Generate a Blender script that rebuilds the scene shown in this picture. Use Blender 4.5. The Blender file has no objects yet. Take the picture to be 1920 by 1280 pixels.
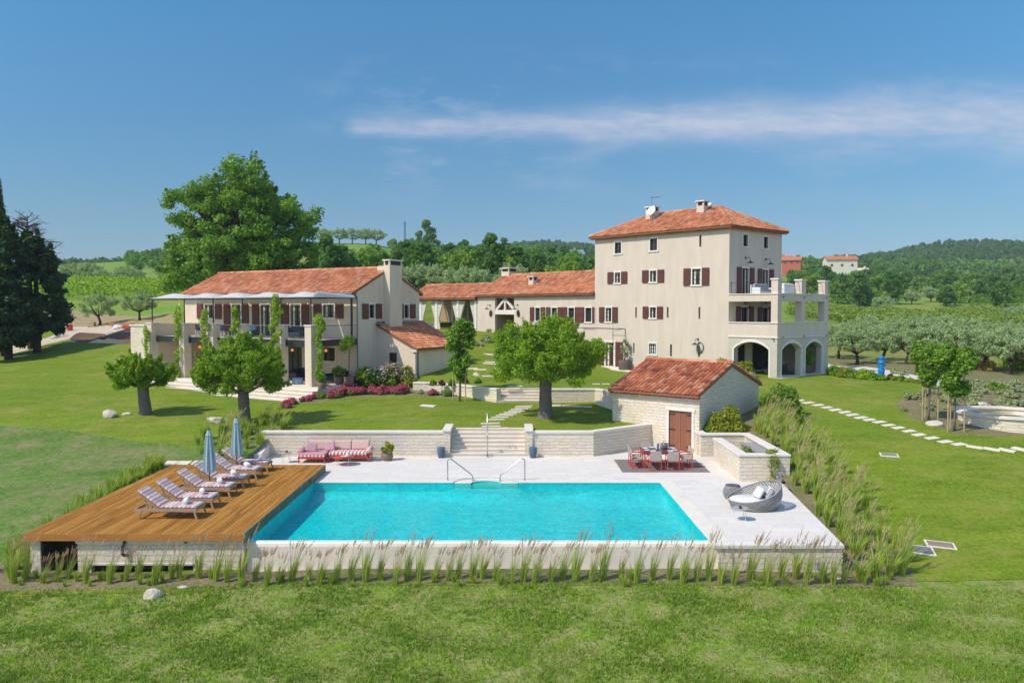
import bpy, math, random
import numpy as np
from mathutils import Vector, Matrix
from mathutils.geometry import delaunay_2d_cdt

SC = bpy.context.scene
COL = SC.collection
R = math.radians
random.seed(7)

# ---------------------------------------------------------------- camera
F = 1490.0            # focal length in photo pixels (1920 wide)
CAM = (0.0, 0.0, 7.1)
PITCH = math.atan(63 / F)
cd = bpy.data.cameras.new("Camera")
cam = bpy.data.objects.new("Camera", cd)
COL.objects.link(cam)
cd.sensor_width = 36.0
cd.lens = 36.0 * F / 1920
cd.clip_end = 9000
cd.clip_start = 0.5
cam.location = CAM
cam.rotation_euler = (R(90) - PITCH, 0, 0)
SC.camera = cam

# ---------------------------------------------------------------- light
SUN_EL = R(49)
SUN_H = (-0.866, -0.50)                      # horizontal direction towards the sun
S = Vector((SUN_H[0] * math.cos(SUN_EL), SUN_H[1] * math.cos(SUN_EL), math.sin(SUN_EL)))
ld = bpy.data.lights.new("Sun", 'SUN')
ld.energy = 4.0
ld.angle = R(0.53)
ld.color = (1.0, 0.905, 0.77)
sun = bpy.data.objects.new("Sun", ld)
COL.objects.link(sun)
sun.rotation_euler = S.to_track_quat('Z', 'Y').to_euler()

W = bpy.data.worlds.new("World")
SC.world = W
W.use_nodes = True
def build_world():
    nt = W.node_tree
    N, L = nt.nodes, nt.links
    N.clear()
    out = N.new('ShaderNodeOutputWorld')
    bg = N.new('ShaderNodeBackground')
    bg.inputs['Strength'].default_value = 0.148
    sky = N.new('ShaderNodeTexSky')
    sky.sky_type = 'NISHITA'
    sky.sun_disc = False
    sky.sun_elevation = SUN_EL
    sky.sun_rotation = math.atan2(SUN_H[0], SUN_H[1])
    sky.altitude = 250
    sky.air_density = 1.15
    sky.dust_density = 0.35
    sky.ozone_density = 5.0
    hs = N.new('ShaderNodeHueSaturation')
    hs.inputs['Saturation'].default_value = 1.12
    hs.inputs['Value'].default_value = 1.0
    L.new(sky.outputs[0], hs.inputs['Color'])
    # thin cirrus, laid out by direction on the sky
    tc = N.new('ShaderNodeTexCoord')
    sep = N.new('ShaderNodeSeparateXYZ')
    L.new(tc.outputs['Generated'], sep.inputs[0])
    def math_(op, a, b=None, clamp=False):
        n = N.new('ShaderNodeMath'); n.operation = op; n.use_clamp = clamp
        for i, v in enumerate((a, b)):
            if v is None: continue
            if isinstance(v, (int, float)): n.inputs[i].default_value = v
            else: L.new(v, n.inputs[i])
        return n.outputs[0]
    az = math_('DIVIDE', sep.outputs['X'], math_('MAXIMUM', sep.outputs['Y'], 0.05))
    el = math_('DIVIDE', sep.outputs['Z'], math_('MAXIMUM', sep.outputs['Y'], 0.05))
    def ramp(v, pts):
        r = N.new('ShaderNodeValToRGB')
        e = r.color_ramp.elements
        e[0].position, e[0].color = pts[0][0], (pts[0][1],) * 3 + (1,)
        e[1].position, e[1].color = pts[-1][0], (pts[-1][1],) * 3 + (1,)
        for p, c in pts[1:-1]:
            q = e.new(p); q.color = (c,) * 3 + (1,)
        L.new(v, r.inputs[0]); return r.outputs[0]
    def noise(sx, sy, det, off=0.0, rough=0.6):
        cb = N.new('ShaderNodeCombineXYZ')
        L.new(math_('MULTIPLY', az, sx), cb.inputs[0]); L.new(math_('MULTIPLY', el, sy), cb.inputs[1])
        cb.inputs[2].default_value = off
        n = N.new('ShaderNodeTexNoise'); n.inputs['Detail'].default_value = det
        n.inputs['Scale'].default_value = 1.0; n.inputs['Roughness'].default_value = rough
        L.new(cb.outputs[0], n.inputs['Vector']); return n.outputs[0]
    # main streak: elevation tangent about 0.235, from az -0.2 to the right edge
    wob = math_('MULTIPLY', math_('SUBTRACT', noise(7, 30, 5, 3.0), 0.5), 0.024)
    widen = math_('MULTIPLY', math_('MAXIMUM', math_('ADD', az, 0.2), 0.0), 0.026)
    cen = math_('ADD', math_('ADD', 0.2270, math_('MULTIPLY', az, 0.012)), wob)
    dd = math_('SUBTRACT', el, cen)
    wdt = math_('ADD', 0.0075, widen)
    dn = math_('DIVIDE', dd, wdt)
    core = math_('POWER', 2.718, math_('MULTIPLY', math_('MULTIPLY', dn, dn), -0.75))
    xm = ramp(math_('ADD', az, 0.5), [(0.285, 0.0), (0.31, 0.75), (0.5, 0.8), (0.75, 1.0), (1.0, 0.9)])
    streak = math_('MULTIPLY', math_('MULTIPLY', core, xm), ramp(noise(14, 60, 9, 1.0, 0.7), [(0.28, 0.30), (0.66, 1.0)]))
    wisp_n = ramp(noise(6, 17, 9, 9.0, 0.72), [(0.50, 0.0), (0.8, 1.0)])
    wisp_m = ramp(el, [(0.10, 0.0), (0.2, 1.0), (0.27, 0.9), (0.33, 0.0)])
    wisp_x = ramp(math_('ADD', az, 0.5), [(0.2, 0.0), (0.4, 0.8), (0.75, 0.35), (1.0, 0.5)])
    wisp = math_('MULTIPLY', math_('MULTIPLY', wisp_n, wisp_m), math_('MULTIPLY', wisp_x, 0.85))
    tot = math_('MINIMUM', math_('ADD', math_('MULTIPLY', streak, 1.0), wisp), 0.85)
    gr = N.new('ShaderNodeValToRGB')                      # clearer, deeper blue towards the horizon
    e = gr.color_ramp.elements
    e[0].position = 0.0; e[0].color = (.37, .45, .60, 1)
    e[1].position = 0.75; e[1].color = (1.75, 1.40, 1.22, 1)  # sky overhead and behind the camera brightened as added fill for shaded walls
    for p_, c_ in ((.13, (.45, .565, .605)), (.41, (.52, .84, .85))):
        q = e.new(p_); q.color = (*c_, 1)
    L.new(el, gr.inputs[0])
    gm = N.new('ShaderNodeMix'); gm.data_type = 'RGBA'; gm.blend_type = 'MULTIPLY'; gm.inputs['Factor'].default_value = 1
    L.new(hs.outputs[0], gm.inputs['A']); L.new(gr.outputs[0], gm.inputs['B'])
    mix = N.new('ShaderNodeMix'); mix.data_type = 'RGBA'
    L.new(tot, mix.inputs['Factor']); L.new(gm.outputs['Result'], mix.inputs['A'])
    mix.inputs['B'].default_value = (3.7, 4.0, 4.8, 1)
    L.new(mix.outputs['Result'], bg.inputs[0])
    L.new(bg.outputs[0], out.inputs[0])
build_world()

SC.view_settings.view_transform = 'Standard'
SC.view_settings.look = 'None'
SC.view_settings.gamma = 1.0
SC.view_settings.exposure = 0.09
SC.cycles.use_denoising = True
SC.cycles.max_bounces = 7
SC.cycles.diffuse_bounces = 3
SC.cycles.glossy_bounces = 2
SC.cycles.transmission_bounces = 4
SC.cycles.transparent_max_bounces = 8
SC.cycles.caustics_reflective = False
SC.cycles.caustics_refractive = False

# ---------------------------------------------------------------- where a photo pixel lies in the place
_cp, _sp = math.cos(PITCH), math.sin(PITCH)
def ray(px, py):
    x = (px - 960) / F; y = (640 - py) / F
    return (x, _cp + y * _sp, -_sp + y * _cp)
def pz(px, py, z=0.0):
    d = ray(px, py); t = (z - CAM[2]) / d[2]
    return (d[0] * t, d[1] * t, z)
def pd(px, py, Y):
    d = ray(px, py); t = Y / d[1]
    return (d[0] * t, Y, CAM[2] + d[2] * t)

# ---------------------------------------------------------------- tags and objects
def tag(o, label=None, cat=None, group=None, kind=None):
    if label: o['label'] = label
    if cat: o['category'] = cat
    if group: o['group'] = group
    if kind: o['kind'] = kind
    return o
def thing(name, label, cat, loc=(0, 0, 0), rz=0.0, group=None):
    o = bpy.data.objects.new(name, None)
    o.empty_display_size = 0.2
    COL.objects.link(o)
    o.location = loc; o.rotation_euler = (0, 0, rz)
    return tag(o, label, cat, group)
def kids(o):
    return [c for c in KID.get(o.name, [])]
KID = {}
def link(o, parent):
    COL.objects.link(o)
    if parent is not None:
        o.parent = parent
        KID.setdefault(parent.name, []).append(o)
def copy_tree(o, parent=None):
    c = o.copy()
    COL.objects.link(c)
    if parent is not None:
        c.parent = parent
        KID.setdefault(parent.name, []).append(c)
    for ch in list(kids(o)):
        copy_tree(ch, c)
    return c

class MB:
    """collects shapes and links them as one mesh object"""
    def __init__(s): s.v = []; s.f = []; s.mi = []; s.cur = 0
    def add(s, vs, fs):
        o = len(s.v)
        s.v += [tuple(v) for v in vs]
        s.f += [tuple(i + o for i in f) for f in fs]
        s.mi += [s.cur] * len(fs)
    def box(s, x0, y0, z0, x1, y1, z1):
        s.add([(x0, y0, z0), (x1, y0, z0), (x1, y1, z0), (x0, y1, z0), (x0, y0, z1), (x1, y0, z1), (x1, y1, z1), (x0, y1, z1)],
              [(0, 3, 2, 1), (4, 5, 6, 7), (0, 1, 5, 4), (1, 2, 6, 5), (2, 3, 7, 6), (3, 0, 4, 7)])
    def cbox(s, c, sz, M=None):
        h = [q / 2 for q in sz]
        vs = [Vector((sx * h[0], sy * h[1], sz_ * h[2])) for sz_ in (-1, 1) for sx, sy in ((-1, -1), (1, -1), (1, 1), (-1, 1))]
        if M is not None: vs = [M @ v for v in vs]
        s.add([v + Vector(c) for v in vs], [(0, 3, 2, 1), (4, 5, 6, 7), (0, 1, 5, 4), (1, 2, 6, 5), (2, 3, 7, 6), (3, 0, 4, 7)])
    def bar(s, p0, p1, w, h):
        p0, p1 = Vector(p0), Vector(p1); d = (p1 - p0); L = d.length; d.normalize()
        up = Vector((0, 0, 1)) if abs(d.z) < .95 else Vector((0, 1, 0))
        x = d.cross(up).normalized(); u = x.cross(d).normalized()
        vs = []
        for p in (p0, p1):
            for a, b in ((-1, -1), (1, -1), (1, 1), (-1, 1)):
                vs.append(p + x * a * w / 2 + u * b * h / 2)
        s.add(vs, [(0, 1, 2, 3), (7, 6, 5, 4), (0, 4, 5, 1), (1, 5, 6, 2), (2, 6, 7, 3), (3, 7, 4, 0)])
    def tube(s, pts, r, n=6, cap=True):
        pts = [Vector(p) for p in pts]
        rr = r if isinstance(r, (list, tuple)) else [r] * len(pts)
        vs, fs = [], []
        for i, p in enumerate(pts):
            a = pts[max(i - 1, 0)]; b = pts[min(i + 1, len(pts) - 1)]
            d = (b - a).normalized()
            up = Vector((0, 0, 1)) if abs(d.z) < .9 else Vector((1, 0, 0))
            x = d.cross(up).normalized(); y = d.cross(x).normalized()
            for k in range(n):
                t = 2 * math.pi * k / n
                vs.append(p + (x * math.cos(t) + y * math.sin(t)) * rr[i])
        for i in range(len(pts) - 1):
            for k in range(n):
                a = i * n + k; b = i * n + (k + 1) % n
                fs.append((a, b, b + n, a + n))
        if cap:
            fs.append(tuple(range(n - 1, -1, -1))); fs.append(tuple(range((len(pts) - 1) * n, len(pts) * n)))
        s.add(vs, fs)
    def lathe(s, prof, c=(0, 0, 0), n=16, sx=1.0, sy=1.0, closed=True):
        vs, fs = [], []
        for r, z in prof:
            for k in range(n):
                t = 2 * math.pi * k / n
                vs.append((c[0] + r * math.cos(t) * sx, c[1] + r * math.sin(t) * sy, c[2] + z))
        for i in range(len(prof) - 1):
            for k in range(n):
                a = i * n + k; b = i * n + (k + 1) % n
                fs.append((a, b, b + n, a + n))
        if closed:
            fs.append(tuple(range(n - 1, -1, -1))); fs.append(tuple(range((len(prof) - 1) * n, len(prof) * n)))
        s.add(vs, fs)
    def prism(s, poly, z0, z1):
        n = len(poly)
        if sum(poly[i][0] * poly[(i + 1) % n][1] - poly[(i + 1) % n][0] * poly[i][1] for i in range(n)) < 0: poly = poly[::-1]
        vs = [(p[0], p[1], z0) for p in poly] + [(p[0], p[1], z1) for p in poly]
        fs = [tuple(range(n - 1, -1, -1)), tuple(range(n, 2 * n))]
        fs += [(i, (i + 1) % n, n + (i + 1) % n, n + i) for i in range(n)]
        s.add(vs, fs)
    def build(s, name, mats, parent=None, smooth=False, bevel=0.0, loc=None, rz=None):
        me = bpy.data.meshes.new(name)
        me.from_pydata(s.v, [], s.f)
        mats = mats if isinstance(mats, (list, tuple)) else [mats]
        for m in mats: me.materials.append(m)
        if len(mats) > 1: me.polygons.foreach_set('material_index', s.mi)
        if smooth: me.polygons.foreach_set('use_smooth', [True] * len(me.polygons))
        me.update()
        o = bpy.data.objects.new(name, me)
        link(o, parent)
        if loc is not None: o.location = loc
        if rz is not None: o.rotation_euler = (0, 0, rz)
        if bevel:
            b = o.modifiers.new('b', 'BEVEL'); b.width = bevel; b.segments = 2; b.limit_method = 'ANGLE'
        return o

def npmesh(name, V, Fc, mats, parent=None, smooth=False, mi=None):
    """V (n,3), Fc (m,k) with one k"""
    me = bpy.data.meshes.new(name)
    V = np.asarray(V, np.float32); Fc = np.asarray(Fc, np.int32)
    k = Fc.shape[1]; m = len(Fc)
    me.vertices.add(len(V)); me.vertices.foreach_set('co', V.ravel())
    me.loops.add(m * k); me.loops.foreach_set('vertex_index', Fc.ravel())
    me.polygons.add(m)
    me.polygons.foreach_set('loop_start', np.arange(0, m * k, k, dtype=np.int32))
    me.polygons.foreach_set('loop_total', np.full(m, k, np.int32))
    for q in (mats if isinstance(mats, (list, tuple)) else [mats]): me.materials.append(q)
    if mi is not None: me.polygons.foreach_set('material_index', np.asarray(mi, np.int32))
    if smooth: me.polygons.foreach_set('use_smooth', np.ones(m, bool))
    me.update(calc_edges=True)
    o = bpy.data.objects.new(name, me)
    link(o, parent)
    return o

class Fr:
    """a building's own frame: x along the front (to the right), y into the building"""
    def __init__(s, O, deg):
        s.O = (O[0], O[1]); s.a = R(deg)
        s.ax = (math.cos(s.a), math.sin(s.a)); s.ay = (-math.sin(s.a), math.cos(s.a))
    def w(s, x, y): return (s.O[0] + x * s.ax[0] + y * s.ay[0], s.O[1] + x * s.ax[1] + y * s.ay[1])
    def l(s, X, Y):
        dx, dy = X - s.O[0], Y - s.O[1]
        return (dx * s.ax[0] + dy * s.ax[1], dx * s.ay[0] + dy * s.ay[1])
    def fx(s, px, py, c=0.0):
        d = ray(px, py); nx, ny = s.ay
        k = (s.O[0] * nx + s.O[1] * ny + c) / (d[0] * nx + d[1] * ny)
        x, _ = s.l(d[0] * k, d[1] * k)
        return x, CAM[2] + d[2] * k
    def sx(s, px, py, c=0.0):
        d = ray(px, py); nx, ny = s.ax
        k = (s.O[0] * nx + s.O[1] * ny + c) / (d[0] * nx + d[1] * ny)
        _, y = s.l(d[0] * k, d[1] * k)
        return y, CAM[2] + d[2] * k
# ---------------------------------------------------------------- materials
MATS = {}
def _new(name):
    m = bpy.data.materials.new(name); m.use_nodes = True
    nt = m.node_tree; b = nt.nodes['Principled BSDF']
    MATS[name] = m
    return m, nt, nt.nodes, nt.links, b
def _ramp(N, L, src, cols, interp='LINEAR'):
    r = N.new('ShaderNodeValToRGB'); r.color_ramp.interpolation = interp
    e = r.color_ramp.elements
    e[0].position = cols[0][0]; e[0].color = (*cols[0][1], 1)
    e[1].position = cols[-1][0]; e[1].color = (*cols[-1][1], 1)
    for p, c in cols[1:-1]:
        q = e.new(p); q.color = (*c, 1)
    L.new(src, r.inputs[0])
    return r.outputs[0]
def _noise(N, L, vec, scale, det=4, rough=.55, dist=0.0):
    n = N.new('ShaderNodeTexNoise'); n.inputs['Scale'].default_value = scale
    n.inputs['Detail'].default_value = det; n.inputs['Roughness'].default_value = rough
    n.inputs['Distortion'].default_value = dist
    if vec is not None: L.new(vec, n.inputs['Vector'])
    return n.outputs[0]
def _mix(N, L, fac, a, b, mode='MIX'):
    m = N.new('ShaderNodeMix'); m.data_type = 'RGBA'; m.blend_type = mode
    for k, v in (('Factor', fac), ('A', a), ('B', b)):
        if isinstance(v, (int, float)): m.inputs[k].default_value = v
        elif isinstance(v, tuple): m.inputs[k].default_value = (*v, 1) if len(v) == 3 else v
        else: L.new(v, m.inputs[k])
    return m.outputs['Result']
def _bump(N, L, h, b, strength=.3, dist=.02):
    n = N.new('ShaderNodeBump'); n.inputs['Strength'].default_value = strength
    n.inputs['Distance'].default_value = dist
    L.new(h, n.inputs['Height']); L.new(n.outputs[0], b.inputs['Normal'])
def _coord(N, which='Object'):
    return N.new('ShaderNodeTexCoord').outputs[which]
def _map(N, L, vec, scale=(1, 1, 1), rot=(0, 0, 0)):
    m = N.new('ShaderNodeMapping'); m.inputs['Scale'].default_value = scale; m.inputs['Rotation'].default_value = rot
    L.new(vec, m.inputs[0]); return m.outputs[0]
def _wall_uv(N, L):
    s = N.new('ShaderNodeSeparateXYZ'); L.new(_coord(N), s.inputs[0])
    a = N.new('ShaderNodeMath'); L.new(s.outputs[0], a.inputs[0]); L.new(s.outputs[1], a.inputs[1])
    c = N.new('ShaderNodeCombineXYZ'); L.new(a.outputs[0], c.inputs[0]); L.new(s.outputs[2], c.inputs[1])
    return c.outputs[0]

def m_plain(name, col, rough=.6, metal=0.0, var=.12, scale=6.0, spec=.4):
    m, nt, N, L, b = _new(name)
    n = _noise(N, L, _coord(N), scale)
    c2 = tuple(x * (1 - var) for x in col); c1 = tuple(min(1, x * (1 + var)) for x in col)
    L.new(_ramp(N, L, n, [(.3, c2), (.7, c1)]), b.inputs['Base Color'])
    b.inputs['Roughness'].default_value = rough; b.inputs['Metallic'].default_value = metal
    b.inputs['Specular IOR Level'].default_value = spec
    return m
def m_plaster(name, c):
    m, nt, N, L, b = _new(name)
    co = _coord(N)
    big = _noise(N, L, co, .45, 5); mid = _noise(N, L, _map(N, L, co, (1, 1, .25)), 1.6, 6, .65); fine = _noise(N, L, co, 28, 3)
    base = _ramp(N, L, big, [(.25, tuple(x * .93 for x in c)), (.75, tuple(x * 1.05 for x in c))])
    base = _mix(N, L, .40, base, _ramp(N, L, mid, [(.3, tuple(x * .78 for x in c)), (.62, tuple(x * 1.07 for x in c))]))
    L.new(base, b.inputs['Base Color']); b.inputs['Roughness'].default_value = .9
    b.inputs['Specular IOR Level'].default_value = .2
    _bump(N, L, _mix(N, L, .4, fine, mid), b, .25, .012)
    return m
def m_stone(name, c, row=.15, width=.42, var=.22, mortar=.7, bump=.8, msz=.012, dist_=.06):
    m, nt, N, L, b = _new(name)
    uv = _wall_uv(N, L)
    dn = N.new('ShaderNodeTexNoise'); dn.inputs['Scale'].default_value = 2.6; dn.inputs['Detail'].default_value = 3
    L.new(uv, dn.inputs['Vector'])
    sub = N.new('ShaderNodeVectorMath'); sub.operation = 'MULTIPLY_ADD'
    sub.inputs[1].default_value = (dist_ * 1.6, dist_, 0); L.new(dn.outputs[1], sub.inputs[0]); L.new(uv, sub.inputs[2])
    br = N.new('ShaderNodeTexBrick'); L.new(sub.outputs[0], br.inputs['Vector'])
    br.inputs['Scale'].default_value = 1.0; br.inputs['Brick Width'].default_value = width
    br.inputs['Row Height'].default_value = row; br.inputs['Mortar Size'].default_value = msz
    br.inputs['Mortar Smooth'].default_value = .35; br.inputs['Bias'].default_value = 0
    br.squash = 1.7; br.squash_frequency = 3; br.offset = .43
    br.inputs['Color1'].default_value = (*[x * (1 - var) for x in c], 1)
    br.inputs['Color2'].default_value = (*[min(1, x * (1 + var)) for x in c], 1)
    br.inputs['Mortar'].default_value = (*[x * mortar for x in c], 1)
    n2 = _noise(N, L, uv, 9, 6, .7)
    warm = _noise(N, L, uv, 1.1, 3)
    col = _mix(N, L, .5, br.outputs[0], _ramp(N, L, n2, [(.25, tuple(x * .62 for x in c)), (.7, tuple(min(1, x * 1.22) for x in c))]))
    col = _mix(N, L, .45, col, _ramp(N, L, warm, [(.35, (c[0], c[1] * .92, c[2] * .78)), (.65, (c[0] * .95, c[1] * .97, c[2] * 1.05))]), 'MULTIPLY' if False else 'MIX')
    L.new(col, b.inputs['Base Color']); b.inputs['Roughness'].default_value = .9
    b.inputs['Specular IOR Level'].default_value = .2
    hm = N.new('ShaderNodeMath'); hm.operation = 'MULTIPLY_ADD'
    L.new(br.outputs['Fac'], hm.inputs[0]); hm.inputs[1].default_value = -1.0; L.new(n2, hm.inputs[2])
    _bump(N, L, hm.outputs[0], b, bump, .035)
    return m
def m_paving(name, c, joint=.86):
    m, nt, N, L, b = _new(name)
    co = _coord(N)
    br = N.new('ShaderNodeTexBrick'); L.new(co, br.inputs['Vector'])
    br.inputs['Scale'].default_value = 1; br.inputs['Brick Width'].default_value = .95; br.inputs['Row Height'].default_value = .48
    br.inputs['Mortar Size'].default_value = .012; br.inputs['Mortar Smooth'].default_value = .2; br.inputs['Bias'].default_value = 0
    br.inputs['Color1'].default_value = (*[x * .88 for x in c], 1); br.inputs['Color2'].default_value = (*[x * 1.06 for x in c], 1)
    br.inputs['Mortar'].default_value = (*[x * joint for x in c], 1)
    st = _noise(N, L, _map(N, L, co, (.5, 1.3, 1)), .8, 7, .68); fine = _noise(N, L, co, 14, 5, .6)
    col = _mix(N, L, .35, br.outputs[0], _ramp(N, L, st, [(.32, tuple(x * .84 for x in c)), (.6, tuple(x * 1.04 for x in c))]))
    col = _mix(N, L, .25, col, _ramp(N, L, fine, [(.3, tuple(x * .85 for x in c)), (.7, tuple(x * 1.06 for x in c))]))
    L.new(col, b.inputs['Base Color']); b.inputs['Roughness'].default_value = .75
    b.inputs['Specular IOR Level'].default_value = .25
    _bump(N, L, fine, b, .15, .01)
    return m
def m_island(name, cols, rough=.7, noise_scale=3.0, noise_amt=.35, trans=0.0, spec=.3, stretch=None, bump=0.0):
    """every piece (tile, plank, leaf) its own tone"""
    m, nt, N, L, b = _new(name)
    g = N.new('ShaderNodeNewGeometry')
    c = _ramp(N, L, g.outputs['Random Per Island'], cols)
    co = _coord(N)
    if stretch: co = _map(N, L, co, stretch)
    n = _noise(N, L, co, noise_scale, 4)
    c = _mix(N, L, noise_amt, c, _ramp(N, L, n, [(.3, tuple(x * .45 for x in cols[len(cols) // 2][1])), (.7, tuple(min(1, x * 1.5) for x in cols[len(cols) // 2][1]))]))
    L.new(c, b.inputs['Base Color']); b.inputs['Roughness'].default_value = rough
    b.inputs['Specular IOR Level'].default_value = spec
    if bump: _bump(N, L, n, b, bump, .01)
    if trans:
        t = N.new('ShaderNodeBsdfTranslucent'); L.new(_mix(N, L, 1.0, c, (1.15, 1.25, .5), 'MULTIPLY'), t.inputs[0])
        mx = N.new('ShaderNodeMixShader'); mx.inputs[0].default_value = trans
        out = N['Material Output'] if 'Material Output' in N else N.get('Material Output')
        L.new(b.outputs[0], mx.inputs[1]); L.new(t.outputs[0], mx.inputs[2]); L.new(mx.outputs[0], out.inputs[0])
    return m
def leaf(name, dark, mid, light, **k):
    g = (2.75, 2.3, 1.6)
    dark, mid, light = (tuple(min(.8, x * q) for x, q in zip(c, g)) for c in (dark, mid, light))
    k.setdefault('trans', .42); k.setdefault('rough', .55); k.setdefault('noise_scale', .9); k.setdefault('noise_amt', .25)
    return m_island(name, [(0, dark), (.5, mid), (1, light)], **k)
def m_grass(name, ramps, patch=None, fine_scale=8.0, bump=.9, fmix=.42):
    """ramps: dark..light colours; patch = (colour, amount, scale)"""
    m, nt, N, L, b = _new(name)
    co = _coord(N)
    big = _noise(N, L, co, .09, 4, .6); mid = _noise(N, L, co, .75, 5, .65); fine = _noise(N, L, co, fine_scale, 4, .7)
    strk = _noise(N, L, _map(N, L, co, (.35, 1.8, 1), (0, 0, .5)), 1.3, 5, .6)
    c = _ramp(N, L, mid, [(.28, ramps[0]), (.5, ramps[1]), (.74, ramps[2])])
    c = _mix(N, L, .4, c, _ramp(N, L, big, [(.34, ramps[0]), (.5, ramps[1]), (.66, ramps[2])]))
    c = _mix(N, L, .38, c, _ramp(N, L, strk, [(.34, ramps[0]), (.66, ramps[2])]))
    st2 = _noise(N, L, _map(N, L, co, (.14, .9, 1), (0, 0, -.25)), .9, 6, .62, 1.2)
    c = _mix(N, L, .30, c, _ramp(N, L, st2, [(.36, tuple(x * .7 for x in ramps[0])), (.5, ramps[1]), (.64, ramps[2])]))
    c = _mix(N, L, fmix, c, _ramp(N, L, fine, [(.30, tuple(x * .30 for x in ramps[0])), (.5, ramps[1]), (.72, tuple(min(1, x * 1.5) for x in ramps[2]))]))
    if patch:
        pcol, amt, sc = patch
        p1 = _noise(N, L, co, sc, 6, .68); p2 = _noise(N, L, co, sc * 6, 5, .7)
        mm = N.new('ShaderNodeMath'); mm.operation = 'MULTIPLY'
        L.new(_ramp(N, L, p1, [(.5 - .12 * amt, (0, 0, 0)), (.68 - .06 * amt, (1, 1, 1))]), mm.inputs[0])
        L.new(_ramp(N, L, p2, [(.36, (0, 0, 0)), (.6, (1, 1, 1))]), mm.inputs[1])
        c = _mix(N, L, mm.outputs[0], c, pcol)
    L.new(c, b.inputs['Base Color']); b.inputs['Roughness'].default_value = .85
    b.inputs['Specular IOR Level'].default_value = .12
    _bump(N, L, _mix(N, L, .35, fine, mid), b, bump, .08)
    return m
def m_soil(name, c1, c2, scale=3):
    m, nt, N, L, b = _new(name)
    co = _coord(N)
    n = _noise(N, L, co, scale, 8, .7); f = _noise(N, L, co, scale * 9, 4)
    c = _mix(N, L, .4, _ramp(N, L, n, [(.3, c1), (.7, c2)]), _ramp(N, L, f, [(.3, tuple(x * .5 for x in c1)), (.7, tuple(x * 1.2 for x in c2))]))
    L.new(c, b.inputs['Base Color']); b.inputs['Roughness'].default_value = .95; b.inputs['Specular IOR Level'].default_value = .1
    _bump(N, L, _mix(N, L, .5, f, n), b, .6, .05)
    return m
def m_stripes(name, cols, axis, period, offset=0.0, rough=.85):
    """woven stripes across local axis"""
    m, nt, N, L, b = _new(name)
    s = N.new('ShaderNodeSeparateXYZ'); L.new(_coord(N), s.inputs[0])
    d = N.new('ShaderNodeMath'); d.operation = 'MULTIPLY_ADD'; L.new(s.outputs[axis], d.inputs[0]); d.inputs[1].default_value = 1 / period; d.inputs[2].default_value = offset + 50
    fr = N.new('ShaderNodeMath'); fr.operation = 'FRACT'; L.new(d.outputs[0], fr.inputs[0])
    n = len(cols)
    c = _ramp(N, L, fr.outputs[0], [(i / n, cols[i]) for i in range(n)] if n > 1 else cols, 'CONSTANT')
    f = _noise(N, L, _coord(N), 60, 2)
    c = _mix(N, L, .15, c, _ramp(N, L, f, [(.3, (.3, .3, .3)), (.7, (.9, .9, .9))]), 'SOFT_LIGHT')
    L.new(c, b.inputs['Base Color']); b.inputs['Roughness'].default_value = rough; b.inputs['Specular IOR Level'].default_value = .15
    return m

PLASTER = m_plaster('cream_plaster', (.635, .545, .455))
PLASTER2 = m_plaster('cream_plaster_house', (.69, .585, .46))
WHITEWALL = m_plaster('pool_wall_plaster', (.80, .725, .63))
TRIM = m_plaster('white_stone_trim', (.74, .70, .64))
STONE = m_stone('dressed_stone', (.74, .665, .545), dist_=.09, bump=1.0)
STONE_T = m_stone('tower_stone', (.56, .52, .45), row=.2, width=.5, var=.14, bump=.4)
STONE_R = m_stone('rough_stone', (.76, .68, .575), row=.17, width=.40, var=.2, bump=1.0, mortar=.72, msz=.018, dist_=.14)
PAVE = m_paving('white_paving', (.70, .665, .61), .66)
COPING = m_plaster('stone_coping', (.72, .67, .59))
STEPM = m_plaster('step_stone', (.70, .63, .53))
TILE = m_island('terracotta_tiles', [(0, (.24, .085, .05)), (.12, (.40, .125, .06)), (.5, (.51, .19, .09)), (.78, (.56, .25, .135)), (.92, (.60, .34, .21)), (1, (.63, .42, .29))], rough=.85, noise_scale=.7, noise_amt=.30, spec=.15)
TILE_OLD = m_island('weathered_tiles', [(0, (.10, .05, .04)), (.1, (.30, .11, .07)), (.45, (.46, .15, .07)), (.75, (.52, .22, .12)), (1, (.62, .40, .26))], rough=.85, noise_scale=1.1, noise_amt=.3, spec=.15)
ROOFBASE = m_plain('roof_bed', (.26, .11, .07), .9)
SHUTTER = m_plain('brown_shutter_paint', (.125, .042, .035), .6, var=.15, scale=3)
DOORW = m_island('reddish_door_boards', [(0, (.20, .075, .045)), (1, (.27, .11, .065))], rough=.6, stretch=(30, 30, 1.2), noise_amt=.3)
DARKM = m_plain('dark_steel', (.035, .038, .045), .45, .3)
STEEL = m_plain('brushed_steel', (.5, .5, .5), .3, 1.0)
ZINC = m_plain('zinc_pipe', (.16, .18, .20), .45, .6)
def m_glass():
    m, nt, N, L, b = _new('window_glass')
    n = _noise(N, L, _coord(N), .9, 3)
    L.new(_ramp(N, L, n, [(.3, (.012, .014, .016)), (.7, (.05, .055, .055))]), b.inputs['Base Color'])
    b.inputs['Roughness'].default_value = .06; b.inputs['Specular IOR Level'].default_value = .6
    return m
GLASS = m_glass()
FRAME = m_plain('dark_window_frame', (.045, .03, .026), .5)
WHITEF = m_plain('white_painted_metal', (.75, .75, .73), .5)
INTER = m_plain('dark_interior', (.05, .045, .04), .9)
DECK = m_island('deck_boards', [(0, (.19, .078, .012)), (.3, (.32, .145, .022)), (.7, (.375, .175, .036)), (1, (.50, .265, .055))], rough=.75, noise_scale=1.0, noise_amt=.4, stretch=(14, .7, 4), spec=.12)
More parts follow.
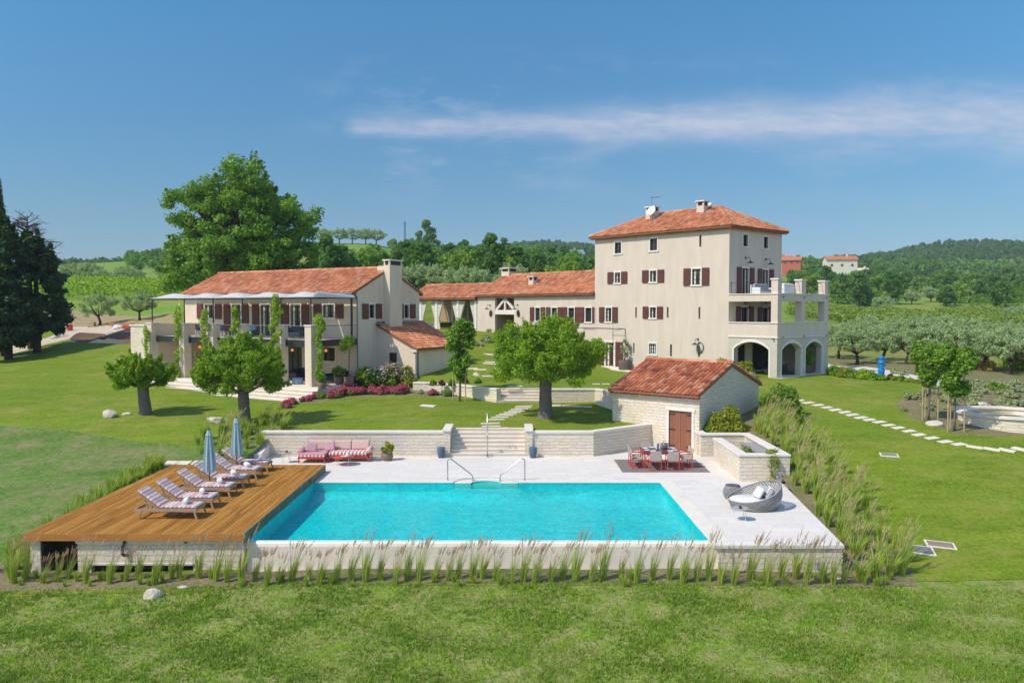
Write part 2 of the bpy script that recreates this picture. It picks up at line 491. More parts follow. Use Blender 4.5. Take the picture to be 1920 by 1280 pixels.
FASCIA = m_island('deck_fascia', [(0, (.33, .13, .03)), (1, (.47, .21, .055))], rough=.5, noise_scale=2, noise_amt=.3, stretch=(.5, 6, 10))
BEAM = m_plain('weathered_side_board', (.17, .145, .09), .8, var=.25, scale=2)
TEAK = m_island('greyed_teak', [(0, (.30, .21, .14)), (1, (.40, .29, .20))], rough=.75, noise_scale=6, noise_amt=.25)
CUSH = m_stripes('striped_cushion', [(.66, .60, .57), (.45, .26, .27), (.58, .40, .39), (.45, .26, .27), (.66, .60, .57), (.44, .37, .39)], 0, .42)
CUSHB = m_stripes('striped_back_cushion', [(.74, .67, .64), (.46, .27, .28), (.52, .46, .46), (.50, .29, .30), (.74, .67, .64), (.54, .36, .37)], 0, .40)
TOWEL = m_plain('white_towel', (.80, .80, .79), .95, var=.04)
PARASOL = m_island('pale_blue_canvas', [(0, (.30, .42, .46)), (1, (.40, .52, .55))], rough=.9, noise_amt=.15)
REDM = m_plain('coral_red_metal', (.52, .055, .04), .45, var=.05)
PINKC = m_plain('pale_pink_fabric', (.62, .43, .38), .95, var=.05, scale=30)
MAUVE = m_stripes('mauve_pillow', [(.45, .27, .30), (.55, .37, .39), (.40, .23, .27)], 0, .06)
SOFASTR = m_stripes('pink_white_stripe', [(.70, .62, .58), (.46, .16, .20)], 0, .17)
SOFAM = m_plain('mauve_fabric', (.52, .28, .29), .95, var=.06, scale=30)
BLUEP = m_plain('slate_blue_glaze', (.075, .12, .19), .35)
CLAY = m_plain('grey_brown_pot', (.15, .11, .095), .8)
TERRAP = m_plain('earthen_pot', (.22, .16, .12), .85)
RUG = m_plain('grey_woven_rug', (.20, .17, .155), .98, var=.15, scale=40)
CHAIRF = m_plain('greige_mesh', (.42, .37, .33), .9, var=.05)
TABLETOP = m_plain('plum_tabletop', (.13, .06, .075), .4)
PLATE = m_plain('white_ceramic', (.78, .77, .78), .2)
WICKER = m_island('grey_wicker', [(0, (.22, .215, .205)), (1, (.36, .35, .335))], rough=.8, noise_scale=20, noise_amt=.2)
WHITEC = m_plain('white_cushion', (.68, .68, .68), .95, var=.04)
GREYC = m_plain('grey_cushion', (.34, .35, .36), .95, var=.06)
NAVYC = m_plain('navy_cushion', (.03, .04, .065), .9)
BLUEC = m_plain('light_blue_pouf', (.20, .33, .44), .9)
CURTAIN = m_plain('cream_curtain', (.66, .63, .52), .95, var=.05)
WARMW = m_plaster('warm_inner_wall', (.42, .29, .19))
BARK = m_soil('grey_bark', (.07, .06, .052), (.26, .23, .20), 9)
BARKD = m_soil('dark_bark', (.045, .035, .028), (.10, .08, .06), 5)
STAKE = m_plain('pale_stake_wood', (.42, .32, .19), .85)
ROCK = m_soil('pale_rock', (.46, .41, .33), (.66, .61, .53), 2.2)
L_GARD = leaf('garden_tree_leaf', (.045, .10, .008), (.085, .165, .014), (.14, .235, .026))
L_STAK = leaf('young_tree_leaf', (.03, .075, .012), (.06, .135, .018), (.13, .23, .04))
L_OAK = leaf('oak_leaf', (.035, .085, .014), (.065, .145, .022), (.115, .215, .035))
L_CONI = leaf('dark_conifer_leaf', (.005, .014, .007), (.011, .030, .010), (.026, .062, .016), trans=.15)
L_CYPR = leaf('cypress_leaf', (.008, .022, .010), (.017, .042, .016), (.03, .065, .022), trans=.08)
L_WOODA = leaf('wood_leaf_dark', (.022, .062, .014), (.036, .095, .020), (.06, .14, .028))
L_WOODB = leaf('wood_leaf_mid', (.035, .085, .016), (.06, .135, .024), (.095, .19, .034))
L_WOODC = leaf('wood_leaf_light', (.06, .12, .022), (.095, .175, .03), (.14, .235, .045))
L_OLIVE = leaf('olive_leaf', (.08, .135, .085), (.13, .205, .14), (.20, .285, .235), trans=.3)
L_VINE = leaf('vine_leaf', (.06, .12, .012), (.105, .185, .02), (.16, .25, .035))
L_BUSH = leaf('dark_bush_leaf', (.03, .085, .012), (.06, .135, .016), (.12, .2, .03))
L_YELL = leaf('yellow_green_leaf', (.06, .095, .01), (.105, .14, .016), (.16, .19, .026))
L_LAV = leaf('lavender_leaf', (.085, .125, .085), (.125, .175, .125), (.18, .225, .18), trans=.2)
L_PURP = leaf('purple_leaf', (.02, .008, .014), (.035, .014, .022), (.055, .025, .03), trans=.1)
FL_MAG = leaf('magenta_flower', (.14, .016, .065), (.19, .026, .10), (.25, .055, .15), trans=.15)
FL_PINK = leaf('pale_pink_flower', (.2, .11, .2), (.24, .16, .27), (.28, .23, .36), trans=.15)
FL_WHT = leaf('white_flower', (.24, .27, .3), (.28, .31, .36), (.29, .33, .42), trans=.15)
BLADE = leaf('grass_blade', (.08, .14, .022), (.125, .195, .04), (.18, .25, .075), trans=.25)
PLUME = leaf('grass_plume', (.15, .125, .14), (.20, .17, .19), (.25, .22, .25), trans=.3, noise_amt=.1)
PLUMET = leaf('tan_grass_plume', (.15, .16, .11), (.205, .215, .16), (.26, .27, .22), trans=.3, noise_amt=.1)
TUFT = leaf('lawn_blade', (.045, .085, .014), (.085, .145, .026), (.15, .20, .06), trans=.25)
G_LAWN = m_grass('mown_lawn', [(.066, .135, .008), (.14, .215, .013), (.235, .31, .026)], patch=((.26, .26, .055), .35, .3))
G_ROUGH = m_grass('rough_grass', [(.055, .12, .018), (.10, .185, .028), (.155, .25, .05)], patch=((.25, .22, .11), .75, .4), fine_scale=6, bump=1.0, fmix=.5)
G_FORE = m_grass('front_lawn', [(.075, .15, .010), (.15, .245, .020), (.23, .34, .04)], patch=((.36, .30, .16), .85, 1.7), fine_scale=9, bump=1.0, fmix=.5)
G_MEADOW = m_grass('olive_grove_grass', [(.10, .15, .022), (.19, .235, .05), (.30, .31, .09)], patch=((.34, .27, .12), .8, .25), fine_scale=6)
G_FIELD = m_grass('field_grass', [(.095, .185, .018), (.16, .275, .03), (.24, .35, .055)], patch=((.30, .27, .10), .25, .05), fine_scale=2.0)
SOIL = m_grass('bed_soil', [(.15, .115, .065), (.235, .19, .115), (.33, .27, .17)], patch=((.10, .17, .02), .9, .9), fine_scale=9, bump=1.0)
DIRT = m_soil('red_dirt', (.13, .075, .05), (.24, .15, .10), 1.2)
TRACK = m_soil('pale_track', (.44, .36, .27), (.64, .54, .43), .9)
DRYG = m_soil('dry_grass_bank', (.24, .19, .09), (.42, .34, .19), 1.5)
GRAVEL = m_soil('white_gravel', (.55, .52, .48), (.72, .69, .65), 4)

TUFTD = leaf('lawn_tuft_blade', (.04, .09, .012), (.07, .14, .02), (.11, .19, .035), trans=.25)
# ---------------------------------------------------------------- the lie of the land
class Surf:
    def __init__(s, pts, c=4.0):
        P = np.array(pts, float); s.P = P[:, :2]; s.c = c
        n = len(P)
        A = np.zeros((n + 3, n + 3))
        A[:n, :n] = s._phi(s.P[:, None, :] - s.P[None, :, :]) + 1e-6 * np.eye(n)
        A[:n, n] = 1; A[:n, n + 1:] = s.P / 100
        A[n, :n] = 1; A[n + 1:, :n] = s.P.T / 100
        b = np.zeros(n + 3); b[:n] = P[:, 2]
        s.w = np.linalg.lstsq(A, b, rcond=None)[0]
    def _phi(s, d): return np.sqrt((d ** 2).sum(-1) + s.c ** 2)
    def __call__(s, X, Y):
        X = np.asarray(X, float); Y = np.asarray(Y, float)
        Q = np.stack([X.ravel(), Y.ravel()], 1)
        out = np.empty(len(Q))
        for i in range(0, len(Q), 20000):
            q = Q[i:i + 20000]; n = len(s.P)
            out[i:i + 20000] = s._phi(q[:, None] - s.P[None]) @ s.w[:n] + s.w[n] + q @ s.w[n + 1:] / 100
        return out.reshape(X.shape)

NEARP = [
 (-40, 10, -1.9), (-20, 12, -1.55), (0, 12, -1.5), (20, 12, -1.45), (40, 10, -1.6),
 (-14, 18, -1.32), (0, 18, -1.3), (14, 18, -1.25), (26, 19, -1.15),
 (-16, 23.3, -1.05), (-11, 23.2, -.98), (-7, 23.0, -.84), (0, 23.0, -.81), (7, 22.9, -.84), (10.4, 23.1, -.95), (-8, 21.5, -1.0), (0, 21.5, -.98), (8, 21.5, -1.0),
 (12.2, 25, -.75), (11.3, 28, -.22), (11.8, 30.5, .0), (12.0, 33, .35), (12.5, 36, .85), (13.5, 40, 1.2), (14.5, 45, 1.7),
 (18, 24, -.9), (30, 24, -.9), (18, 30, .05), (22, 36, .85), (32, 34, .8), (19, 44, 1.65), (30, 44, 1.75), (44, 40, 1.3), (44, 26, -.6), (60, 30, 0),
 (-15.6, 25, -.72), (-15.6, 30, -.1), (-15.4, 34, .18), (-13, 35.4, .28), (-11.6, 36.5, .5), (-11.2, 38.5, .98), (-10, 41, 1.12),
 (-22, 26, -1.0), (-24, 34, -.35), (-26, 40, .2), (-30, 46, .65), (-17, 38, .55), (-45, 34, -.5), (-45, 45, .5),
 (-6, 39.5, 1.1), (-2, 40.3, 1.1), (4, 39.5, 1.1), (8, 41, 1.12), (0, 46.8, 1.42), (4, 46.6, 1.42), (-5, 46, 1.45), (-9, 46, 1.5),
 (6, 44.5, 1.25), (-13.8, 44.5, 1.15), (-20.8, 45, 1.1), (-18, 48.0, 1.2), (-24, 52.5, 1.45), (-26.5, 57, 1.75),
 (-30, 60, 2.0), (-38, 60, 1.9), (-45, 76, 2.7), (-40, 70, 2.5), (-60, 60, 1.8), (-60, 76, 2.6),
 (-20, 60, 2.05), (-10, 53, 1.95), (-7, 50, 1.65), (-6, 53, 1.9),
 (14, 50, 2.1), (17, 52, 2.22), (22, 55, 2.25), (27, 60, 2.2), (36, 50, 1.95), (30, 66, 2.3), (48, 58, 2.1),
]
FARP = [
 (60, 665, 76), (130, 638, 82), (200, 628, 86), (250, 602, 96), (150, 612, 97), (200, 577, 112), (200, 552, 130), (200, 532, 155), (380, 530, 160),
 (200, 512, 240), (300, 506, 300), (150, 498, 600), (320, 486, 420), (0, 505, 420), (-200, 530, 200), (-500, 500, 420), (-300, 610, 88),
 (450, 520, 240), (480, 565, 96), (600, 560, 120), (600, 536, 180), (600, 488, 320), (640, 457, 400), (700, 458, 400), (780, 478, 400), (560, 455, 420),
 (850, 540, 150), (850, 520, 220), (880, 492, 400), (1000, 535, 140), (1000, 512, 250), (1000, 499, 340), (1060, 495, 420), (1110, 490, 470),
 (1000, 463, 1000), (1060, 464, 1000), (950, 470, 1000), (900, 480, 1000), (1120, 474, 1000), (820, 492, 1000), (1250, 490, 1000), (1400, 500, 1000),
 (1560, 690, 68), (1700, 702, 60), (1900, 722, 56), (1600, 650, 85), (1800, 655, 85), (1600, 608, 140), (1800, 608, 140), (1960, 615, 140),
 (1600, 585, 200), (1750, 575, 220), (1930, 580, 200), (1600, 548, 300), (1750, 540, 330), (1930, 540, 330), (1500, 516, 420), (1577, 514, 430),
 (1660, 520, 500), (1730, 507, 600), (1850, 507, 600), (1660, 488, 900), (1750, 464, 900), (1850, 463, 900), (1950, 470, 900), (2200, 500, 900), (1600, 506, 900), (2400, 650, 85), (2400, 560, 300),
 (400, 600, 2300), (1000, 600, 2300), (1600, 600, 2300), (2300, 600, 2300), (-300, 600, 2300), (150, 520, 1100), (400, 520, 1100),
]
H1 = Surf(NEARP + [pd(*q) for q in FARP])
COURT = Surf([(-4.5, 49.5, 2.2), (0, 47.6, 2.2), (6, 47.6, 2.2), (-3, 60, 3.15), (1, 60, 2.75), (8, 64, 2.1), (-7, 72, 4.35), (0, 76, 4.6), (10, 55, 2.15), (14, 54, 2.25), (-8, 60, 3.1), (-16, 85, 4.9), (4, 70, 3.3), (-6, 53, 2.3)], 3.0)
def hit(px, py, surf=None, y0=14.0, y1=1500.0):
    """point of the ground seen at a photo pixel"""
    surf = surf or H1
    d = ray(px, py)
    t = np.geomspace(y0, y1, 900) / d[1]
    g = CAM[2] + d[2] * t - surf(d[0] * t, d[1] * t)
    i = int(np.argmax(g < 0)) if (g < 0).any() else len(t) - 1
    a, b = t[max(i - 1, 0)], t[i]
    for _ in range(25):
        m = (a + b) / 2
        if CAM[2] + d[2] * m - float(surf(d[0] * m, d[1] * m)) < 0: b = m
        else: a = m
    return (d[0] * b, d[1] * b, CAM[2] + d[2] * b)
def gz(X, Y): return float(H1(X, Y))

# frames of the buildings
FL = Fr(pd(669, 640, 54)[:2], -31.5)        # guest house
FT = Fr(pd(1366, 600, 57)[:2], -48.2)       # tower house and its wing
FS = Fr(pd(1311, 800, 38.6)[:2], -39.1)     # stone shed
LT = 12.9; DT = 7.2; TW = 3.84; LL = 18.4; DL = 6.85
SHW, SHD = 4.95, 7.4

# ---------------------------------------------------------------- zones of the near ground
TERR = [(-14.6, 23.9), (-8.2, 23.9), (-8.2, 23.6), (9.95, 23.6), (9.95, 23.6), (11.05, 32.4), (11.35, 32.4), (11.35, 38.6), (9.2, 39.2), (7.6, 40.9), (7.4, 40.75), (3.9, 38.05), (.75, 38.05), (.75, 39.6), (-3.0, 39.6), (-3.0, 38.05), (-11.6, 38.05), (-12.3, 34.6), (-14.6, 34.1)]
COURTP = [(-6.3, 51.6), (-3.7, 50.1), (-.9, 47.3), (-.9, 48.6), (1.85, 48.6), (1.85, 47.3), (4.95, 47.3), (6.3, 45.2), (12.3, 50.2), (14.5, 53.0), FT.w(-1, .4), FT.w(-LT, .6), FT.w(-26, 3), (-4, 86), (-24, 86), FL.w(-4, 8), FL.w(1.5, 7), FL.w(3.2, 3.0)]
def along(pts, n=1): return pts
ROUGHP = [hit(-700, 690)[:2], hit(-200, 765)[:2], hit(0, 797)[:2], hit(120, 806)[:2], hit(240, 824)[:2], hit(360, 839)[:2], (-14.6, 36.4), (-14.6, 34.1), (-14.6, 22.5), (-34, 22.0), (-60, 20)]
FOREP = [(-60, 9), (60, 9), (60, 20), hit(1920, 1085)[:2], hit(1700, 1088)[:2], (9, 22.6), (-14.6, 22.4), (-34, 22.0), (-60, 20)]
BEDF = [(-16.5, 22.75), (-8, 22.6), (0, 22.62), (9.5, 22.6), (11.9, 22.95), (12.3, 24.3), (12.2, 27), (12.3, 30), (13.3, 34), (14.0, 39), (14.5, 43.5), (12.5, 45.0), (10.9, 42.5), (9.2, 39.2), (11.35, 38.6), (11.35, 32.4), (11.05, 32.4), (9.95, 23.6), (-8.2, 23.6), (-14.6, 23.9), (-16.2, 24.5)]
BEDL = [hit(440, 765)[:2] if False else FL.w(1.2, -7.0), FL.w(2.6, -6.4), FL.w(3.6, -4.2), (-6.1, 49.6), (-3.2, 48.4), (-3.5, 50.0), (-6.3, 51.6), FL.w(3.4, -.2), FL.w(0.3, -.2), FL.w(0.3, -5.2)]
BEDR = [hit(*q)[:2] for q in ((1678, 760), (1690, 748), (1730, 738), (1800, 726), (1880, 716), (2050, 716), (2200, 780), (2200, 826), (1960, 815), (1860, 818), (1800, 815), (1760, 803), (1710, 783))]
SLOPEL = [(-14.6, 34.1), (-12.3, 34.6), (-11.6, 38.05), (-11.0, 41.0), (-13.0, 40.6), (-15.3, 38.0), (-14.6, 36.4)]
DIRTP = [hit(*q)[:2] for q in ((130, 640), (250, 645), (275, 640), (290, 620), (200, 626), (150, 632))]
TRACKP = [hit(*q)[:2] for q in ((-60, 690), (0, 668), (110, 640), (150, 632), (200, 626), (300, 622), (320, 612), (200, 609), (120, 612), (120, 622), (60, 642), (-60, 660))]
BANKL = [hit(*q)[:2] for q in ((60, 618), (200, 608), (330, 608), (335, 586), (120, 580), (0, 590))]
FIELDL = [(-80, 86), hit(60, 618)[:2], hit(0, 590)[:2], hit(120, 580)[:2], hit(335, 586)[:2], (-30, 86), (-30, 118), (-80, 118)]
FIELDR = [hit(*q)[:2] for q in ((1553, 670), (1600, 672), (1700, 680), (1800, 684), (1920, 690), (2100, 700))] + [(80, 62), (80, 118), (26, 118), (28, 80)]
ROADR = [hit(*q)[:2] for q in ((1553, 692), (1640, 702), (1716, 716), (1800, 728), (1920, 744), (2100, 770), (2100, 757), (1920, 732), (1800, 717), (1716, 703), (1640, 690), (1553, 682))]
SOILR = [hit(*q)[:2] for q in ((1553, 682), (1640, 690), (1716, 703), (1800, 717), (1920, 732), (2100, 757), (2100, 700), (1920, 690), (1800, 684), (1700, 680), (1600, 672), (1553, 670))]
ZONES = [('hole', TERR), ('court', COURTP), ('bed', BEDF), ('bedl', BEDL), ('bedr', BEDR), ('slope', SLOPEL), ('dirt', DIRTP), ('track', TRACKP), ('road', ROADR), ('soilr', SOILR), ('bank', BANKL), ('fieldl', FIELDL), ('fieldr', FIELDR), ('rough', ROUGHP), ('fore', FOREP)]
def inside(P, poly):
    x, y = P[:, 0], P[:, 1]; r = np.zeros(len(P), bool); n = len(poly)
    for i in range(n):
        x0, y0 = poly[i][:2]; x1, y1 = poly[(i + 1) % n][:2]
        if y0 == y1: continue
        c = ((y0 > y) != (y1 > y)) & (x < (x1 - x0) * (y - y0) / (y1 - y0) + x0)
        r ^= c
    return r
def subdiv(poly, step=1.2):
    out = []
    for i in range(len(poly)):
        a, b = poly[i][:2], poly[(i + 1) % len(poly)][:2]
        L = math.hypot(b[0] - a[0], b[1] - a[1])
        if L < 1e-4: continue
        k = max(1, int(L / step))
        out += [(a[0] + (b[0] - a[0]) * j / k, a[1] + (b[1] - a[1]) * j / k) for j in range(k)]
    return out
def build_ground():
    rng = np.random.default_rng(3)
    vs, es = [], []
    for nm, poly in ZONES:
        q = subdiv(poly); o = len(vs)
        vs += [Vector(p) for p in q]; es += [(o + i, o + (i + 1) % len(q)) for i in range(len(q))]
    outer = subdiv([(-80, 9), (80, 9), (80, 118), (-80, 118)], 3.0); o = len(vs)
    vs += [Vector(p) for p in outer]; es += [(o + i, o + (i + 1) % len(outer)) for i in range(len(outer))]
    for y in np.arange(10, 117, 1.25):
        st = 1.25 if y < 60 else 1.9
        for x in np.arange(-79, 79, st):
            vs.append(Vector((x + rng.uniform(-.35, .35), y + rng.uniform(-.35, .35))))
    r = delaunay_2d_cdt(vs, es, [], 0, 0.02)
    P = np.array([(v.x, v.y) for v in r[0]]); T = np.array([tuple(f) for f in r[2] if len(f) == 3], int)
    C = P[T].mean(1)
    zone = np.full(len(T), len(ZONES))
    for k in range(len(ZONES) - 1, -1, -1):
        zone[inside(C, ZONES[k][1])] = k
    Z = H1(P[:, 0], P[:, 1]); ZC = COURT(P[:, 0], P[:, 1])
    Z += .03 * np.sin(P[:, 0] * 1.3 + 1.0) * np.sin(P[:, 1] * 1.1) * (P[:, 1] > 18)
    info = {'court': ('courtyard_lawn', G_LAWN), 'bed': ('planting_bed_soil', SOIL), 'bedl': ('flower_bed_soil', SOIL), 'bedr': ('rose_bed_soil', SOIL), 'slope': ('bank_soil', G_ROUGH),
            'dirt': ('dirt_heap', DIRT), 'track': ('dirt_track', TRACK), 'road': ('gravel_road', GRAVEL), 'soilr': ('verge_soil', SOIL), 'bank': ('dry_grass_bank', DRYG), 'fieldl': ('field_grass', G_FIELD), 'fieldr': ('meadow', G_MEADOW), 'rough': ('rough_grass', G_ROUGH), 'fore': ('front_lawn', G_FORE)}
    for k in range(len(ZONES) + 1):
        nm = ZONES[k][0] if k < len(ZONES) else 'lawn'
        if nm == 'hole': continue
        t = T[zone == k]
        if not len(t): continue
        u, inv = np.unique(t, return_inverse=True)
        V = np.column_stack([P[u], (ZC if nm == 'court' else Z)[u]])
        if nm == 'dirt':
            V[:, 2] += .5 * np.clip(np.sin(V[:, 0] * .9) + .6, 0, 1)
        if nm == 'fore': V[:, 2] -= .01
        name, m = info.get(nm, ('lawn', G_LAWN))
        tag(npmesh(name, V, inv.reshape(-1, 3), m, smooth=True), kind='structure')
    # far land
    ys = np.concatenate([np.geomspace(112, 420, 70), np.geomspace(432, 2300, 60)])
    us = np.linspace(-1.25, 1.25, 150)
    U, Y = np.meshgrid(us, ys); X = U * Y
    X = np.where(Y < 118, U * 118, X)
    Zf = H1(X, Y); Zf = Zf - np.clip(118 - Y, 0, 6) * .12
    V = np.column_stack([X.ravel(), Y.ravel(), Zf.ravel()])
    n, w = len(ys), len(us)
    idx = np.arange(n * w).reshape(n, w)
    Fq = np.stack([idx[:-1, :-1], idx[:-1, 1:], idx[1:, 1:], idx[1:, :-1]], -1).reshape(-1, 4)
    tag(npmesh('hillside', V, Fq, G_FIELD, smooth=True), kind='structure')
build_ground()
# ---------------------------------------------------------------- pool, terrace, deck
PX0, PX1, PY0, PY1 = -8.08, 6.05, 24.05, 32.1
def arc(cx, cy, rx, ry, a0, a1, n):
    return [(cx + rx * math.cos(R(a0 + (a1 - a0) * i / n)), cy + ry * math.sin(R(a0 + (a1 - a0) * i / n))) for i in range(n + 1)]
def fill(name, outline, holes, z, mat, kind=None, z_bottom=None):
    vs, es = [], []
    for q in [outline] + holes:
        o = len(vs); vs += [Vector(p) for p in q]; es += [(o + i, o + (i + 1) % len(q)) for i in range(len(q))]
    r = delaunay_2d_cdt(vs, es, [], 0, 1e-4)
    P = [(v.x, v.y, z) for v in r[0]]; fs = []
    Cn = np.array([[(r[0][f[0]].x + r[0][f[1]].x + r[0][f[2]].x) / 3, (r[0][f[0]].y + r[0][f[1]].y + r[0][f[2]].y) / 3] for f in r[2]])
    ok = inside(Cn, outline)
    for h in holes: ok &= ~inside(Cn, h)
    mb = MB(); mb.add(P, [tuple(f) for f, k in zip(r[2], ok) if k])
    if z_bottom is not None:
        for q in [outline] + holes:
            n = len(q)
            mb.add([(p[0], p[1], z) for p in q] + [(p[0], p[1], z_bottom) for p in q], [(i, (i + 1) % n, n + (i + 1) % n, n + i) for i in range(n)])
    return mb.build(name, mat)
NOOK = arc(-1.05, 32.115, 1.335, .965, 180, 0, 16)
POOLOUT = [(PX0, PY0), (PX1, PY0), (PX1, PY1)] + arc(-1.05, PY1, 1.32, .95, 0, 180, 16) + [(PX0, PY1)]
TOUT = [(6.065, 23.5), (9.95, 23.5), (11.0, 32.3), (11.3, 32.3), (11.3, 38.5), (9.15, 39.15), (7.6, 40.8), (3.9, 38.0), (-11.5, 38.0), (-12.2, 34.5), (-8.6, 34.2), (PX0 - .015, 34.2), (PX0 - .015, PY1 + .015)] + [p for p in NOOK] + [(PX1 + .015, PY1 + .015)]
tag(fill('pool_terrace', TOUT, [], 0.0, PAVE, z_bottom=-.09), kind='structure')

def m_water():
    m, nt, N, L, b = _new('pool_water')
    out = N['Material Output']
    co = _coord(N)
    n1 = _noise(N, L, _map(N, L, co, (1.0, 1.6, 1)), 1.5, 5, .6, .6); n2 = _noise(N, L, co, 4.0, 3, .6, 1.2)
    hgt = _mix(N, L, .35, n1, n2)
    bp = N.new('ShaderNodeBump'); bp.inputs['Strength'].default_value = .8; bp.inputs['Distance'].default_value = .25
    L.new(hgt, bp.inputs['Height'])
    tr = N.new('ShaderNodeBsdfTransparent'); tr.inputs[0].default_value = (.10, .96, .98, 1)
    gl = N.new('ShaderNodeBsdfGlossy'); gl.inputs['Roughness'].default_value = .04
    L.new(bp.outputs[0], gl.inputs['Normal'])
    fr = N.new('ShaderNodeFresnel'); fr.inputs['IOR'].default_value = 1.33; L.new(bp.outputs[0], fr.inputs['Normal'])
    mx = N.new('ShaderNodeMixShader')
    sc = N.new('ShaderNodeMath'); sc.operation = 'MULTIPLY'; sc.inputs[1].default_value = .5; sc.use_clamp = True
    L.new(fr.outputs[0], sc.inputs[0]); L.new(sc.outputs[0], mx.inputs[0])
    L.new(tr.outputs[0], mx.inputs[1]); L.new(gl.outputs[0], mx.inputs[2]); L.new(mx.outputs[0], out.inputs[0])
    N.remove(b)
    return m
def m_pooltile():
    m, nt, N, L, b = _new('turquoise_mosaic_painted_ripples')
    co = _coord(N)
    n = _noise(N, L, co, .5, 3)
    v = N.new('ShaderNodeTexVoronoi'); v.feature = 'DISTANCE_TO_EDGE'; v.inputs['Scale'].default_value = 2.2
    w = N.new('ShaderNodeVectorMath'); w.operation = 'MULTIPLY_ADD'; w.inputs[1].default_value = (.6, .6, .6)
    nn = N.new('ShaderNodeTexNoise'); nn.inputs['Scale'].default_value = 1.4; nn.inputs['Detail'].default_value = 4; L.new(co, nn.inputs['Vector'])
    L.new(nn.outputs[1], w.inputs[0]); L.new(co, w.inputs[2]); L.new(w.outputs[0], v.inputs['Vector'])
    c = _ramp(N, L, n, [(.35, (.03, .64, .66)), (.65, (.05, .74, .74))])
    ripple = _noise(N, L, _map(N, L, co, (1, .55, 1)), 4.2, 4, .75, 1.6)
    c = _mix(N, L, .65, c, _ramp(N, L, ripple, [(.34, (.0, .53, .55)), (.52, (.04, .74, .735)), (.68, (.26, .96, .90))]))  # bright and dark ripple light painted into the tile colour
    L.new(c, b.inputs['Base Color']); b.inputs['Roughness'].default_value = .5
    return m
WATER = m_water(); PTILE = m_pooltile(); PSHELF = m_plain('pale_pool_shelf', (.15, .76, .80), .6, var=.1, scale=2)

def build_pool():
    root = thing('swimming_pool', 'turquoise rectangular infinity pool with white front wall', 'swimming pool', (0, 0, 0))
    b = MB()
    zf = -.55
    q = POOLOUT; n = len(q)
    b.add([(p[0], p[1], -.012) for p in q] + [(p[0], p[1], zf) for p in q], [(i, (i + 1) % n, n + (i + 1) % n, n + i) for i in range(n)])
    xs = np.linspace(PX0, PX1, 72); ys = np.linspace(PY0, PY1, 48); vs = []
    ss = lambda t: (lambda u: u * u * (3 - 2 * u))(min(1, max(0, t)))
    for y in ys:
        for x in xs:
            z = zf + .24 * ss((x - 2.3) / 1.3) * ss((y - 29.9) / 1.6) + .17 * ss((y - 31.3) / .5) * ss((-2.2 - x) / .5)
            r = math.hypot(x + 1.05, (y - 31.95) / .62); z = max(z, zf + .30 * ss((2.3 - r) / 1.1))
            vs.append((x, y, z))
    k = len(xs); b.add(vs, [(j * k + i, j * k + i + 1, (j + 1) * k + i + 1, (j + 1) * k + i) for j in range(len(ys) - 1) for i in range(k - 1)])
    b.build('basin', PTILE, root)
    s = MB(); ring = arc(-1.05, PY1 + .02, 1.3, .93, 0, 180, 16); inn = arc(-1.05, PY1 + .02, .62, .42, 0, 180, 16)
    s.add([(p[0], p[1], -.018) for p in ring] + [(p[0], p[1], -.018) for p in inn] + [(p[0], p[1], -.3) for p in inn], [(i, i + 1, 18 + i, 17 + i) for i in range(16)] + [(17 + i, 18 + i, 35 + i, 34 + i) for i in range(16)])
    s.box(-2.35, PY1 - .02, -.4, -1.67, PY1 + .02, -.018); s.box(-.43, PY1 - .02, -.4, .25, PY1 + .02, -.018)
    s.prism(inn, -.3, -.1)
    s.build('entry_step', COPING, root)
    d = MB(); d.lathe([(.16, .0), (.16, .012), (.001, .012)], (-5.1, 25.7, zf), 14); d.build('floor_drain', DARKM, root)
    w = MB()
    w.add([(p[0], p[1], -.03) for p in q], [tuple(range(n))])
    tag(w.build('water', WATER, root))
    fw = MB()
    # infinity wall: rounded crest, front face, ledge
    prof = [(PY0 + .16, -1.3), (PY0 + .16, -.05), (PY0 + .10, -.028), (PY0 - .02, -.03), (PY0 - .10, -.07), (PY0 - .13, -.16), (PY0 - .13, -1.2)]
    vs = [(x, y, z) for x in (PX0, PX1 + .2) for y, z in prof]; k = len(prof)
    fw.add(vs, [(i, i + 1, k + i + 1, k + i) for i in range(k - 1)])
    fw.build('overflow_wall', WHITEWALL, root)
    lg = MB(); lg.box(PX0 + .1, PY0 - .62, -1.3, PX1 + .15, PY0 - .40, -.90); lg.box(PX0 + .1, PY0 - .40, -1.3, PX1 + .15, PY0 - .13, -1.0)
    lg.build('gutter_ledge', COPING, root, bevel=.02)
    cp = MB()
    cp.box(PX1 - .025, PY0 - .15, -.018, PX1 + .55, PY1 - .026, .012)
    for x0, x1 in ((PX0 + .02, -2.4), (.3, PX1 + .55)):
        cp.box(x0, PY1 - .025, -.018, x1, PY1 + .42, .012)
    cp.build('coping', COPING, root, bevel=.006)
build_pool()
def build_terrace_front():
    o = MB(); o.box(6.2, 23.56, -1.4, 9.92, 23.9, -.091)
    q = [(9.92, 23.56), (11.0, 32.2), (10.7, 32.2), (9.6, 23.9)]
    o.prism(q, -1.4, -.092)
    tag(o.build('terrace_front_wall', STONE_R), 'rough stone wall below the right front corner of the white terrace', 'wall')
build_terrace_front()

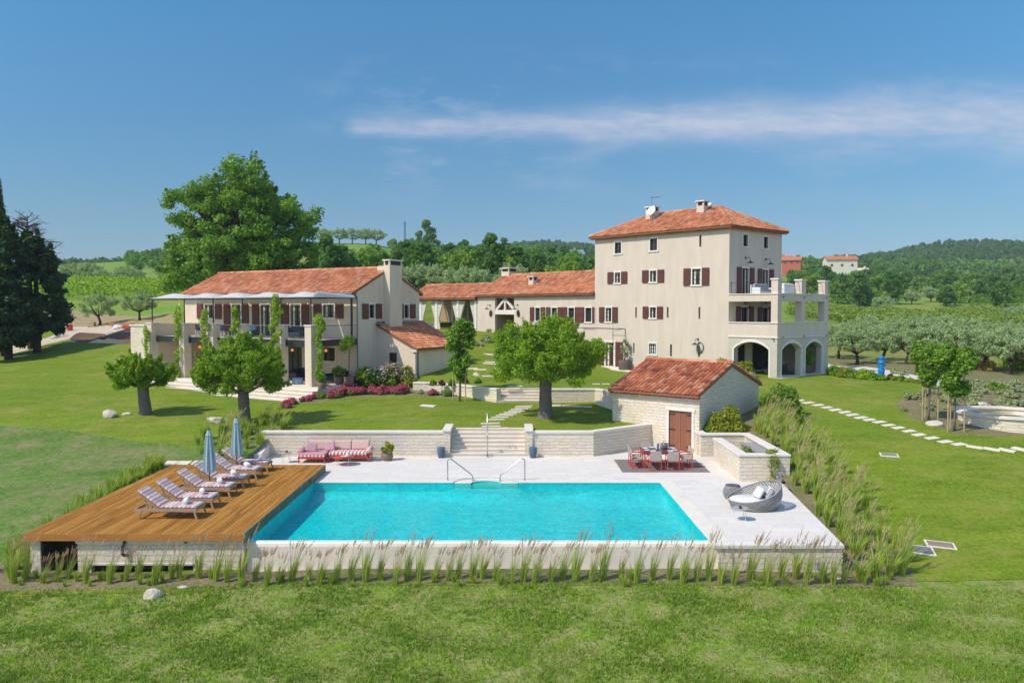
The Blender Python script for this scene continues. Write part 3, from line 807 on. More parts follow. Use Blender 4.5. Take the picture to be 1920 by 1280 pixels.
def handrail(x0, x1, label):
    b = MB(); s = 1 if x1 > x0 else -1
    pts = [(x0, 32.5, -.1), (x0, 32.5, .8), (x0 + .02 * s, 32.5, .86), (x0 + .08 * s, 32.5, .9), (x0 + .16 * s, 32.5, .87)]
    pts += [(x1 - .08 * s, 32.5, .26), (x1 - .02 * s, 32.5, .2), (x1, 32.5, .14), (x1, 32.5, -.15)]
    b.tube(pts, .024, 8)
    for x in (x0, x1): b.lathe([(.05, 0), (.05, .02)], (x, 32.5, .0), 10)
    return tag(b.build('pool_handrail', STEEL, smooth=True), label, 'handrail', 'pool handrails')
handrail(-2.65, -1.62, 'steel pool handrail sloping down to the right, left of the rounded pool entry')
handrail(.53, -.49, 'steel pool handrail sloping down to the left, right of the rounded pool entry')

# ---- wooden deck
DX0, DX1, DY0, DY1, DZ = -14.72, -8.12, 23.7, 34.2, .30
def build_deck():
    root = thing('wooden_deck', 'orange brown timber sun deck on rough white stone base', 'deck', (0, 0, 0))
    rng = random.Random(2)
    b = MB(); w = .118; x = DX0
    while x + w <= DX1 + .01:
        y = DY0; 
        while y < DY1 - .01:
            L = rng.uniform(1.8, 3.6); y2 = min(DY1, y + L)
            if DY1 - y2 < .5: y2 = DY1
            b.box(x, y + .002, DZ - .03, x + w - .012, y2 - .002, DZ + rng.uniform(-.002, .002)); y = y2
        x += w
    b.build('decking', DECK, root)
    f = MB()
    x = DX0 - .02
    for L in (1.0, 2.15, 2.3, 1.2):
        f.box(x, DY0 - .04, DZ - .21, min(x + L - .006, DX1 + .02), DY0 - .002, DZ + .004); x += L
    f.build('front_fascia', FASCIA, root)
    sd = MB()
    sd.box(DX1 + .003, DY0 - .04, DZ - .30, DX1 + .04, DY1, DZ + .002); sd.build('side_fascia', BEAM, root); sd = MB()
    sd.box(DX0 - .04, DY0, DZ - .22, DX0 - .003, DY1, DZ + .002)
    sd.build('side_fascia', BEAM, root)
    bk = MB(); bk.box(DX0, DY1 + .002, DZ - .3, DX1, DY1 + .04, DZ + .002); bk.build('back_fascia', FASCIA, root)
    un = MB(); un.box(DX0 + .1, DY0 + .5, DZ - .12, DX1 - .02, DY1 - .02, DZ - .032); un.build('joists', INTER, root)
    # stone base with door opening and low window strip
    s = MB(); y0 = DY0 + .10; zt = DZ - .2; zb = -1.5
    s.box(DX0 + .12, y0, zb, DX0 + .42, y0 + .5, zt)
    s.box(DX0 + 1.55, y0, -.62, DX1 - .12, y0 + .45, zt - .13)
    s.box(DX0 + 1.55, y0, zb, DX0 + 1.95, y0 + .45, -.62)
    s.box(DX1 - 1.55, y0, zb, DX1 - .12, y0 + .45, -.62)
    s.box(DX0 + 1.95, y0, zb, DX1 - 1.55, y0 + .45, -1.02)
    s.box(DX1 - .12, y0, zb, DX1 + .0, DY1, zt)
    s.build('stone_base', STONE_R, root)
    ln = MB(); ln.box(DX0 + 1.5, y0 - .02, zt - .13, DX1 - .1, y0 + .4, zt)
    ln.box(DX0 + 1.95, y0 - .05, -.68, DX1 - 1.55, y0 + .2, -.62); ln.box(DX0 + 1.95, y0 - .06, -1.02, DX1 - 1.6, y0 + .2, -.97)
    ln.build('lintel_and_sills', COPING, root)
    wn = MB(); wn.box(DX0 + 1.95, y0 + .22, -.97, DX1 - 1.55, y0 + .25, -.68); wn.build('window_strip', GLASS, root)
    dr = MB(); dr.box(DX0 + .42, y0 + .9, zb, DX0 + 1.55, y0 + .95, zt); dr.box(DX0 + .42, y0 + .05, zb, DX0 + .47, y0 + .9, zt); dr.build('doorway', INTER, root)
    fr = MB(); fr.box(DX0 + .42, y0 + .10, zb, DX0 + .49, y0 + .17, zt); fr.box(DX0 + .95, y0 + .5, zb, DX0 + .99, y0 + .54, zt); fr.build('door_frame', DARKM, root)
    p = MB(); px = DX0 + 2.95
    p.tube([(px + .05, y0 + .02, .02), (px + .05, y0 - .08, .02), (px + .03, y0 - .1, -.06), (px + .0, y0 - .1, -.3), (px + .05, y0 - .1, -.36), (px + .12, y0 - .02, -.38)], .045, 8)
    p.tube([(px + .05, y0 - .08, .0), (px + .12, y0 - .1, .1)], .02, 6)
    p.build('drain_pipe', DARKM, root, smooth=True)
    sp = MB(); sp.tube([(DX0 + 4.85, y0, .0), (DX0 + 4.85, y0 - .1, .02)], .025, 6); sp.build('spout', DARKM, root)
build_deck()

# ---------------------------------------------------------------- garden walls
def wall_run(name, pts, thick, zb, zt, label, cope=.10, over=.04, mat=None, cat='garden wall', close=False):
    """a wall along a polyline (its visible side on the right of the direction), with coping"""
    root = thing(name, label, cat)
    P = [Vector(p[:2]) for p in pts]
    zt = zt if isinstance(zt, (list, tuple)) else [zt] * len(P); zb_ = zb if isinstance(zb, (list, tuple)) else [zb] * len(P)
    def offs(d):
        out = []
        for i in range(len(P)):
            a = P[max(i - 1, 0)]; b = P[min(i + 1, len(P) - 1)]
            n1 = (P[i] - a); n2 = (b - P[i])
            n1 = n1 if n1.length > 1e-6 else n2; n2 = n2 if n2.length > 1e-6 else n1
            n1 = Vector((-n1.y, n1.x)).normalized(); n2 = Vector((-n2.y, n2.x)).normalized()
            m = (n1 + n2).normalized(); out.append(P[i] + m * d / max(.3, m.dot(n1)))
        return out
    for nm, d0, d1, lo, hi, mt in (('stonework', 0, thick, None, -cope, mat or STONE), ('coping', -over, thick + over, -cope, 0, COPING)):
        A, B = offs(d0), offs(d1); mb = MB(); n = len(P)
        vs = []
        for i in range(n):
            z0 = zb_[i] if lo is None else zt[i] + lo + .002
            z1 = zt[i] + hi
            vs += [(A[i].x, A[i].y, z0), (A[i].x, A[i].y, z1), (B[i].x, B[i].y, z1), (B[i].x, B[i].y, z0)]
        fs = []
        for i in range(n - 1):
            a, b = 4 * i, 4 * i + 4
            fs += [(a, b, b + 1, a + 1), (a + 1, b + 1, b + 2, a + 2), (a + 2, b + 2, b + 3, a + 3), (a + 3, b + 3, b, a)]
        fs += [(0, 1, 2, 3), (4 * n - 1, 4 * n - 2, 4 * n - 3, 4 * n - 4)]
        mb.add(vs, fs); mb.build(nm, mt, root, bevel=.012 if nm == 'coping' else 0)
    return root
r = wall_run('retaining_wall', [(-12.0, 37.8), (-3.281, 37.8)], .38, -.3, 1.2, 'long pale stone retaining wall behind the pink sofa')
p = MB(); p.box(-3.28, 37.72, -.1, -2.96, 39.5, 1.2); p.build('end_pier', STONE, r)
p = MB(); p.box(-3.32, 37.66, 1.202, -2.92, 39.56, 1.31); p.build('pier_cap', COPING, r, bevel=.015)
p = MB(); p.add([(-12.0, 36.6, -.2), (-11.6, 36.6, -.2), (-11.6, 37.8, -.2), (-12.0, 37.8, -.2), (-12.0, 36.6, .35), (-11.6, 36.6, .35), (-11.6, 37.8, .62), (-12.0, 37.8, .62)],
    [(0, 3, 2, 1), (4, 5, 6, 7), (0, 1, 5, 4), (1, 2, 6, 5), (2, 3, 7, 6), (3, 0, 4, 7)]); p.build('wing_wall', COPING, r, bevel=.02)
r = wall_run('retaining_wall', [(.981, 37.8), (3.9, 37.8), (7.45, 40.55)], .36, -.3, 1.2, 'pale stone retaining wall bending back towards the shed, behind the dining table')
p = MB(); p.box(.66, 37.72, -.1, .98, 39.5, 1.2); p.build('end_pier', STONE, r)
p = MB(); p.box(.62, 37.66, 1.202, 1.02, 39.56, 1.31); p.build('pier_cap', COPING, r, bevel=.015)
def stairs(name, x0, x1, y0, z0, n, rise, tread, label, mat=STEPM):
    root = thing(name, label, 'stairs', (x0, y0, z0))
    for k in range(n):
        b = MB(); b.box(0, k * tread, -.3 if k == 0 else (k - 1) * rise + .02, x1 - x0, n * tread + .1 - k * 0.0, (k + 1) * rise - .035); b.cur = 0
        b.box(-.0, k * tread - .025, (k + 1) * rise - .033, x1 - x0, (k + 1) * tread + .03, (k + 1) * rise)
        b.build('step', mat, root)
    return root
stairs('garden_stairs', -2.95, .65, 37.75, -.02, 7, .163, .25, 'seven pale stone steps from the pool terrace up to the lawn')
stairs('garden_stairs', -.86, 1.82, 47.25, 1.42, 5, .155, .28, 'five pale stone steps behind the tree up to the courtyard lawn')
wall_run('garden_wall', [(-6.45, 51.55), (-5.2, 51.1), (-3.7, 50.1), (-.92, 47.25)], .35, 1.1, 2.28, 'low stone wall curving down from the annex to the courtyard steps')
wall_run('garden_wall', [(1.88, 47.25), (4.95, 47.25), (6.35, 44.9)], .35, 1.0, 2.28, 'low stone wall between the courtyard steps and the shed')
b = MB(); b.prism([(4.9, 46.6), (5.1, 46.2), (6.2, 44.4), (6.6, 44.6), (5.3, 46.9)], .9, 1.62); tag(b.build('stone_ledge', COPING), 'low pale stone ledge at the foot of the wall beside the shed', 'ledge')

# raised stone planter on the right of the terrace
def build_planter():
    root = thing('raised_planter', 'raised pale stone planter box with wide coping beside the shed', 'planter')
    s = MB(); zt = 1.02
    s.box(9.32, 32.3, -.3, 11.38, 32.62, zt); s.box(9.32, 32.62, -.3, 9.66, 36.5, zt); s.box(11.06, 32.62, -.3, 11.38, 37.62, zt)
    s.box(9.0, 37.62, -.3, 11.38, 38.0, zt); s.box(8.92, 38.0, -.3, 9.3, 39.1, zt)
    s.build('stonework', STONE_R if False else STONE, root)
    c = MB()
    c.box(9.28, 32.26, zt + .002, 11.42, 32.68, zt + .09); c.box(9.28, 32.68, zt + .002, 9.71, 36.55, zt + .09); c.box(11.0, 32.68, zt + .002, 11.42, 37.57, zt + .09)
    c.box(8.95, 37.57, zt + .002, 11.42, 38.05, zt + .09); c.box(8.87, 38.05, zt + .002, 9.35, 39.15, zt + .09)
    c.build('coping', COPING, root, bevel=.012)
    b = MB(); b.box(9.66, 32.62, -.2, 11.06, 37.62, .42); b.build('soil', SOIL, root)
build_planter()
b = MB(); b.box(10.45, 33.6, .42, 10.95, 36.0, .92); b.box(10.40, 33.55, .92, 11.0, 36.05, .97)
tag(b.build('grey_bench', m_plain('grey_slab', (.3, .3, .3), .8)), 'grey slab bench inside the raised stone planter', 'bench')

# outdoor shower pole on the stairs
b = MB(); b.tube([(-1.17, 37.62, 0), (-1.17, 37.62, 2.1)], .028, 8); b.tube([(-1.17, 37.62, 2.08), (-1.17, 37.42, 2.12)], .02, 6)
b.lathe([(.07, 0), (.07, .02)], (-1.17, 37.42, 2.1), 10); b.lathe([(.09, 0), (.09, .02)], (-1.17, 37.62, 0), 10)
b.box(-1.2, 37.56, .95, -1.14, 37.60, 1.15)
tag(b.build('shower_pole', STEEL, smooth=True), 'slim steel outdoor shower pole standing in front of the terrace stairs', 'shower')
# ---------------------------------------------------------------- building kit
def planeF(y0=0.0, s=1):      # front wall: u = local x, w = z, d = depth into the wall
    return lambda u, w, d: (u, y0 + d * s, w)
def planeS(x0=0.0, s=-1):     # side wall: u = local y
    return lambda u, w, d: (x0 + d * s, u, w)
def pbox(mb, P, u0, u1, w0, w1, d0, d1):
    vs = [P(u, w, d) for d in (d0, d1) for u, w in ((u0, w0), (u1, w0), (u1, w1), (u0, w1))]
    mb.add(vs, [(0, 1, 2, 3), (7, 6, 5, 4), (0, 4, 5, 1), (1, 5, 6, 2), (2, 6, 7, 3), (3, 7, 4, 0)])
def wall_open(mb, P, u0, u1, w0, w1, rects, depth=.2):
    us = sorted({u0, u1, *[q for r in rects for q in (r[0], r[1])]}); ws = sorted({w0, w1, *[q for r in rects for q in (r[2], r[3])]})
    us = [u for u in us if u0 - 1e-6 <= u <= u1 + 1e-6]; ws = [w for w in ws if w0 - 1e-6 <= w <= w1 + 1e-6]
    for i in range(len(us) - 1):
        for j in range(len(ws) - 1):
            cu, cw = (us[i] + us[i + 1]) / 2, (ws[j] + ws[j + 1]) / 2
            if any(r[0] < cu < r[1] and r[2] < cw < r[3] for r in rects): continue
            mb.add([P(us[i], ws[j], 0), P(us[i + 1], ws[j], 0), P(us[i + 1], ws[j + 1], 0), P(us[i], ws[j + 1], 0)], [(0, 1, 2, 3)])
    for a, b, c, d in rects:
        for q in (((a, c), (a, d)), ((b, d), (b, c)), ((a, d), (b, d)), ((b, c), (a, c))):
            (ua, wa), (ub, wb) = q
            mb.add([P(ua, wa, 0), P(ub, wb, 0), P(ub, wb, depth), P(ua, wa, depth)], [(0, 1, 2, 3)])
def window(parent, P, r, sh=0.0, surround=.10, sill=True, bars=(1, 2), depth=.16, name='window', shut_ext=.06, sides='LR', lattice=None, curtain=False):
    u0, u1, w0, w1 = r
    g = MB(); pbox(g, P, u0, u1, w0, w1, depth, depth + .03)
    wn = g.build(name, GLASS, parent)
    f = MB(); t = .05
    pbox(f, P, u0, u0 + t, w0, w1, depth - .05, depth - .002); pbox(f, P, u1 - t, u1, w0, w1, depth - .05, depth - .002)
    pbox(f, P, u0 + t, u1 - t, w1 - t, w1, depth - .05, depth - .002); pbox(f, P, u0 + t, u1 - t, w0, w0 + t, depth - .05, depth - .002)
    nu, nw = bars
    for i in range(1, nu + 1):
        u = u0 + (u1 - u0) * i / (nu + 1); pbox(f, P, u - .025, u + .025, w0 + t, w1 - t, depth - .045, depth - .004)
    for j in range(1, nw + 1):
        w = w0 + (w1 - w0) * j / (nw + 1); pbox(f, P, u0 + t, u1 - t, w - .012, w + .012, depth - .03, depth - .006)
    f.build('window_frame', lattice or FRAME, wn)
    if curtain:
        c = MB(); k = 5
        for (a, b) in ((u0 + t, u0 + t + (u1 - u0) * .2), (u1 - t - (u1 - u0) * .2, u1 - t)):
            pbox(c, P, a, b, w0 + .05, w1 - .05, depth - .0015, depth - .0005)
        c.build('curtain', CURTAIN, wn)
    if surround:
        s = MB(); q = surround
        pbox(s, P, u0 - q, u0, w0, w1, -.025, .1); pbox(s, P, u1, u1 + q, w0, w1, -.025, .1); pbox(s, P, u0 - q - .03, u1 + q + .03, w1, w1 + q + .03, -.03, .1)
        s.build('window_surround', TRIM, wn)
    if sill:
        s = MB(); pbox(s, P, u0 - .16, u1 + .16, w0 - .12, w0, -.07, .14); s.build('window_sill', TRIM, wn)
    if sh:
        for sd in sides:
            a, b = (u0 - surround - .03 - sh, u0 - surround - .03) if sd == 'L' else (u1 + surround + .03, u1 + surround + .03 + sh)
            s = MB(); pbox(s, P, a, b, w0 - shut_ext, w1 + shut_ext, -.085, -.045)
            n = max(4, int((w1 - w0) / .12))
            for k in range(n):
                w = w0 + (w1 - w0) * (k + .5) / n
                pbox(s, P, a + .05, b - .05, w - .03, w + .03, -.10, -.086)
            s.build('shutter', SHUTTER, wn)
    return wn
def tiles(mb, o, a, d, la, lb, v0=None, col=.235, row=.36, lift=.03, jit=None):
    """half round tiles on a slope: o eave corner, a along the eave, d up the slope"""
    a = np.array(a, float); d = np.array(d, float); o = np.array(o, float)
    n = np.cross(a, d); n /= np.linalg.norm(n)
    nc = max(1, int(round(la / col))); cw = la / nc; nr = max(1, int(math.ceil(lb / row)))
    rng = random.Random(5)
    vs, fs = [], []
    arcs = [(-.5, 0.0), (-.36, .052), (-.13, .088), (.13, .088), (.36, .052), (.5, 0.0)]
    for i in range(nc):
        uc = (i + .5) * cw
        lim = v0(uc) if v0 else lb
        wob = rng.uniform(-.006, .006)
        for j in range(nr):
            b0, b1 = j * row, min(j * row + row * 1.12, lb)
            if b0 > lim - .02: break
            b1 = min(b1, lim + .05)
            off = rng.uniform(0, .016)
            k = len(vs)
            for bb, zz, wd in ((b0 - .02, lift + off + .02, 1.0), (b1, .012 + off * .3, .86)):
                for s, h in arcs:
                    p = o + a * (uc + s * cw * .92 * wd + wob) + d * bb + n * (zz + h * wd)
                    vs.append(tuple(p))
            fs += [(k + q, k + q + 1, k + 7 + q, k + 6 + q) for q in range(5)]
            fs.append(tuple(range(k + 5, k - 1, -1)))
    mb.add(vs, fs)
def ridge_tiles(mb, p0, p1, r=.13, step=.4):
    p0, p1 = Vector(p0), Vector(p1); L = (p1 - p0).length; d = (p1 - p0).normalized()
    x = d.cross(Vector((0, 0, 1))).normalized(); u = x.cross(d).normalized(); n = max(1, int(L / step))
    for i in range(n):
        a = p0 + d * (L * i / n); b = p0 + d * (L * (i + 1.08) / n); vs = []
        for p, rr in ((a, r * 1.05), (b, r * .92)):
            for k in range(7):
                t = math.pi * k / 6; vs.append(p + x * math.cos(t) * rr + u * math.sin(t) * rr)
        mb.add(vs, [(k, k + 1, k + 8, k + 7) for k in range(6)] + [tuple(range(6, -1, -1))])
def gable_roof(parent, x0, x1, y0, y1, ze, zr, ov=.35, ovx=.12, mat=None, name='roof', front=True, back=True, yr=None, ze1=None):
    """ridge along local x"""
    yr = (y0 + y1) / 2 if yr is None else yr; ze1 = ze if ze1 is None else ze1
    s0 = (zr - ze) / (yr - y0); s1 = (zr - ze1) / (y1 - yr)
    A0, A1 = x0 - ovx, x1 + ovx
    fy, by = y0 - ov, y1 + ov; fz, bz = ze - s0 * ov, ze1 - s1 * ov
    t = .10
    mb = MB(); mb.cur = 1
    mb.add([(A0, fy, fz), (A1, fy, fz), (A1, yr, zr), (A0, yr, zr), (A0, by, bz), (A1, by, bz),
            (A0, fy, fz - t), (A1, fy, fz - t), (A1, yr, zr - t), (A0, yr, zr - t), (A0, by, bz - t), (A1, by, bz - t)],
           [(0, 1, 2, 3), (3, 2, 5, 4), (7, 6, 9, 8), (8, 9, 10, 11), (0, 6, 7, 1), (1, 7, 8, 2), (2, 8, 11, 5), (5, 11, 10, 4), (4, 10, 9, 3), (3, 9, 6, 0)])
    mb.cur = 0
    lf = math.hypot(yr - fy, zr - fz); lb = math.hypot(by - yr, zr - bz)
    tiles(mb, (A0, fy, fz), (1, 0, 0), (0, (yr - fy) / lf, (zr - fz) / lf), A1 - A0, lf)
    tiles(mb, (A1, by, bz), (-1, 0, 0), (0, -(by - yr) / lb, (zr - bz) / lb), A1 - A0, lb)
    ridge_tiles(mb, (A0, yr, zr + .05), (A1, yr, zr + .05))
    # under-eave row of tiles seen edge on
    mb.cur = 0
    n = int((A1 - A0) / .235)
    for i in range(n):
        x = A0 + (i + .5) * (A1 - A0) / n
        mb.add([(x - .10, fy + .10, fz - .19), (x + .10, fy + .10, fz - .19), (x + .10, y0 + .0, fz - .10), (x - .10, y0 + .0, fz - .10), (x - .06, fy + .10, fz - .10), (x + .06, fy + .10, fz - .10)],
               [(0, 1, 2, 3), (0, 4, 5, 1)])
    return mb.build(name, [mat or TILE, ROOFBASE], parent)
def chimney(parent, x0, x1, y0, y1, z0, z1, cap=.1, mat=None, name='chimney', slots='xy'):
    b = MB(); h = .30
    b.box(x0, y0, z0, x1, y1, z1 - h)
    for (cx, cy) in ((x0, y0), (x1, y0), (x1, y1), (x0, y1)):
        sx = .12 if cx == x0 else -.12; sy = .12 if cy == y0 else -.12
        b.box(min(cx, cx + sx), min(cy, cy + sy), z1 - h, max(cx, cx + sx), max(cy, cy + sy), z1)
    c = b.build(name, mat or PLASTER, parent)
    i = MB(); i.box(x0 + .05, y0 + .05, z1 - h, x1 - .05, y1 - .05, z1 - .01); i.build('flue', INTER, c)
    k = MB(); k.box(x0 - cap, y0 - cap, z1, x1 + cap, y1 + cap, z1 + .09); k.build('chimney_cap', TRIM, c, bevel=.01)
    return c
def wall_lamp(parent, P, u, w):
    b = MB(); pbox(b, P, u - .06, u + .06, w + .25, w + .37, -.06, 0)
    q0 = P(u, w + .3, -.05); q1 = P(u, w + .34, -.35); q2 = P(u, w + .05, -.42)
    b.tube([q0, q1, q2], .02, 6)
    c = P(u, w - .08, -.42); b.lathe([(.02, .16), (.07, .1), (.26, .0), (.25, -.01)], c, 12)
    return b.build('wall_lamp', DARKM, parent)
def rectF(fr, x0, y0, x1, y1, c=0.0):
    cy = (y0 + y1) / 2; cx = (x0 + x1) / 2
    a = fr.fx(x0, cy, c)[0]; b = fr.fx(x1, cy, c)[0]; return [a, b, fr.fx(cx, y1, c)[1], fr.fx(cx, y0, c)[1]]
def rectS(fr, x0, y0, x1, y1, c=0.0):
    cy = (y0 + y1) / 2; cx = (x0 + x1) / 2
    a = fr.sx(x0, cy, c)[0]; b = fr.sx(x1, cy, c)[0]; return [a, b, fr.sx(cx, y1, c)[1], fr.sx(cx, y0, c)[1]]

# ---------------------------------------------------------------- tower house
def build_tower():
    root = thing('tower_house', 'tall cream tower house with brown shutters, red hip roof and arcaded stone terrace', 'house', (*FT.O, 0), FT.a)
    zb, ze = 1.6, 12.95
    PF, PS = planeF(), planeS(0.0, -1)
    F4 = [rectF(FT, 1153, 454.5, 1165, 475), rectF(FT, 1219, 447.5, 1232.5, 469.5)]
    F3 = [(rectF(FT, 1153, 511, 1163, 530), .62), (rectF(FT, 1219, 507.5, 1231, 528), .62), (rectF(FT, 1298, 504, 1314, 533.5), .62)]
    F2 = [(rectF(FT, 1136, 577, 1146.5, 602.5), .56), (rectF(FT, 1219, 576, 1230, 595.5), .56)]
    Wc = rectF(FT, 1217, 644, 1230, 664); Dr = rectF(FT, 1136, 642, 1151.5, 687)
    Dr[2] = 2.32
    SL = [rectF(FT, *q) for q in ((1311, 440.5, 1315, 463), (1191, 576, 1194, 596), (1250, 575.6, 1253.5, 596), (1309.5, 575.6, 1313, 598), (1187, 643, 1189.8, 662.6), (1256, 645.5, 1259.8, 668), (1308.6, 647, 1312, 669.7))]
    S4 = [rectS(FT, 1393.4, 440, 1402, 462), rectS(FT, 1432, 444, 1439.7, 465.5)]
    S3 = [rectS(FT, 1391.6, 503, 1403, 547), rectS(FT, 1430, 506, 1440, 547)]
    S2 = [rectS(FT, 1390, 576, 1402, 606), rectS(FT, 1430, 577, 1440, 606)]
    S1 = [[1.0, 2.3, 2.45, 4.5], [3.2, 5.6, 2.45, 4.5]]
    for r in S3: r[2] = 8.06
    for r in S2: r[2] = 5.22
    w = MB()
    wall_open(w, PF, -LT, 0, zb, ze, F4 + [q[0] for q in F3 + F2] + [Wc, Dr] + SL)
    wall_open(w, PS, 0, DT, zb, ze, S4 + S3 + S2 + S1)
    w.add([(-LT, 0, zb), (-LT, DT, zb), (-LT, DT, ze), (-LT, 0, ze)], [(0, 1, 2, 3)])
    w.add([(0, DT, zb), (-LT, DT, zb), (-LT, DT, ze), (0, DT, ze)], [(0, 1, 2, 3)])
    w.build('wall', PLASTER, root)
    for r in SL:
        sd = MB(); pbox(sd, PF, r[0], r[1], r[2], r[3], .17, .2); sw = sd.build('slit_window', GLASS, root)
        ss = MB(); pbox(ss, PF, r[0] - .03, r[1] + .03, r[2] - .09, r[2] - .001, -.02, .15); ss.build('slit_sill', TRIM, sw)
    for r in F4: window(root, PF, r)
    for r, sh in F3 + F2: window(root, PF, r, sh, curtain=True)
    window(root, PF, Wc, bars=(2, 2), lattice=WHITEF)
    d = window(root, PF, Dr, .75, surround=.16, sill=False, bars=(1, 3), name='door', lattice=m_plain('red_brown_door', (.17, .05, .04), .5), curtain=True)
    for r in S4: window(root, PS, r)
    for r in S3: window(root, PS, r, .6, sill=False, curtain=True)
    for r in S2: window(root, PS, r, .6, sill=False)
    for r in S1: window(root, PS, r, 0, surround=0, sill=False, bars=(2, 3))
    for u in (.5 * (S3[0][0] + S3[0][1]), .5 * (S3[1][0] + S3[1][1])): wall_lamp(root, PS, u, 10.45)
    for u in (.5 * (S2[0][0] + S2[0][1]), .5 * (S2[1][0] + S2[1][1])): wall_lamp(root, PS, u, 7.15)
    u, z = FT.fx(1309, 641); wall_lamp(root, PF, u, z - .1)
    u, z = FT.fx(1313.5, 649.5); b = MB(); b.tube([(u + .28 * math.cos(t), -.06, z - .05 + .38 * math.sin(t)) for t in np.linspace(0, 6.2832, 17)], .035, 6); b.build('wall_hoop', ZINC, root)
    # hip roof
    ov = .38; sl = .48; zr = ze + sl * (DT / 2)
    x0, x1, y0, y1 = -LT - ov, ov, -ov, DT + ov; fz = ze - .03; hz = fz + sl * (DT / 2 + ov); h = DT / 2 + ov
    rx0, rx1, ry = x0 + h * .92, x1 - h * .92, DT / 2
    r = MB(); r.cur = 1
    r.add([(x0, y0, fz), (x1, y0, fz), (x1, y1, fz), (x0, y1, fz), (rx0, ry, hz), (rx1, ry, hz), (x0, y0, fz - .1), (x1, y0, fz - .1), (x1, y1, fz - .1), (x0, y1, fz - .1)],
          [(0, 1, 5, 4), (1, 2, 5), (2, 3, 4, 5), (3, 0, 4), (0, 6, 7, 1), (1, 7, 8, 2), (2, 8, 9, 3), (3, 9, 6, 0), (9, 8, 7, 6)])
    r.cur = 0
    Lf = math.hypot(h, hz - fz); La = x1 - x0; k = h * .92
    tiles(r, (x0, y0, fz), (1, 0, 0), (0, h / Lf, (hz - fz) / Lf), La, Lf, lambda u: min(1, u / k, (La - u) / k) * Lf)
    Ls = math.hypot(k, hz - fz); Lw = y1 - y0
    tiles(r, (x1, y0, fz), (0, 1, 0), (-k / Ls, 0, (hz - fz) / Ls), Lw, Ls, lambda u: min(1, u / h, (Lw - u) / h) * Ls)
    tiles(r, (x1, y1, fz), (-1, 0, 0), (0, -h / Lf, (hz - fz) / Lf), La, Lf, lambda u: min(1, u / k, (La - u) / k) * Lf)
    tiles(r, (x0, y1, fz), (0, -1, 0), (k / Ls, 0, (hz - fz) / Ls), Lw, Ls, lambda u: min(1, u / h, (Lw - u) / h) * Ls)
    ridge_tiles(r, (rx0, ry, hz + .05), (rx1, ry, hz + .05))
    for c in ((x0, y0), (x0, y1)): ridge_tiles(r, (*c, fz + .06), (rx0, ry, hz + .05))
    for c in ((x1, y0), (x1, y1)): ridge_tiles(r, (*c, fz + .06), (rx1, ry, hz + .05))
    n = int(La / .235)
    for i in range(n):
        x = x0 + .1 + (i + .5) * (La - .2) / n; r.add([(x - .1, y0 + .12, fz - .2), (x + .1, y0 + .12, fz - .2), (x + .1, 0, fz - .12), (x - .1, 0, fz - .12), (x - .05, y0 + .12, fz - .1), (x + .05, y0 + .12, fz - .1)], [(0, 1, 2, 3), (0, 4, 5, 1)])
    n = int(Lw / .235)
    for i in range(n):
        y = y0 + .1 + (i + .5) * (Lw - .2) / n; r.add([(x1 - .12, y - .1, fz - .2), (x1 - .12, y + .1, fz - .2), (0, y + .1, fz - .12), (0, y - .1, fz - .12), (x1 - .12, y - .05, fz - .1), (x1 - .12, y + .05, fz - .1)], [(3, 2, 1, 0), (1, 5, 4, 0)])
    r.build('roof', [TILE, ROOFBASE], root)
    def on_roof(px, py, y): return FT.fx(px, py, y)
    cx, cz = on_roof(1218, 400, 2.6); chimney(root, cx - .25, cx + .65, 2.4, 3.0, cz - 1.4, on_roof(1218, 390, 2.6)[1])
    dx = cx + .45
    dm = MB(); dm.tube([(dx, 2.3, cz - 1.0), (dx, 2.3, cz + .05)], .03, 6)
    M = Matrix.Rotation(R(62), 4, 'X') @ Matrix.Rotation(R(0), 4, 'Y')
    prof = [(.0, 0.0), (.2, .03), (.36, .09), (.43, .14), (.42, .15), (.35, .105), (.19, .045), (0.001, .02)]
    q = MB(); q.lathe(prof, (0, 0, 0), 18, closed=False)
    dm.add([tuple(M @ Vector(v) + Vector((dx + .08, 2.22, cz + .05))) for v in q.v], q.f)
    dm.tube([(dx + .08, 2.2, cz - .3), (dx + .1, 1.75, cz - .22)], .015, 5); dm.cbox((dx + .1, 1.75, cz - .2), (.08, .1, .08))
    dm.build('satellite_dish', WHITEF, root, smooth=False)
    an = MB(); an.tube([(cx + .15, 2.7, cz), (cx + .15, 2.7, cz + 1.3)], .018, 5); an.tube([(cx - .0, 2.7, cz + 1.27), (cx + .95, 2.7, cz + 1.27)], .014, 5)
    for k in range(7): an.tube([(cx + .1 + k * .13, 2.5, cz + 1.27), (cx + .1 + k * .13, 2.9, cz + 1.27)], .008, 4)
    an.build('antenna', ZINC, root)
    cx2, cz2 = on_roof(1316, 388, 2.9); chimney(root, cx2 - .28, cx2 + .38, 2.6, 3.2, cz2 - 1.2, on_roof(1316, 379, 2.9)[1])
    b = MB(); b.lathe([(.0, -.16), (.12, -.12), (.17, 0), (.12, .12), (0.001, .16)], (cx2 + .75, 2.9, cz2 + .1), 12, closed=False); b.tube([(cx2 + .4, 2.9, cz2), (cx2 + .7, 2.9, cz2 + .05)], .02, 5); b.build('camera_ball', WHITEF, root, smooth=True)
    # door step and canopy frame
    st = MB(); st.box(Dr[0] - .7, -.55, 1.6, Dr[1] + 1.7, -.002, 2.30); st.box(Dr[0] - .7, -.95, 1.6, Dr[1] + 3.2, -.55, 2.15); st.build('door_step', COPING, root, bevel=.02)
    fr = MB(); u1, zt = FT.fx(1172.5, 616); u0 = Dr[0] - 2.6
    for y in (-.02, -1.3): fr.tube([(u0, y, zt), (u1, y, zt)], .022, 5)
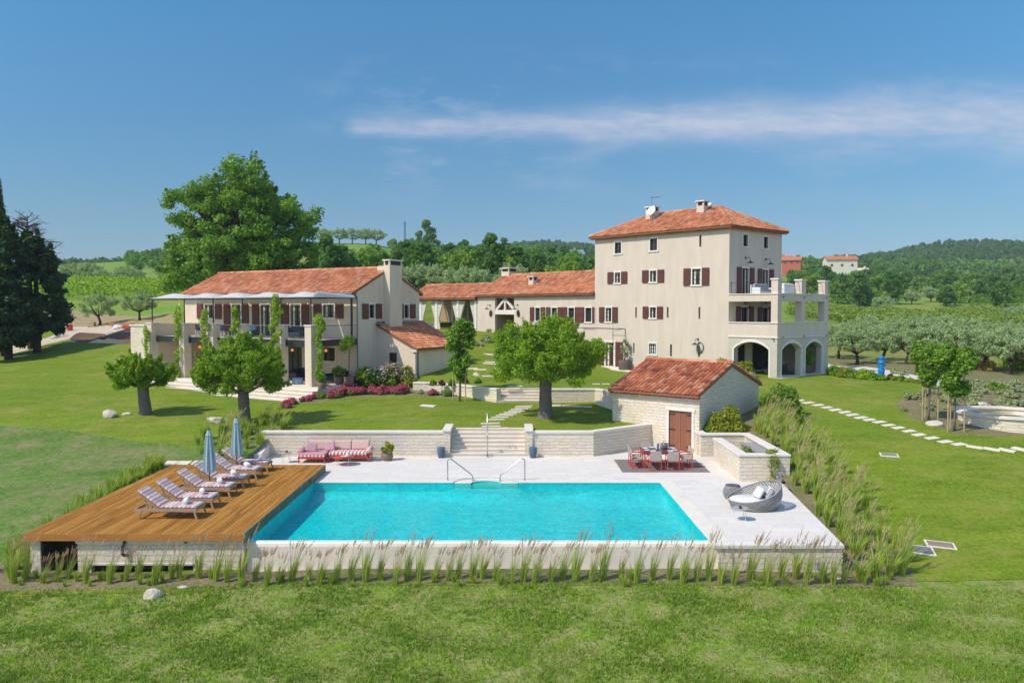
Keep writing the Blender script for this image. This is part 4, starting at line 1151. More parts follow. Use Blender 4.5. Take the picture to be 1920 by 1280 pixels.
    for u in (u0, u1): fr.tube([(u, -.02, zt), (u, -1.3, zt - .12)], .022, 5)
    fr.tube([(u1, -.03, zt), (u1, -.03, 2.3)], .018, 5); fr.tube([(u1 - 1.3, -.03, zt), (u1 - 1.3, -.03, 4.2)], .014, 5)
    for k in range(1, 5): fr.tube([(u1 - 1.4, -.03, zt - .55 * k), (u1, -.03, zt - .55 * k)], .012, 4)
    fr.build('trellis_frame', ZINC, root)
    # --- terrace on the right: arcade, loggia, roof terrace
    T = .5; zg = 2.3; z1 = 5.02; zp = 6.1; zo = 7.58; zc = 8.1
    def arcpts(u0, u1, zs, zcn, n=10):
        return [(u0 + (u1 - u0) * i / n, zs + (zcn - zs) * math.sin(math.pi * i / n) ** .75) for i in range(n + 1)]
    def arch_wall(mb, P, L, opens, z0, zt, thick):
        """opens: (u0,u1,spring,crown)"""
        edges = [0] + [q for o in opens for q in o[:2]] + [L]
        for i in range(0, len(edges), 2):
            pbox(mb, P, edges[i], edges[i + 1], z0, zt, 0, thick)
        for a, b, zs, zcn in opens:
            pts = arcpts(a, b, zs, zcn); n = len(pts)
            vs = []
            for u, z in pts: vs += [P(u, z, 0), P(u, zt, 0), P(u, zt, thick), P(u, z, thick)]
            fs = []
            for i in range(n - 1):
                q = 4 * i; fs += [(q, q + 4, q + 5, q + 1), (q + 2, q + 6, q + 7, q + 3), (q, q + 3, q + 7, q + 4)]
            mb.add(vs, fs)
    PTf, PTs = planeF(0.0), planeS(TW, -1)
    af = (FT.fx(1376, 680)[0], FT.fx(1441, 680)[0]); a1 = [FT.sx(px, 680, TW)[0] for px in (1465.5, 1503, 1510, 1541.5)]
    st = MB(); arch_wall(st, PTf, TW - .002, [(af[0], af[1], 4.2, 4.72)], 1.6, z1, T)
    arch_wall(st, lambda u, w, d: (TW - d, u + .502, w), DT - .502, [(a1[0] - .5, a1[1] - .5, 4.2, 4.66), (a1[2] - .5, a1[3] - .5, 4.2, 4.66)], 1.6, z1, T)
    st.build('stone_arcade', STONE_T, root)
    rg = MB()
    for P, (u0, u1), c in ((PTf, af, 4.72), (lambda u, w, d: (TW - d, u, w), (a1[0], a1[1]), 4.66), (lambda u, w, d: (TW - d, u, w), (a1[2], a1[3]), 4.66)):
        inn = arcpts(u0, u1, 4.2, c); out = arcpts(u0 - .14, u1 + .14, 4.2, c + .2)
        vs = []
        for (a, b), (e, f) in zip(inn, out): vs += [P(a, b, -.025), P(e, f, -.025), P(e, f, .1), P(a, b, .1)]
        fs = []
        for i in range(len(inn) - 1):
            q = 4 * i; fs += [(q, q + 4, q + 5, q + 1), (q + 1, q + 5, q + 6, q + 2), (q, q + 3, q + 7, q + 4)]
        rg.add(vs, fs)
        if True:
            for uu in (u0 - .14, u1): pbox(rg, P, uu, uu + .14, zg, 4.2, -.02, .1)
    rg.build('arch_trim', TRIM, root)
    fl = MB(); fl.box(.0, T, z1 - .25, TW - T, DT, z1 + .12); fl.box(0.0, -.6, 1.6, TW + .6, DT + .4, zg - .12); fl.box(0, 0, zg - .12, TW + .25, DT + .1, zg)
    fl.build('terrace_floor', COPING, root)
    pl = MB()
    pbox(pl, PTf, 0, TW, z1 + .08, zp - .06, 0.0, .34); pbox(pl, PTs, .342, DT, z1 + .08, zp - .06, 0.0, .34)
    zz = zp - .058
    f2 = (FT.fx(1366.5, 585)[0], FT.fx(1445.5, 585)[0]); s2 = [FT.sx(px, 585, TW)[0] for px in (1465, 1503, 1510, 1545.5)]
    for u0, u1 in ((f2[1], TW),): pbox(pl, PTf, u0, u1, zp, zc - .55, 0, T)
    for u0, u1 in ((s2[1], s2[2]), (s2[3], DT)): pbox(pl, PTs, u0, u1, zp, zc - .55, 0, T)
    pbox(pl, PTf, 0, TW, zc - .55, zc - .06, 0, T); pbox(pl, PTs, T + .002, DT, zc - .55, zc - .06, 0, T)
    pl.build('loggia_wall', PLASTER, root)
    ld = MB()
    for z in (z1 + .0, zp - .06, zc - .06):
        h = .08 if z == z1 else .06
        ld.box(.0, -.06, z, TW + .06, T - .0, z + h - .001); ld.box(TW - T, T, z, TW + .06, DT + .04, z + h - .001)
    ld.build('ledge', TRIM, root)
    rf = MB(); rf.box(0, T, zc - .5, TW - T, DT, zc - .12); rf.build('roof_terrace_floor', PLASTER, root)
    bw = MB(); bw.box(0.0, DT - .3, 1.7, TW - T - .002, DT - .02, z1 - .26); bw.build('back_wall', PLASTER, root)
    for (cx, cy, sx, sy) in ((TW - .27, .28, .5, .5), (TW - .27, 3.55, .5, .62), (TW - .27, DT - .3, .5, .55)):
        pr = MB(); cpb = MB(); pr.box(cx - sx / 2, cy - sy / 2, zc, cx + sx / 2, cy + sy / 2, zc + .92); cpb.box(cx - sx / 2 - .06, cy - sy / 2 - .06, zc + .92, cx + sx / 2 + .06, cy + sy / 2 + .06, zc + 1.02)
        q = pr.build('terrace_pier', PLASTER, root); cpb.build('pier_cap', TRIM, q)
    rl = MB()
    for dz in (.28, .55, .8):
        r_ = .02 if dz > .7 else .007
        rl.tube([(0.05, .2, zc + dz), (TW - .5, .2, zc + dz)], r_, 5); rl.tube([(TW - .25, .5, zc + dz), (TW - .25, 3.25, zc + dz)], r_, 5); rl.tube([(TW - .25, 3.85, zc + dz), (TW - .25, DT - .55, zc + dz)], r_, 5)
    for x in (.08, 1.7): rl.tube([(x, .2, zc), (x, .2, zc + .8)], .018, 5)
    rl.build('railing', DARKM, root)
    lb = MB(); lb.box(TW - .3, -.16, z1 - .1, TW - .2, -.065, z1 - .02); 
    for y in (.6, 3.5, 6.8): lb.box(TW + .062, y - .08, z1 + .03, TW + .14, y + .08, z1 + .08); lb.box(TW + .062, y - .05, zc - .3, TW + .1, y + .05, zc - .2)
    lb.build('small_spotlight', DARKM, root)
    return root
build_tower()

# ---------------------------------------------------------------- wing with loggia, joined to the tower
WX0 = FT.fx(895, 600, .1)[0]
def build_wing():
    root = thing('wing_house', 'long low cream wing with red tile roof, row of brown shutters and white truss', 'house', (*FT.O, 0), FT.a)
    y0 = .1; PF = planeF(y0)
    x1 = -LT - .003; x0 = WX0; zb = 1.5
    rr = lambda *q: rectF(FT, *q, c=y0)
    ze = FT.fx(1100, 548.5, y0 - .3)[1] + .1
    wins = [rr(1004, 577, 1012.5, 601), rr(1034.5, 577, 1044.5, 602), rr(1066, 577, 1076.5, 603), rr(1098, 577, 1109, 603)]
    rec = rr(928, 556, 964, 611); rec[2] = 4.3; rec[3] = ze - .45
    w = MB(); wall_open(w, PF, x0, x1, zb, ze, wins + [rec], .22)
    D = 7.0
    w.add([(x0, y0, zb), (x0, y0 + D, zb), (x0, y0 + D, ze), (x0, y0 + D / 2, ze + 2.0), (x0, y0, ze)], [(4, 3, 2, 1, 0)])
    w.add([(x0, y0 + D, zb), (x1, y0 + D, zb), (x1, y0 + D, ze), (x0, y0 + D, ze)], [(0, 1, 2, 3)])
    w.build('wall', PLASTER, root)
    for r in wins: window(root, PF, r, .54)
    # recess with white timber truss
    ri = MB(); a, b, c, d = rec
    ri.add([(a, y0 + .22, c), (a, y0 + 2.2, c), (a, y0 + 2.2, d), (a, y0 + .22, d)], [(0, 1, 2, 3)]); ri.add([(b, y0 + .22, c), (b, y0 + .22, d), (b, y0 + 2.2, d), (b, y0 + 2.2, c)], [(0, 1, 2, 3)])
    ri.add([(a, y0 + 2.2, c), (b, y0 + 2.2, c), (b, y0 + 2.2, d), (a, y0 + 2.2, d)], [(0, 1, 2, 3)]); ri.add([(a, y0, c + .01), (b, y0, c + .01), (b, y0 + 2.2, c + .01), (a, y0 + 2.2, c + .01)], [(0, 1, 2, 3)])
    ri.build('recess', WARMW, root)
    t = MB(); m = (a + b) / 2; zt = d - 1.55; y = y0 + .12
    t.box(a, y - .11, zt, b, y + .11, zt + .42)
    t.bar((a + .1, y, zt + .42), (m, y, d - .08), .16, .2); t.bar((b - .1, y, zt + .42), (m, y, d - .08), .16, .2); t.box(m - .1, y - .08, zt + .42, m + .1, y + .08, d - .05)
    t.build('truss', TRIM, root)
    bk = MB(); bk.box(a, y0 + .3, zt + .42, b, y0 + .34, d); bk.build('gable_boards', SHUTTER, root)
    for px in (919, 971): u, z = FT.fx(px, 578, y0); wall_lamp(root, PF, u, z)
    for px in (921, 972):
        u, z = FT.fx(px, 587, y0); h = MB(); h.lathe([(.0, -.02), (.2, -.02), (.2, .02), (.001, .02)], (0, 0, 0), 14, sy=1.6, closed=False)
        q = MB(); q.add([(u + v[0], y0 - .04 + v[2], z + v[1]) for v in h.v], h.f); q.build('wall_plaque', CLAY, root)
    gable_roof(root, x0, x1, y0, y0 + D, ze, ze + 1.85, ov=.35, ovx=.02)
    cx, cz = FT.fx(953, 515, y0 + 3.6); h = FT.fx(953, 504, y0 + 3.6)[1]; chimney(root, cx - .6, cx + .55, y0 + 3.2, y0 + 4.3, ze + .9, h)
    cx, cz = FT.fx(1000, 530, y0 + 1.5); h = FT.fx(1000, 519.5, y0 + 1.5)[1]; chimney(root, cx - .35, cx + .3, y0 + 1.2, y0 + 1.8, ze + .2, h)
    return root
build_wing()

# ---------------------------------------------------------------- open porch pavilion, end of the wing
FP = Fr(FT.w(WX0 - .02, .25), -37.0)
def build_porch():
    x1 = 0.0; x0 = FP.fx(770, 600)[0]; zf = FP.fx(850, 621)[1]; ze = FP.fx(850, 557)[1] + .05; D = 5.2
    root = thing('porch_pavilion', 'open porch with white columns and gathered cream curtains under a red tile roof', 'pavilion', (*FP.O, 0), FP.a)
    f = MB(); f.box(x0, -.5, zf - 2.2, x1, D, zf); f.box(x0, -.9, zf - 2.4, x1, -.5, zf - .3); f.build('plinth', COPING, root)
    w = MB(); xs = FP.fx(832, 600)[0]
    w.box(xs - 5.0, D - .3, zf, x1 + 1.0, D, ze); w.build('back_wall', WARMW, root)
    bm = MB(); bm.box(x0, -.12, ze - .42, x1, .16, ze - .12); bm.box(x0, D - .3, ze - .42, xs - 5.01, D - .05, ze - .12)
    n = int((x1 - x0) / .7)
    for i in range(n + 1): bm.box(x0 + i * .7, -.3, ze - .12, x0 + i * .7 + .1, D, ze - .02)
    bm.build('timber_beam', BARKD, root)
    cols = [FP.fx(px, 600)[0] for px in (790, 819.5, 859.5, 893)]
    c = MB()
    for u in cols: c = MB(); c.lathe([(.19, 0), (.19, ze - .42 - zf)], (u, .02, zf), 14); c.build('column', WHITEF, root)
    for u in cols[:2]: c = MB(); c.lathe([(.17, 0), (.17, ze - .42 - zf)], (u, D - .2, zf), 12); c.build('column', WHITEF, root)
    k = 0
    for i, u in enumerate(cols):
        for sd in (-1, 1):
            if (i == 3 and sd == 1): continue
            b = MB(); H = ze - .45 - zf; rows = 12; nf = 10; vs = []
            for j in range(rows + 1):
                t = j / rows; z = zf + H * (1 - t)
                g = abs(t - .62); wd = .55 * (.22 + min(1, g * 1.9)) if t < .62 else .55 * (.22 + g * .9)
                for q in range(nf + 1):
                    s = q / nf; vs.append((u + sd * (.16 + wd * s), .02 + .07 * math.cos(q * math.pi) - .03, z))
            fs = [(j * (nf + 1) + q, j * (nf + 1) + q + 1, (j + 1) * (nf + 1) + q + 1, (j + 1) * (nf + 1) + q) for j in range(rows) for q in range(nf)]
            b.add(vs, fs); b.build('curtain', CURTAIN, root, smooth=True)
    gable_roof(root, x0, x1 - .1, -.1, D, ze, ze + 1.25, ov=.4, ovx=.1)
    tb = thing('porch_table', 'dark wooden dining table set inside the curtained porch', 'table', (*FP.w((cols[1] + cols[3]) / 2, 1.9), zf), FP.a)
    b = MB(); b.box(-1.3, -.45, .70, 1.3, .45, .75); b.build('tabletop', BARK, tb)
    for sx in (-1.2, 1.2):
        for sy in (-.38, .38): b = MB(); b.box(sx - .04, sy - .04, 0, sx + .04, sy + .04, .7); b.build('leg', BARK, tb)
    for i, sx in enumerate((-.9, 0, .9)):
        X, Y = FP.w((cols[1] + cols[3]) / 2 + sx, 1.1); ch = thing('porch_chair', 'brown wooden chair at the porch table', 'chair', (X, Y, zf), FP.a, 'chairs at the porch table')
        b = MB(); b.box(-.22, -.22, .42, .22, .22, .46); b.build('seat', SHUTTER, ch); b = MB(); b.box(-.22, -.24, .46, .22, -.2, .9); b.build('backrest', SHUTTER, ch)
        for sx2 in (-.2, .2):
            for sy2 in (-.2, .2): b = MB(); b.box(sx2 - .02, sy2 - .02, 0, sx2 + .02, sy2 + .02, .42); b.build('leg', SHUTTER, ch)
build_porch()

# ---------------------------------------------------------------- guest house on the left
GZ = 2.12
def m_sail():
    m, nt, N, L, b = _new('white_sail_cloth')
    b.inputs['Base Color'].default_value = (.8, .8, .8, 1); b.inputs['Roughness'].default_value = .9
    t = N.new('ShaderNodeBsdfTranslucent'); t.inputs[0].default_value = (.85, .85, .85, 1)
    mx = N.new('ShaderNodeMixShader'); mx.inputs[0].default_value = .55
    L.new(b.outputs[0], mx.inputs[1]); L.new(t.outputs[0], mx.inputs[2]); L.new(mx.outputs[0], N['Material Output'].inputs[0])
    return m
SAIL = m_sail()
def m_glow(name, col, e):
    m, nt, N, L, b = _new(name)
    b.inputs['Base Color'].default_value = (*col, 1); b.inputs['Emission Color'].default_value = (*col, 1); b.inputs['Emission Strength'].default_value = e
    return m
GLOBE = m_glow('warm_lamp_globe', (.95, .32, .10), .7)
def build_guest():
    root = thing('guest_house', 'cream two storey guest house with red tile roof, brown shutters and pillared balcony', 'house', (*FL.O, 0), FL.a)
    zb = 1.4; ze = 8.28; zr = ze + 1.62
    PF, PS = planeF(), planeS(0.0, -1)
    UP = [(rectF(FL, 384, 571, 402, 596), .75), (rectF(FL, 606, 571, 627, 595), .75)]
    DOORS = [(rectF(FL, *q), .75) for q in ((435, 571, 452, 615), (489, 571, 507, 615), (545, 571, 564, 615))]
    zbal = 5.02
    for r, _ in DOORS: r[2] = zbal + .02
    LOW = [rectF(FL, 606, 651.6, 628, 676.5)]
    LD = [rectF(FL, 535, 650, 566, 700), rectF(FL, 455, 648, 490, 700), rectF(FL, 357, 640, 380, 700)]
    for r in LD: r[2] = GZ
    GS = [(rectS(FL, 692.6, 571, 701.5, 596), .62), (rectS(FL, 758, 571.5, 766, 595.5), .62)]
    w = MB()
    wall_open(w, PF, -LL, 0, zb, ze, [q[0] for q in UP + DOORS] + LOW + LD)
    wall_open(w, PS, 0, DL, zb, ze, [q[0] for q in GS])
    w.add([(0, 0, ze), (0, DL, ze), (0, DL / 2, zr - .02)], [(0, 1, 2)])
    w.add([(-LL, 0, zb), (-LL, DL, zb), (-LL, DL, ze), (-LL, DL / 2, zr - .02), (-LL, 0, ze)], [(0, 1, 2, 3, 4)])
    w.add([(0, DL, zb), (-LL, DL, zb), (-LL, DL, ze), (0, DL, ze)], [(0, 1, 2, 3)])
    w.build('wall', PLASTER2, root)
    for r, s in UP: window(root, PF, r, s, curtain=True)
    for r, s in DOORS: window(root, PF, r, s, sill=False, bars=(1, 3), name='balcony_door', curtain=True)
    for r in LOW: window(root, PF, r, 0, surround=.14, bars=(1, 4))
    for r in LD: window(root, PF, r, 0, surround=0, sill=False, bars=(2, 4), name='patio_door')
    for r, s in GS: window(root, PS, r, s)
    gable_roof(root, -LL, 0, 0, DL, ze, zr, ov=.4, ovx=.06)
    gt = MB(); gt.tube([(-LL - .05, -.48, ze - .22), (.05, -.48, ze - .22)], .06, 6); gt.tube([(.05, -.40, ze - .2), (.1, -.05, ze - .55), (.1, -.05, 2.2)], .045, 6); gt.build('gutter', ZINC, root)
    # flue on the gable
    y0, y1 = FL.sx(719, 560, .0)[0], FL.sx(743, 560, .0)[0]; zt = FL.sx(731, 489, .4)[1]
    c = chimney(root, .0, .55, y0 + .05, y1, 5.6, zt, mat=PLASTER2, cap=.07)
    b = MB(); b.box(-.6, y0 + .05, ze + .6, -.0, y1, zt - .35); b.build('chimney_back', PLASTER2, root)
    # annex
    ya = FL.sx(708, 650, 0)[0]; xa = 3.35; yb = ya + 5.2; zh = FL.sx(708, 609, 0)[1] + .02; zl = 4.42
    an = MB(); PA = planeF(ya); PR = planeS(xa, -1)
    aw = rectF(FL, 729, 661, 744, 683, ya); aw[2] = max(aw[2], 3.2)
    wall_open(an, PA, 0.0, xa, zb, zl, [aw])
    an.add([PA(0, zl, 0), PA(xa, zl, 0), PA(0, zh - .05, 0)], [(0, 1, 2)])
    wall_open(an, PR, ya, yb, zb, zl, [])
    an.add([(0, yb, zb), (xa, yb, zb), (xa, yb, zl), (0, yb, zh - .05)], [(3, 2, 1, 0)])
    annex = an.build('annex', PLASTER2, root)
    window(annex, PA, aw, 0, surround=0, sill=False, bars=(1, 2), lattice=SHUTTER)
    r = MB(); r.cur = 1; s = (zh - zl) / xa; ov = .3; X1 = xa + ov; Z1 = zl - s * ov
    A, B = ya - .14, yb + .14
    r.add([(0.0, A, zh), (X1, A, Z1), (X1, B, Z1), (0.0, B, zh), (0, A, zh - .1), (X1, A, Z1 - .1), (X1, B, Z1 - .1), (0, B, zh - .1)], [(0, 1, 2, 3), (7, 6, 5, 4), (0, 4, 5, 1), (1, 5, 6, 2), (2, 6, 7, 3), (3, 7, 4, 0)])
    r.cur = 0; L = math.hypot(X1, zh - Z1); tiles(r, (X1, A, Z1), (0, 1, 0), (-X1 / L, 0, (zh - Z1) / L), B - A, L)
    r.build('annex_roof', [TILE, ROOFBASE], root)
    fl = MB(); fl.bar((.03, ya - .1, zh + .12), (.03, yb + .1, zh + .12), .06, .22); fl.box(.0, ya - .22, zh - .02, .5, ya - .1, zh + .10); fl.build('lead_flashing', ZINC, root)
    dp = MB(); dp.tube([(xa + .05, ya + .25, zl - .1), (xa + .05, ya + .25, 2.0)], .045, 6); dp.build('downpipe', ZINC, root)
    co = MB(); co.box(xa - .2, ya - .12, zl - .32, xa + .2, ya - .0, zl - .16); co.build('eave_corbel', TRIM, root)
    bx = MB(); pbox(bx, PS, FL.sx(689, 662)[0] + .0, FL.sx(700, 662)[0], 3.55, 4.05, -.03, 0); 
    # balcony
    yf = -4.2
    sl = MB(); sl.box(-LL, yf + .1, zbal - .2, 0.0, -.002, zbal); sl.build('balcony_floor', PLASTER2, root)
    bm = MB(); bm.box(-LL + .5, yf + .0, zbal - .42, 0.05, yf + .10, zbal + .01); bm.box(-.02, yf + .10, zbal - .42, .08, .0, zbal + .01); bm.build('balcony_beam', DARKM, root)
    px_p = [280.5, 341.0, 395.0, 450.0, 522.0, 578.0]; ptop = 6.02
    us = []
    for px in px_p:
        u = FL.fx(px, 640, yf - .35)[0]; us.append(u)
        b = MB(); b.box(u - .28, yf - .38, 1.2, u + .28, yf + .22, ptop - .08); p = b.build('pillar', PLASTER2, root)
        b = MB(); b.box(u - .33, yf - .43, ptop - .08, u + .33, yf + .27, ptop); b.build('pillar_cap', TRIM, p)
    sw = MB(); sw.box(us[0] - .2, yf + .22, 1.2, us[0] + .08, -.002, ptop - .1); sw.build('side_wall', PLASTER2, root)
    rl = MB()
    for i in range(len(us) - 1):
        a, b = us[i] + .28, us[i + 1] - .28
        rl.tube([(a, yf - .1, zbal + .92), (b, yf - .1, zbal + .92)], .022, 5); rl.tube([(a, yf - .1, zbal + .1), (b, yf - .1, zbal + .1)], .014, 4)
        n = max(2, int((b - a) / .14))
        for k in range(1, n): x = a + (b - a) * k / n; rl.tube([(x, yf - .1, zbal + .1), (x, yf - .1, zbal + .92)], .008, 4, False)
    rl.tube([(.0, yf + .22, zbal + .92), (.0, -.05, zbal + .92)], .022, 5); rl.tube([(.0, yf + .22, zbal + .1), (.0, -.05, zbal + .1)], .014, 4)
    for k in range(1, 30): y = yf + .22 + 4.0 * k / 30; rl.tube([(0, y, zbal + .1), (0, y, zbal + .92)], .008, 4, False)
    rl.build('railing', ZINC, root)
    # awning frame and sails
    zt = 7.72; fr = MB()
    a0, a1 = us[0] - .1, .12
    fr.bar((a0 - .1, yf - .1, zt), (a1 + .1, yf - .1, zt), .07, .09); fr.bar((a0, yf - .1, zt - .02), (a0, -.1, zt + .06), .06, .08); fr.bar((a1, yf - .1, zt - .02), (a1, -.1, zt + .06), .06, .08)
    for u in us: fr.bar((u, yf - .1, ptop), (u, yf - .1, zt - .045), .06, .06)
    fr.bar((.06, -.55, zbal - .3), (.06, -.55, zt + .3), .11, .11)
    for u in us[1:]: fr.bar((u, yf - .06, zt + .0), (u, -.02, zt + .12), .05, .07)
    fr.build('awning_frame', DARKM, root)
    edges = [us[0]] + us[1:] + [.05]
    edges = [edges[0]] + [e + .25 for e in edges[1:-1]] + [edges[-1]]
    for i in range(len(edges) - 1):
        a, b = edges[i] + .05, edges[i + 1] - .05
        m = MB(); nx, ny = 12, 5; vs = []
        for j in range(ny + 1):
            for k in range(nx + 1):
                t = k / nx; y = yf - .24 + 3.9 * (0, .07, .16, .4, .7, 1)[j]
                vs.append((a + (b - a) * t, y, zt + .05 + .34 * math.sin(math.pi * t) ** .9 * (.12 + .88 * min(1, j / 2.0) ** .7) * (1 - .55 * max(0, j - 2) / 3)))
        n = len(vs); vs += [(v[0], v[1], v[2] + .03) for v in vs]
        fs = []
        for j in range(ny):
            for k in range(nx):
                q = j * (nx + 1) + k; fs += [(q, q + nx + 1, q + nx + 2, q + 1), (n + q, n + q + 1, n + q + nx + 2, n + q + nx + 1)]
        for k in range(nx): fs.append((k, k + 1, n + k + 1, n + k))
        m.add(vs, fs); m.build('awning_sail', SAIL, root, smooth=False)
    bl = MB()
    for i in range(9):
        u = -LL + 2.2 + i * 1.95; bl.lathe([(.0, -.06), (.045, -.03), (.045, .03), (.001, .05)], (u, yf + 2.2, zt - .35), 8, closed=False); bl.tube([(u, yf + 2.2, zt - .32), (u, yf + 2.2, zt + .02)], .006, 4)
    bl.build('string_bulb', m_glow('bulb_glass', (.9, .62, .4), .5), root)
    # globe lamps on the ground floor
    for px, py in ((374.5, 650), (548, 656), (611, 657)):
        u, z = FL.fx(px, py, -.35)
        g = MB(); g.lathe([(.0, -.11), (.075, -.075), (.11, 0), (.075, .075), (.001, .11)], (u, -.35, z), 12, closed=False); lp = g.build('globe_lamp', GLOBE, root, smooth=True)
        g = MB(); g.tube([(u, -.02, z + .22), (u, -.3, z + .26), (u, -.35, z + .12)], .015, 5); g.build('lamp_arm', DARKM, lp)
    return us, yf
PILL_U, PILL_Y = build_guest()
def build_patio():
    b = MB(); Y0 = PILL_Y - .75
    b.box(-LL - .2, Y0, .6, 1.3, -.003, GZ)
    xl = [-16.6, -15.6, -14.6, -9.2, -6.0]
    for k in range(5):
        b.box(xl[k], Y0 - .42 * (k + 1), .5, 1.25, Y0 - .42 * k - .001, GZ - .17 * (k + 1) - .03); b.box(xl[k] - .03, Y0 - .42 * (k + 1) - .035, GZ - .17 * (k + 1) - .028, 1.28, Y0 - .42 * k - .001, GZ - .17 * (k + 1))
    o = b.build('stone_patio', STEPM); o.location = (*FL.O, 0); o.rotation_euler = (0, 0, FL.a)
    tag(o, kind='structure')
    u = FL.fx(262, 640, PILL_Y - .2)[0]
    b = MB(); b.box(u - .65, PILL_Y - .5, 1.0, PILL_U[0] - .3, PILL_Y + 1.2, 5.75); b.build
    r = thing('stone_wall', 'tall pale stone wall end beside the leftmost balcony pillar', 'wall', (*FL.O, 0), FL.a)
    b.build('stonework', STONE, r); c = MB(); c.box(u - .72, PILL_Y - .57, 5.752, PILL_U[0] - .3, PILL_Y + 1.25, 5.85); c.build('coping', COPING, r)
build_patio()

# ---------------------------------------------------------------- stone shed
def build_shed():
    root = thing('stone_shed', 'small pale stone shed with weathered red tile roof and brown double door', 'shed', (*FS.O, 0), FS.a)
    zb = -.25; ze = 2.93; zr = 4.16; yr = SHD / 2
    PF, PS = planeF(), planeS(0.0, -1)
    dr = rectF(FS, 1254, 770, 1297, 846); dr[2] = -.02
    w = MB(); wall_open(w, PF, -SHW, 0, zb, ze, [dr], .2)
    wall_open(w, PS, 0, SHD, zb, ze, [])
    w.add([(0, 0, ze), (0, SHD, ze), (0, yr, zr - .03)], [(0, 1, 2)])
    w.add([(-SHW, 0, zb), (-SHW, SHD, zb), (-SHW, SHD, ze), (-SHW, yr, zr - .03), (-SHW, 0, ze)], [(0, 1, 2, 3, 4)])
    w.add([(0, SHD, zb), (-SHW, SHD, zb), (-SHW, SHD, ze), (0, SHD, ze)], [(0, 1, 2, 3)])
    w.build('wall', STONE, root)
    m = (dr[0] + dr[1]) / 2
    for a, b, s in ((dr[0] + .02, m - .006, 1), (m + .006, dr[1] - .02, -1)):
        d = MB(); n = 4
        for k in range(n): pbox(d, PF, a + (b - a) * k / n + .003, a + (b - a) * (k + 1) / n - .003, dr[2] + .04, dr[3] - .01, .06, .11)
        leafd = d.build('door_leaf', DOORW, root)
        h = MB(); hx = a if s == 1 else b
        for z in (dr[2] + .25, (dr[2] + dr[3]) / 2 + .05, dr[3] - .2): pbox(h, PF, min(hx - .06 * s, hx + .3 * s), max(hx - .06 * s, hx + .3 * s), z - .025, z + .025, .035, .058)
        h.build('hinge', DARKM, leafd)
    f = MB(); pbox(f, PF, dr[0] - .12, dr[0], dr[2], dr[3], -.03, .1); pbox(f, PF, dr[1], dr[1] + .12, dr[2], dr[3], -.03, .1); pbox(f, PF, dr[0] - .18, dr[1] + .18, dr[3], dr[3] + .14, -.05, .1)
    f.build('door_surround', TRIM, root)
    gable_roof(root, -SHW, 0, 0, SHD, ze, zr, ov=.3, ovx=.10, mat=TILE_OLD)
build_shed()
# ---------------------------------------------------------------- plant kit
def leaf_quads(rng, blobs, n, size, up=.45, shell=.45, aspect=.6, jitter=.55):
    """n leaf faces spread through a cloud of ellipsoids"""
    B = np.asarray(blobs, float)
    w = (B[:, 3] * B[:, 4] * B[:, 5]) ** .62; w /= w.sum()
    k = rng.choice(len(B), n, p=w)
    d = rng.normal(size=(n, 3)); d /= np.linalg.norm(d, axis=1)[:, None]
    r = (shell + (1 - shell) * rng.random(n) ** .6) * (1 + .10 * rng.normal(size=n))
    p = B[k, :3] + d * r[:, None] * B[k, 3:6]
    nm = d + rng.normal(size=(n, 3)) * jitter + np.array([0, 0, up]); nm /= np.linalg.norm(nm, axis=1)[:, None]
    t = np.cross(nm, rng.normal(size=(n, 3))); t /= np.linalg.norm(t, axis=1)[:, None]
    b = np.cross(nm, t)
    s = size * (.6 + .8 * rng.random(n))[:, None]
    V = np.stack([p - t * s, p + b * s * aspect, p + t * s, p - b * s * aspect], 1).reshape(-1, 3)
    return V
def leaves_obj(name, V, mat, parent=None):
    return npmesh(name, V, np.arange(len(V)).reshape(-1, 4), mat, parent)
def crown_blobs(rng, c, R_, n, rb, flat=.8, bottom=-.55):
    out = []
    while len(out) < n:
        d = rng.normal(size=3); d /= np.linalg.norm(d)
        if d[2] < bottom: continue
        r = rng.uniform(.35, 1.0) ** .5
        p = np.array(c) + d * r * np.array(R_) * (.93 + .16 * math.sin(3.1 * math.atan2(d[1], d[0]) + n) * math.sin(4 * d[2] + n))
        s = rb * rng.uniform(.7, 1.3)
        out.append((*p, s, s, s * flat))
    return out
def sprays(rng, bl, c, n, L0, L1, s0):
    """small shoots that break the outline of a crown"""
    out = list(bl); B = np.array(bl)[:, :3]; c = np.array(c)
    far = np.argsort(-np.linalg.norm((B - c) * (1, 1, 1.2), axis=1))[:max(8, len(B) * 2 // 3)]
    for i in range(n):
        p = B[rng.choice(far)]; d = p - c + rng.normal(size=3) * .3; d /= np.linalg.norm(d); d = d + np.array((0, 0, .45)); d /= np.linalg.norm(d); L = rng.uniform(L0, L1)
        for t in (.45, .75, 1.0):
            q = p + d * L * t; s = s0 * (1.25 - .6 * t) * rng.uniform(.8, 1.2); out.append((*q, s * .8, s * .8, s))
    return out
def trunk_mb(path, radii, limbs, n=9, seed=0):
    b = MB(); rng = random.Random(seed)
    pts = []; rr = []
    for i in range(len(path) - 1):
        for k in range(3):
            t = k / 3; p = Vector(path[i]).lerp(Vector(path[i + 1]), t); pts.append(p); rr.append(radii[i] * (1 - t) + radii[i + 1] * t)
    pts.append(Vector(path[-1])); rr.append(radii[-1])
    rr = [r * rng.uniform(.92, 1.08) for r in rr]
    b.tube(pts, rr, n)
    for p0, p1, r0 in limbs:
        p0, p1 = Vector(p0), Vector(p1); m = (p0 + p1) / 2 + Vector((rng.uniform(-.1, .1), rng.uniform(-.1, .1), -.08)) * (p1 - p0).length
        b.tube([p0, m, p1], [r0, r0 * .65, r0 * .25], 6)
    return b
